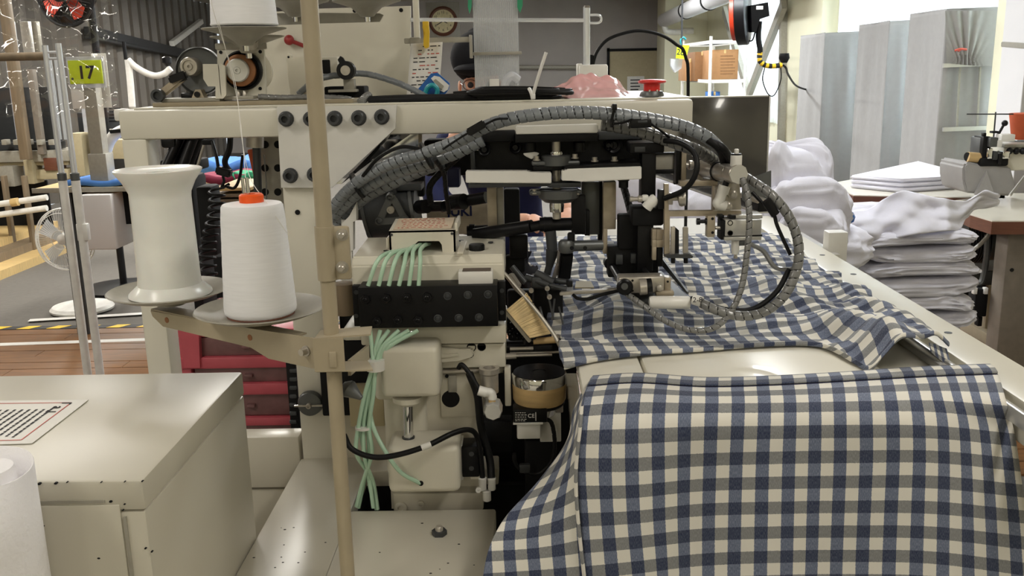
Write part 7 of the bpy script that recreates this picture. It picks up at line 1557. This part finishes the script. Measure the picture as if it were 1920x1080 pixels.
for x0, y0, x1, y1, m_ in ((1852, 278, 1862, 298, 'chrome'), (1862, 284, 1872, 300, 'dark_grey'), (1872, 288, 1880, 308, 'black_metal'), (1868, 262, 1880, 276, 'white_plastic'), (1880, 284, 1894, 298, 'chrome'), (1878, 252, 1904, 266, 'white_plastic'), (1856, 258, 1872, 276, 'cast_grey')): obx('looper_part', m_, x0, y0, x1, y1, OY - 0.04, 0.05, 0.004)
obx('arm', 'cream_cast', 1880, 274, 1960, 320, OY + 0.01, 0.12, 0.01); obx('arm_top', 'plate_grey', 1884, 270, 1960, 276, OY, 0.1, 0.003)
for x in (1892, 1905, 1917): MB().lathe([(0.012, 0), (0.014, 0.004), (0.010, 0.012), (0.004, 0.016)], P(x, 283, OY), (0, -1, 0), 16).done('tension_dial', 'black_metal', ov)
MB().cyl(P(1872, 252, OY), P(1882, 234, OY), 0.005, n=10).sph(P(1884, 231, OY), 0.012).done('lever', 'black_metal', ov); MB().cyl(P(1863, 258, OY + 0.05), P(1867, 210, OY + 0.05), 0.003, n=8).cyl(P(1813, 214, OY + 0.05), P(1900, 214, OY + 0.05), 0.0025, n=8).done('thread_guide_rod', 'dark_grey', ov); obx('guide_top', 'black_matt', 1862, 246, 1874, 250, OY, 0.03, 0.002); obx('knob', 'black_metal', 1844, 249, 1850, 257, OY - 0.01, 0.02, 0.003)
oc = MB().lathe([(0.035, 0), (0.038, 0.004), (0.054, 0.10), (0.055, 0.104), (0.03, 0.106)], P(1915, 261, OY + 0.12), n=32).done('orange_cone', 'terracotta_cone'); tag(oc, 'orange thread cone above the overlock machine', 'thread cone')
o_ = MB().box(P(1905, 268, OY + 0.08), P(1960, 262, OY + 0.2)).done('cone_shelf', 'dark_grey', ov)
dv = MB().bar(P(1894, 366, 3.5), P(1925, 326, 3.55), 0.004, 0.012).done('thread_ruler', 'alu'); tag(dv, 'thin slanted metal strip standing on the near sewing table', 'strip')
# ------------------------------------------------------------------ person working behind the machine
def skin_body(name, verts, edges, radii, mat, parent, sub=2):
    me = bpy.data.meshes.new(name); off = WLOC[parent]
    me.from_pydata([Vector(v) - off for v in verts], edges, []); o = bpy.data.objects.new(name, me); COL.objects.link(o); o.parent = parent; WLOC[o] = off
    sk = o.modifiers.new('skin', 'SKIN'); sk.use_smooth_shade = True
    for i, r in enumerate(radii): me.skin_vertices[0].data[i].radius = r if isinstance(r, tuple) else (r, r)
    me.skin_vertices[0].data[0].use_root = True
    ss = o.modifiers.new('sub', 'SUBSURF'); ss.levels = sub; ss.render_levels = sub
    me.materials.append(M(mat)); return o
HX = P(884, 110, 3.5)
pe = thing('person', 'person in black cap, glasses and navy top bending over work behind the machine', 'person', (HX.x + 0.05, 3.6, 0))
hx_, hy_, hz_ = HX.x + 0.03, 3.5, P(884, 142, 3.5).z
pv = [(hx_ + 0.10, 3.78, 0.52), (hx_ + 0.09, 3.74, 0.72), (hx_ + 0.07, 3.66, 0.92), (hx_ + 0.05, 3.58, 1.06), (hx_ + 0.03, 3.54, 1.14), (hx_ + 0.01, hy_, hz_ - 0.06), (hx_, hy_ - 0.02, hz_ + 0.02), (hx_, hy_ + 0.01, hz_ + 0.09),
      (hx_ - 0.13, 3.58, 1.02), (hx_ - 0.19, 3.45, 0.86), (hx_ - 0.06, 3.30, 0.76), (hx_ + 0.23, 3.56, 1.02), (hx_ + 0.32, 3.42, 0.84), P(1000, 412, 3.2), P(1066, 400, 3.25),
      (hx_ - 0.0, 3.78, 0.50), (hx_ - 0.04, 3.40, 0.50), (hx_ - 0.04, 3.36, 0.10), (hx_ + 0.2, 3.78, 0.50), (hx_ + 0.24, 3.42, 0.50), (hx_ + 0.24, 3.38, 0.10), (hx_ - 0.04, 3.26, 0.05), (hx_ + 0.24, 3.28, 0.05)]
pe_e = [(0, 1), (1, 2), (2, 3), (3, 4), (4, 5), (5, 6), (6, 7), (3, 8), (8, 9), (9, 10), (10, 13), (3, 11), (11, 12), (12, 14), (0, 15), (15, 16), (16, 17), (17, 21), (0, 18), (18, 19), (19, 20), (20, 22)]
pr_ = [(0.15, 0.11), (0.135, 0.10), (0.15, 0.10), (0.12, 0.09), 0.052, 0.06, (0.072, 0.085), (0.06, 0.07), 0.062, 0.045, 0.036, 0.062, 0.045, 0.026, 0.026, 0.09, 0.07, 0.045, 0.09, 0.07, 0.045, 0.035, 0.035]
skin_body('body', pv, pe_e, pr_, 'skin', pe)
def offs(i, r): return r
tv = [pv[i] for i in (0, 1, 2, 3, 8, 9, 10, 11, 12)] + [Vector(pv[10]).lerp(Vector(pv[13]), 0.75), Vector(pv[12]).lerp(Vector(pv[14]), 0.7)]
skin_body('navy_top', tv, [(0, 1), (1, 2), (2, 3), (3, 4), (4, 5), (5, 6), (6, 9), (3, 7), (7, 8), (8, 10)], [(0.165, 0.125), (0.15, 0.115), (0.165, 0.115), (0.13, 0.10), 0.072, 0.056, 0.047, 0.072, 0.056, 0.037, 0.037], 'navy_cloth', pe)
lv = [pv[i] for i in (0, 15, 16, 17, 18, 19, 20)]
skin_body('trousers', lv, [(0, 1), (1, 2), (2, 3), (0, 4), (4, 5), (5, 6)], [(0.16, 0.12), 0.10, 0.08, 0.055, 0.10, 0.08, 0.055], 'black_cloth', pe)
capm = MB(); capm.sph((hx_ - 0.005, hy_ + 0.005, hz_ + 0.065), 0.108, (0.95, 1.1, 0.9), 24, 14); capm.sph((hx_ - 0.01, hy_ - 0.075, hz_ + 0.022), 0.082, (1, 1.1, 0.28), 20, 10); capm.sph((hx_ + 0.01, hy_ + 0.03, hz_ + 0.125), 0.070, (1.0, 1.05, 0.75), 18, 12); capm.done('cap', 'black_cloth', pe)
for sgn in (-1, 1):
    ctr = Vector((hx_ + sgn * 0.032, hy_ - 0.098, hz_ - 0.032)); MB().tube([ctr + Vector((0.026 * math.cos(2 * PI * k / 16), 0, 0.019 * math.sin(2 * PI * k / 16))) for k in range(17)], 0.002, 6, 1).done('glasses_rim', 'table_edge', pe)
    MB().sph(ctr + Vector((0, 0.012, 0)), 0.011, u=12, v=8).done('eye', 'ink', pe); MB().cyl(ctr + Vector((sgn * 0.026, 0, 0)), (hx_ + sgn * 0.075, hy_ + 0.0, hz_ - 0.025), 0.0018, n=6).done('glasses_arm', 'table_edge', pe); MB().sph((hx_ + sgn * 0.076, hy_ + 0.005, hz_ - 0.04), 0.018, (0.4, 0.8, 1.3), 10, 8).done('ear', 'skin', pe)
MB().cyl((hx_ - 0.008, hy_ - 0.1, hz_ - 0.03), (hx_ + 0.008, hy_ - 0.1, hz_ - 0.03), 0.002, n=6).done('glasses_bridge', 'table_edge', pe)
MB().lathe([(0.006, 0.0), (0.014, 0.006), (0.006, 0.045)], (hx_, hy_ - 0.088, hz_ - 0.072), (0, -0.12, 1), 10).done('nose', 'skin', pe); MB().tube([(hx_ - 0.02, hy_ - 0.078, hz_ - 0.092), (hx_, hy_ - 0.086, hz_ - 0.09), (hx_ + 0.02, hy_ - 0.078, hz_ - 0.092)], 0.004, 6, 4).done('mouth', 'red_ink', pe)
for hi, (wr2, dirv, side) in enumerate(((pv[13], Vector((0.6, -0.75, -0.2)), 1), (pv[14], Vector((-0.3, -0.9, -0.2)), -1))):
    d = dirv.normalized(); x_ = d.cross(Vector((0, 0, 1))).normalized() * side; w0_ = Vector(wr2); V2 = [w0_ - d * 0.02, w0_ + d * 0.04, w0_ + d * 0.08]; E2 = [(0, 1), (1, 2)]; R2_ = [0.024, (0.034, 0.018), (0.034, 0.016)]
    for k in range(4):
        off = x_ * (-0.03 + 0.02 * k); l_ = (0.032, 0.038, 0.035, 0.026)[k]; b0 = len(V2); V2 += [w0_ + d * 0.075 + off, w0_ + d * (0.085 + l_) + off + Vector((0, 0, -0.006)), w0_ + d * (0.085 + l_ * 1.6) + off + Vector((0, 0, -0.022))]; E2 += [(2, b0), (b0, b0 + 1), (b0 + 1, b0 + 2)]; R2_ += [0.0095, 0.0085, 0.007]
    b0 = len(V2); V2 += [w0_ + d * 0.03 + x_ * 0.035, w0_ + d * 0.065 + x_ * 0.052, w0_ + d * 0.09 + x_ * 0.05 + Vector((0, 0, -0.01))]; E2 += [(1, b0), (b0, b0 + 1), (b0 + 1, b0 + 2)]; R2_ += [0.012, 0.0105, 0.008]
    skin_body('hand', V2, E2, R2_, 'skin', pe)
stl = thing('work_stool', 'dark padded stool under the person behind the machine', 'stool', (hx_ + 0.1, 3.8, 0)); MB().lathe([(0.17, 0.36), (0.18, 0.37), (0.18, 0.41), (0.16, 0.42)], (hx_ + 0.1, 3.8, 0), n=28).done('seat', 'black_cloth', stl)
for k in range(4): a = PI / 4 + k * PI / 2; MB().cyl((hx_ + 0.1 + 0.12 * math.cos(a), 3.8 + 0.12 * math.sin(a), 0.36), (hx_ + 0.1 + 0.19 * math.cos(a), 3.8 + 0.19 * math.sin(a), 0), 0.014, n=10).done('leg', 'cast_grey', stl)
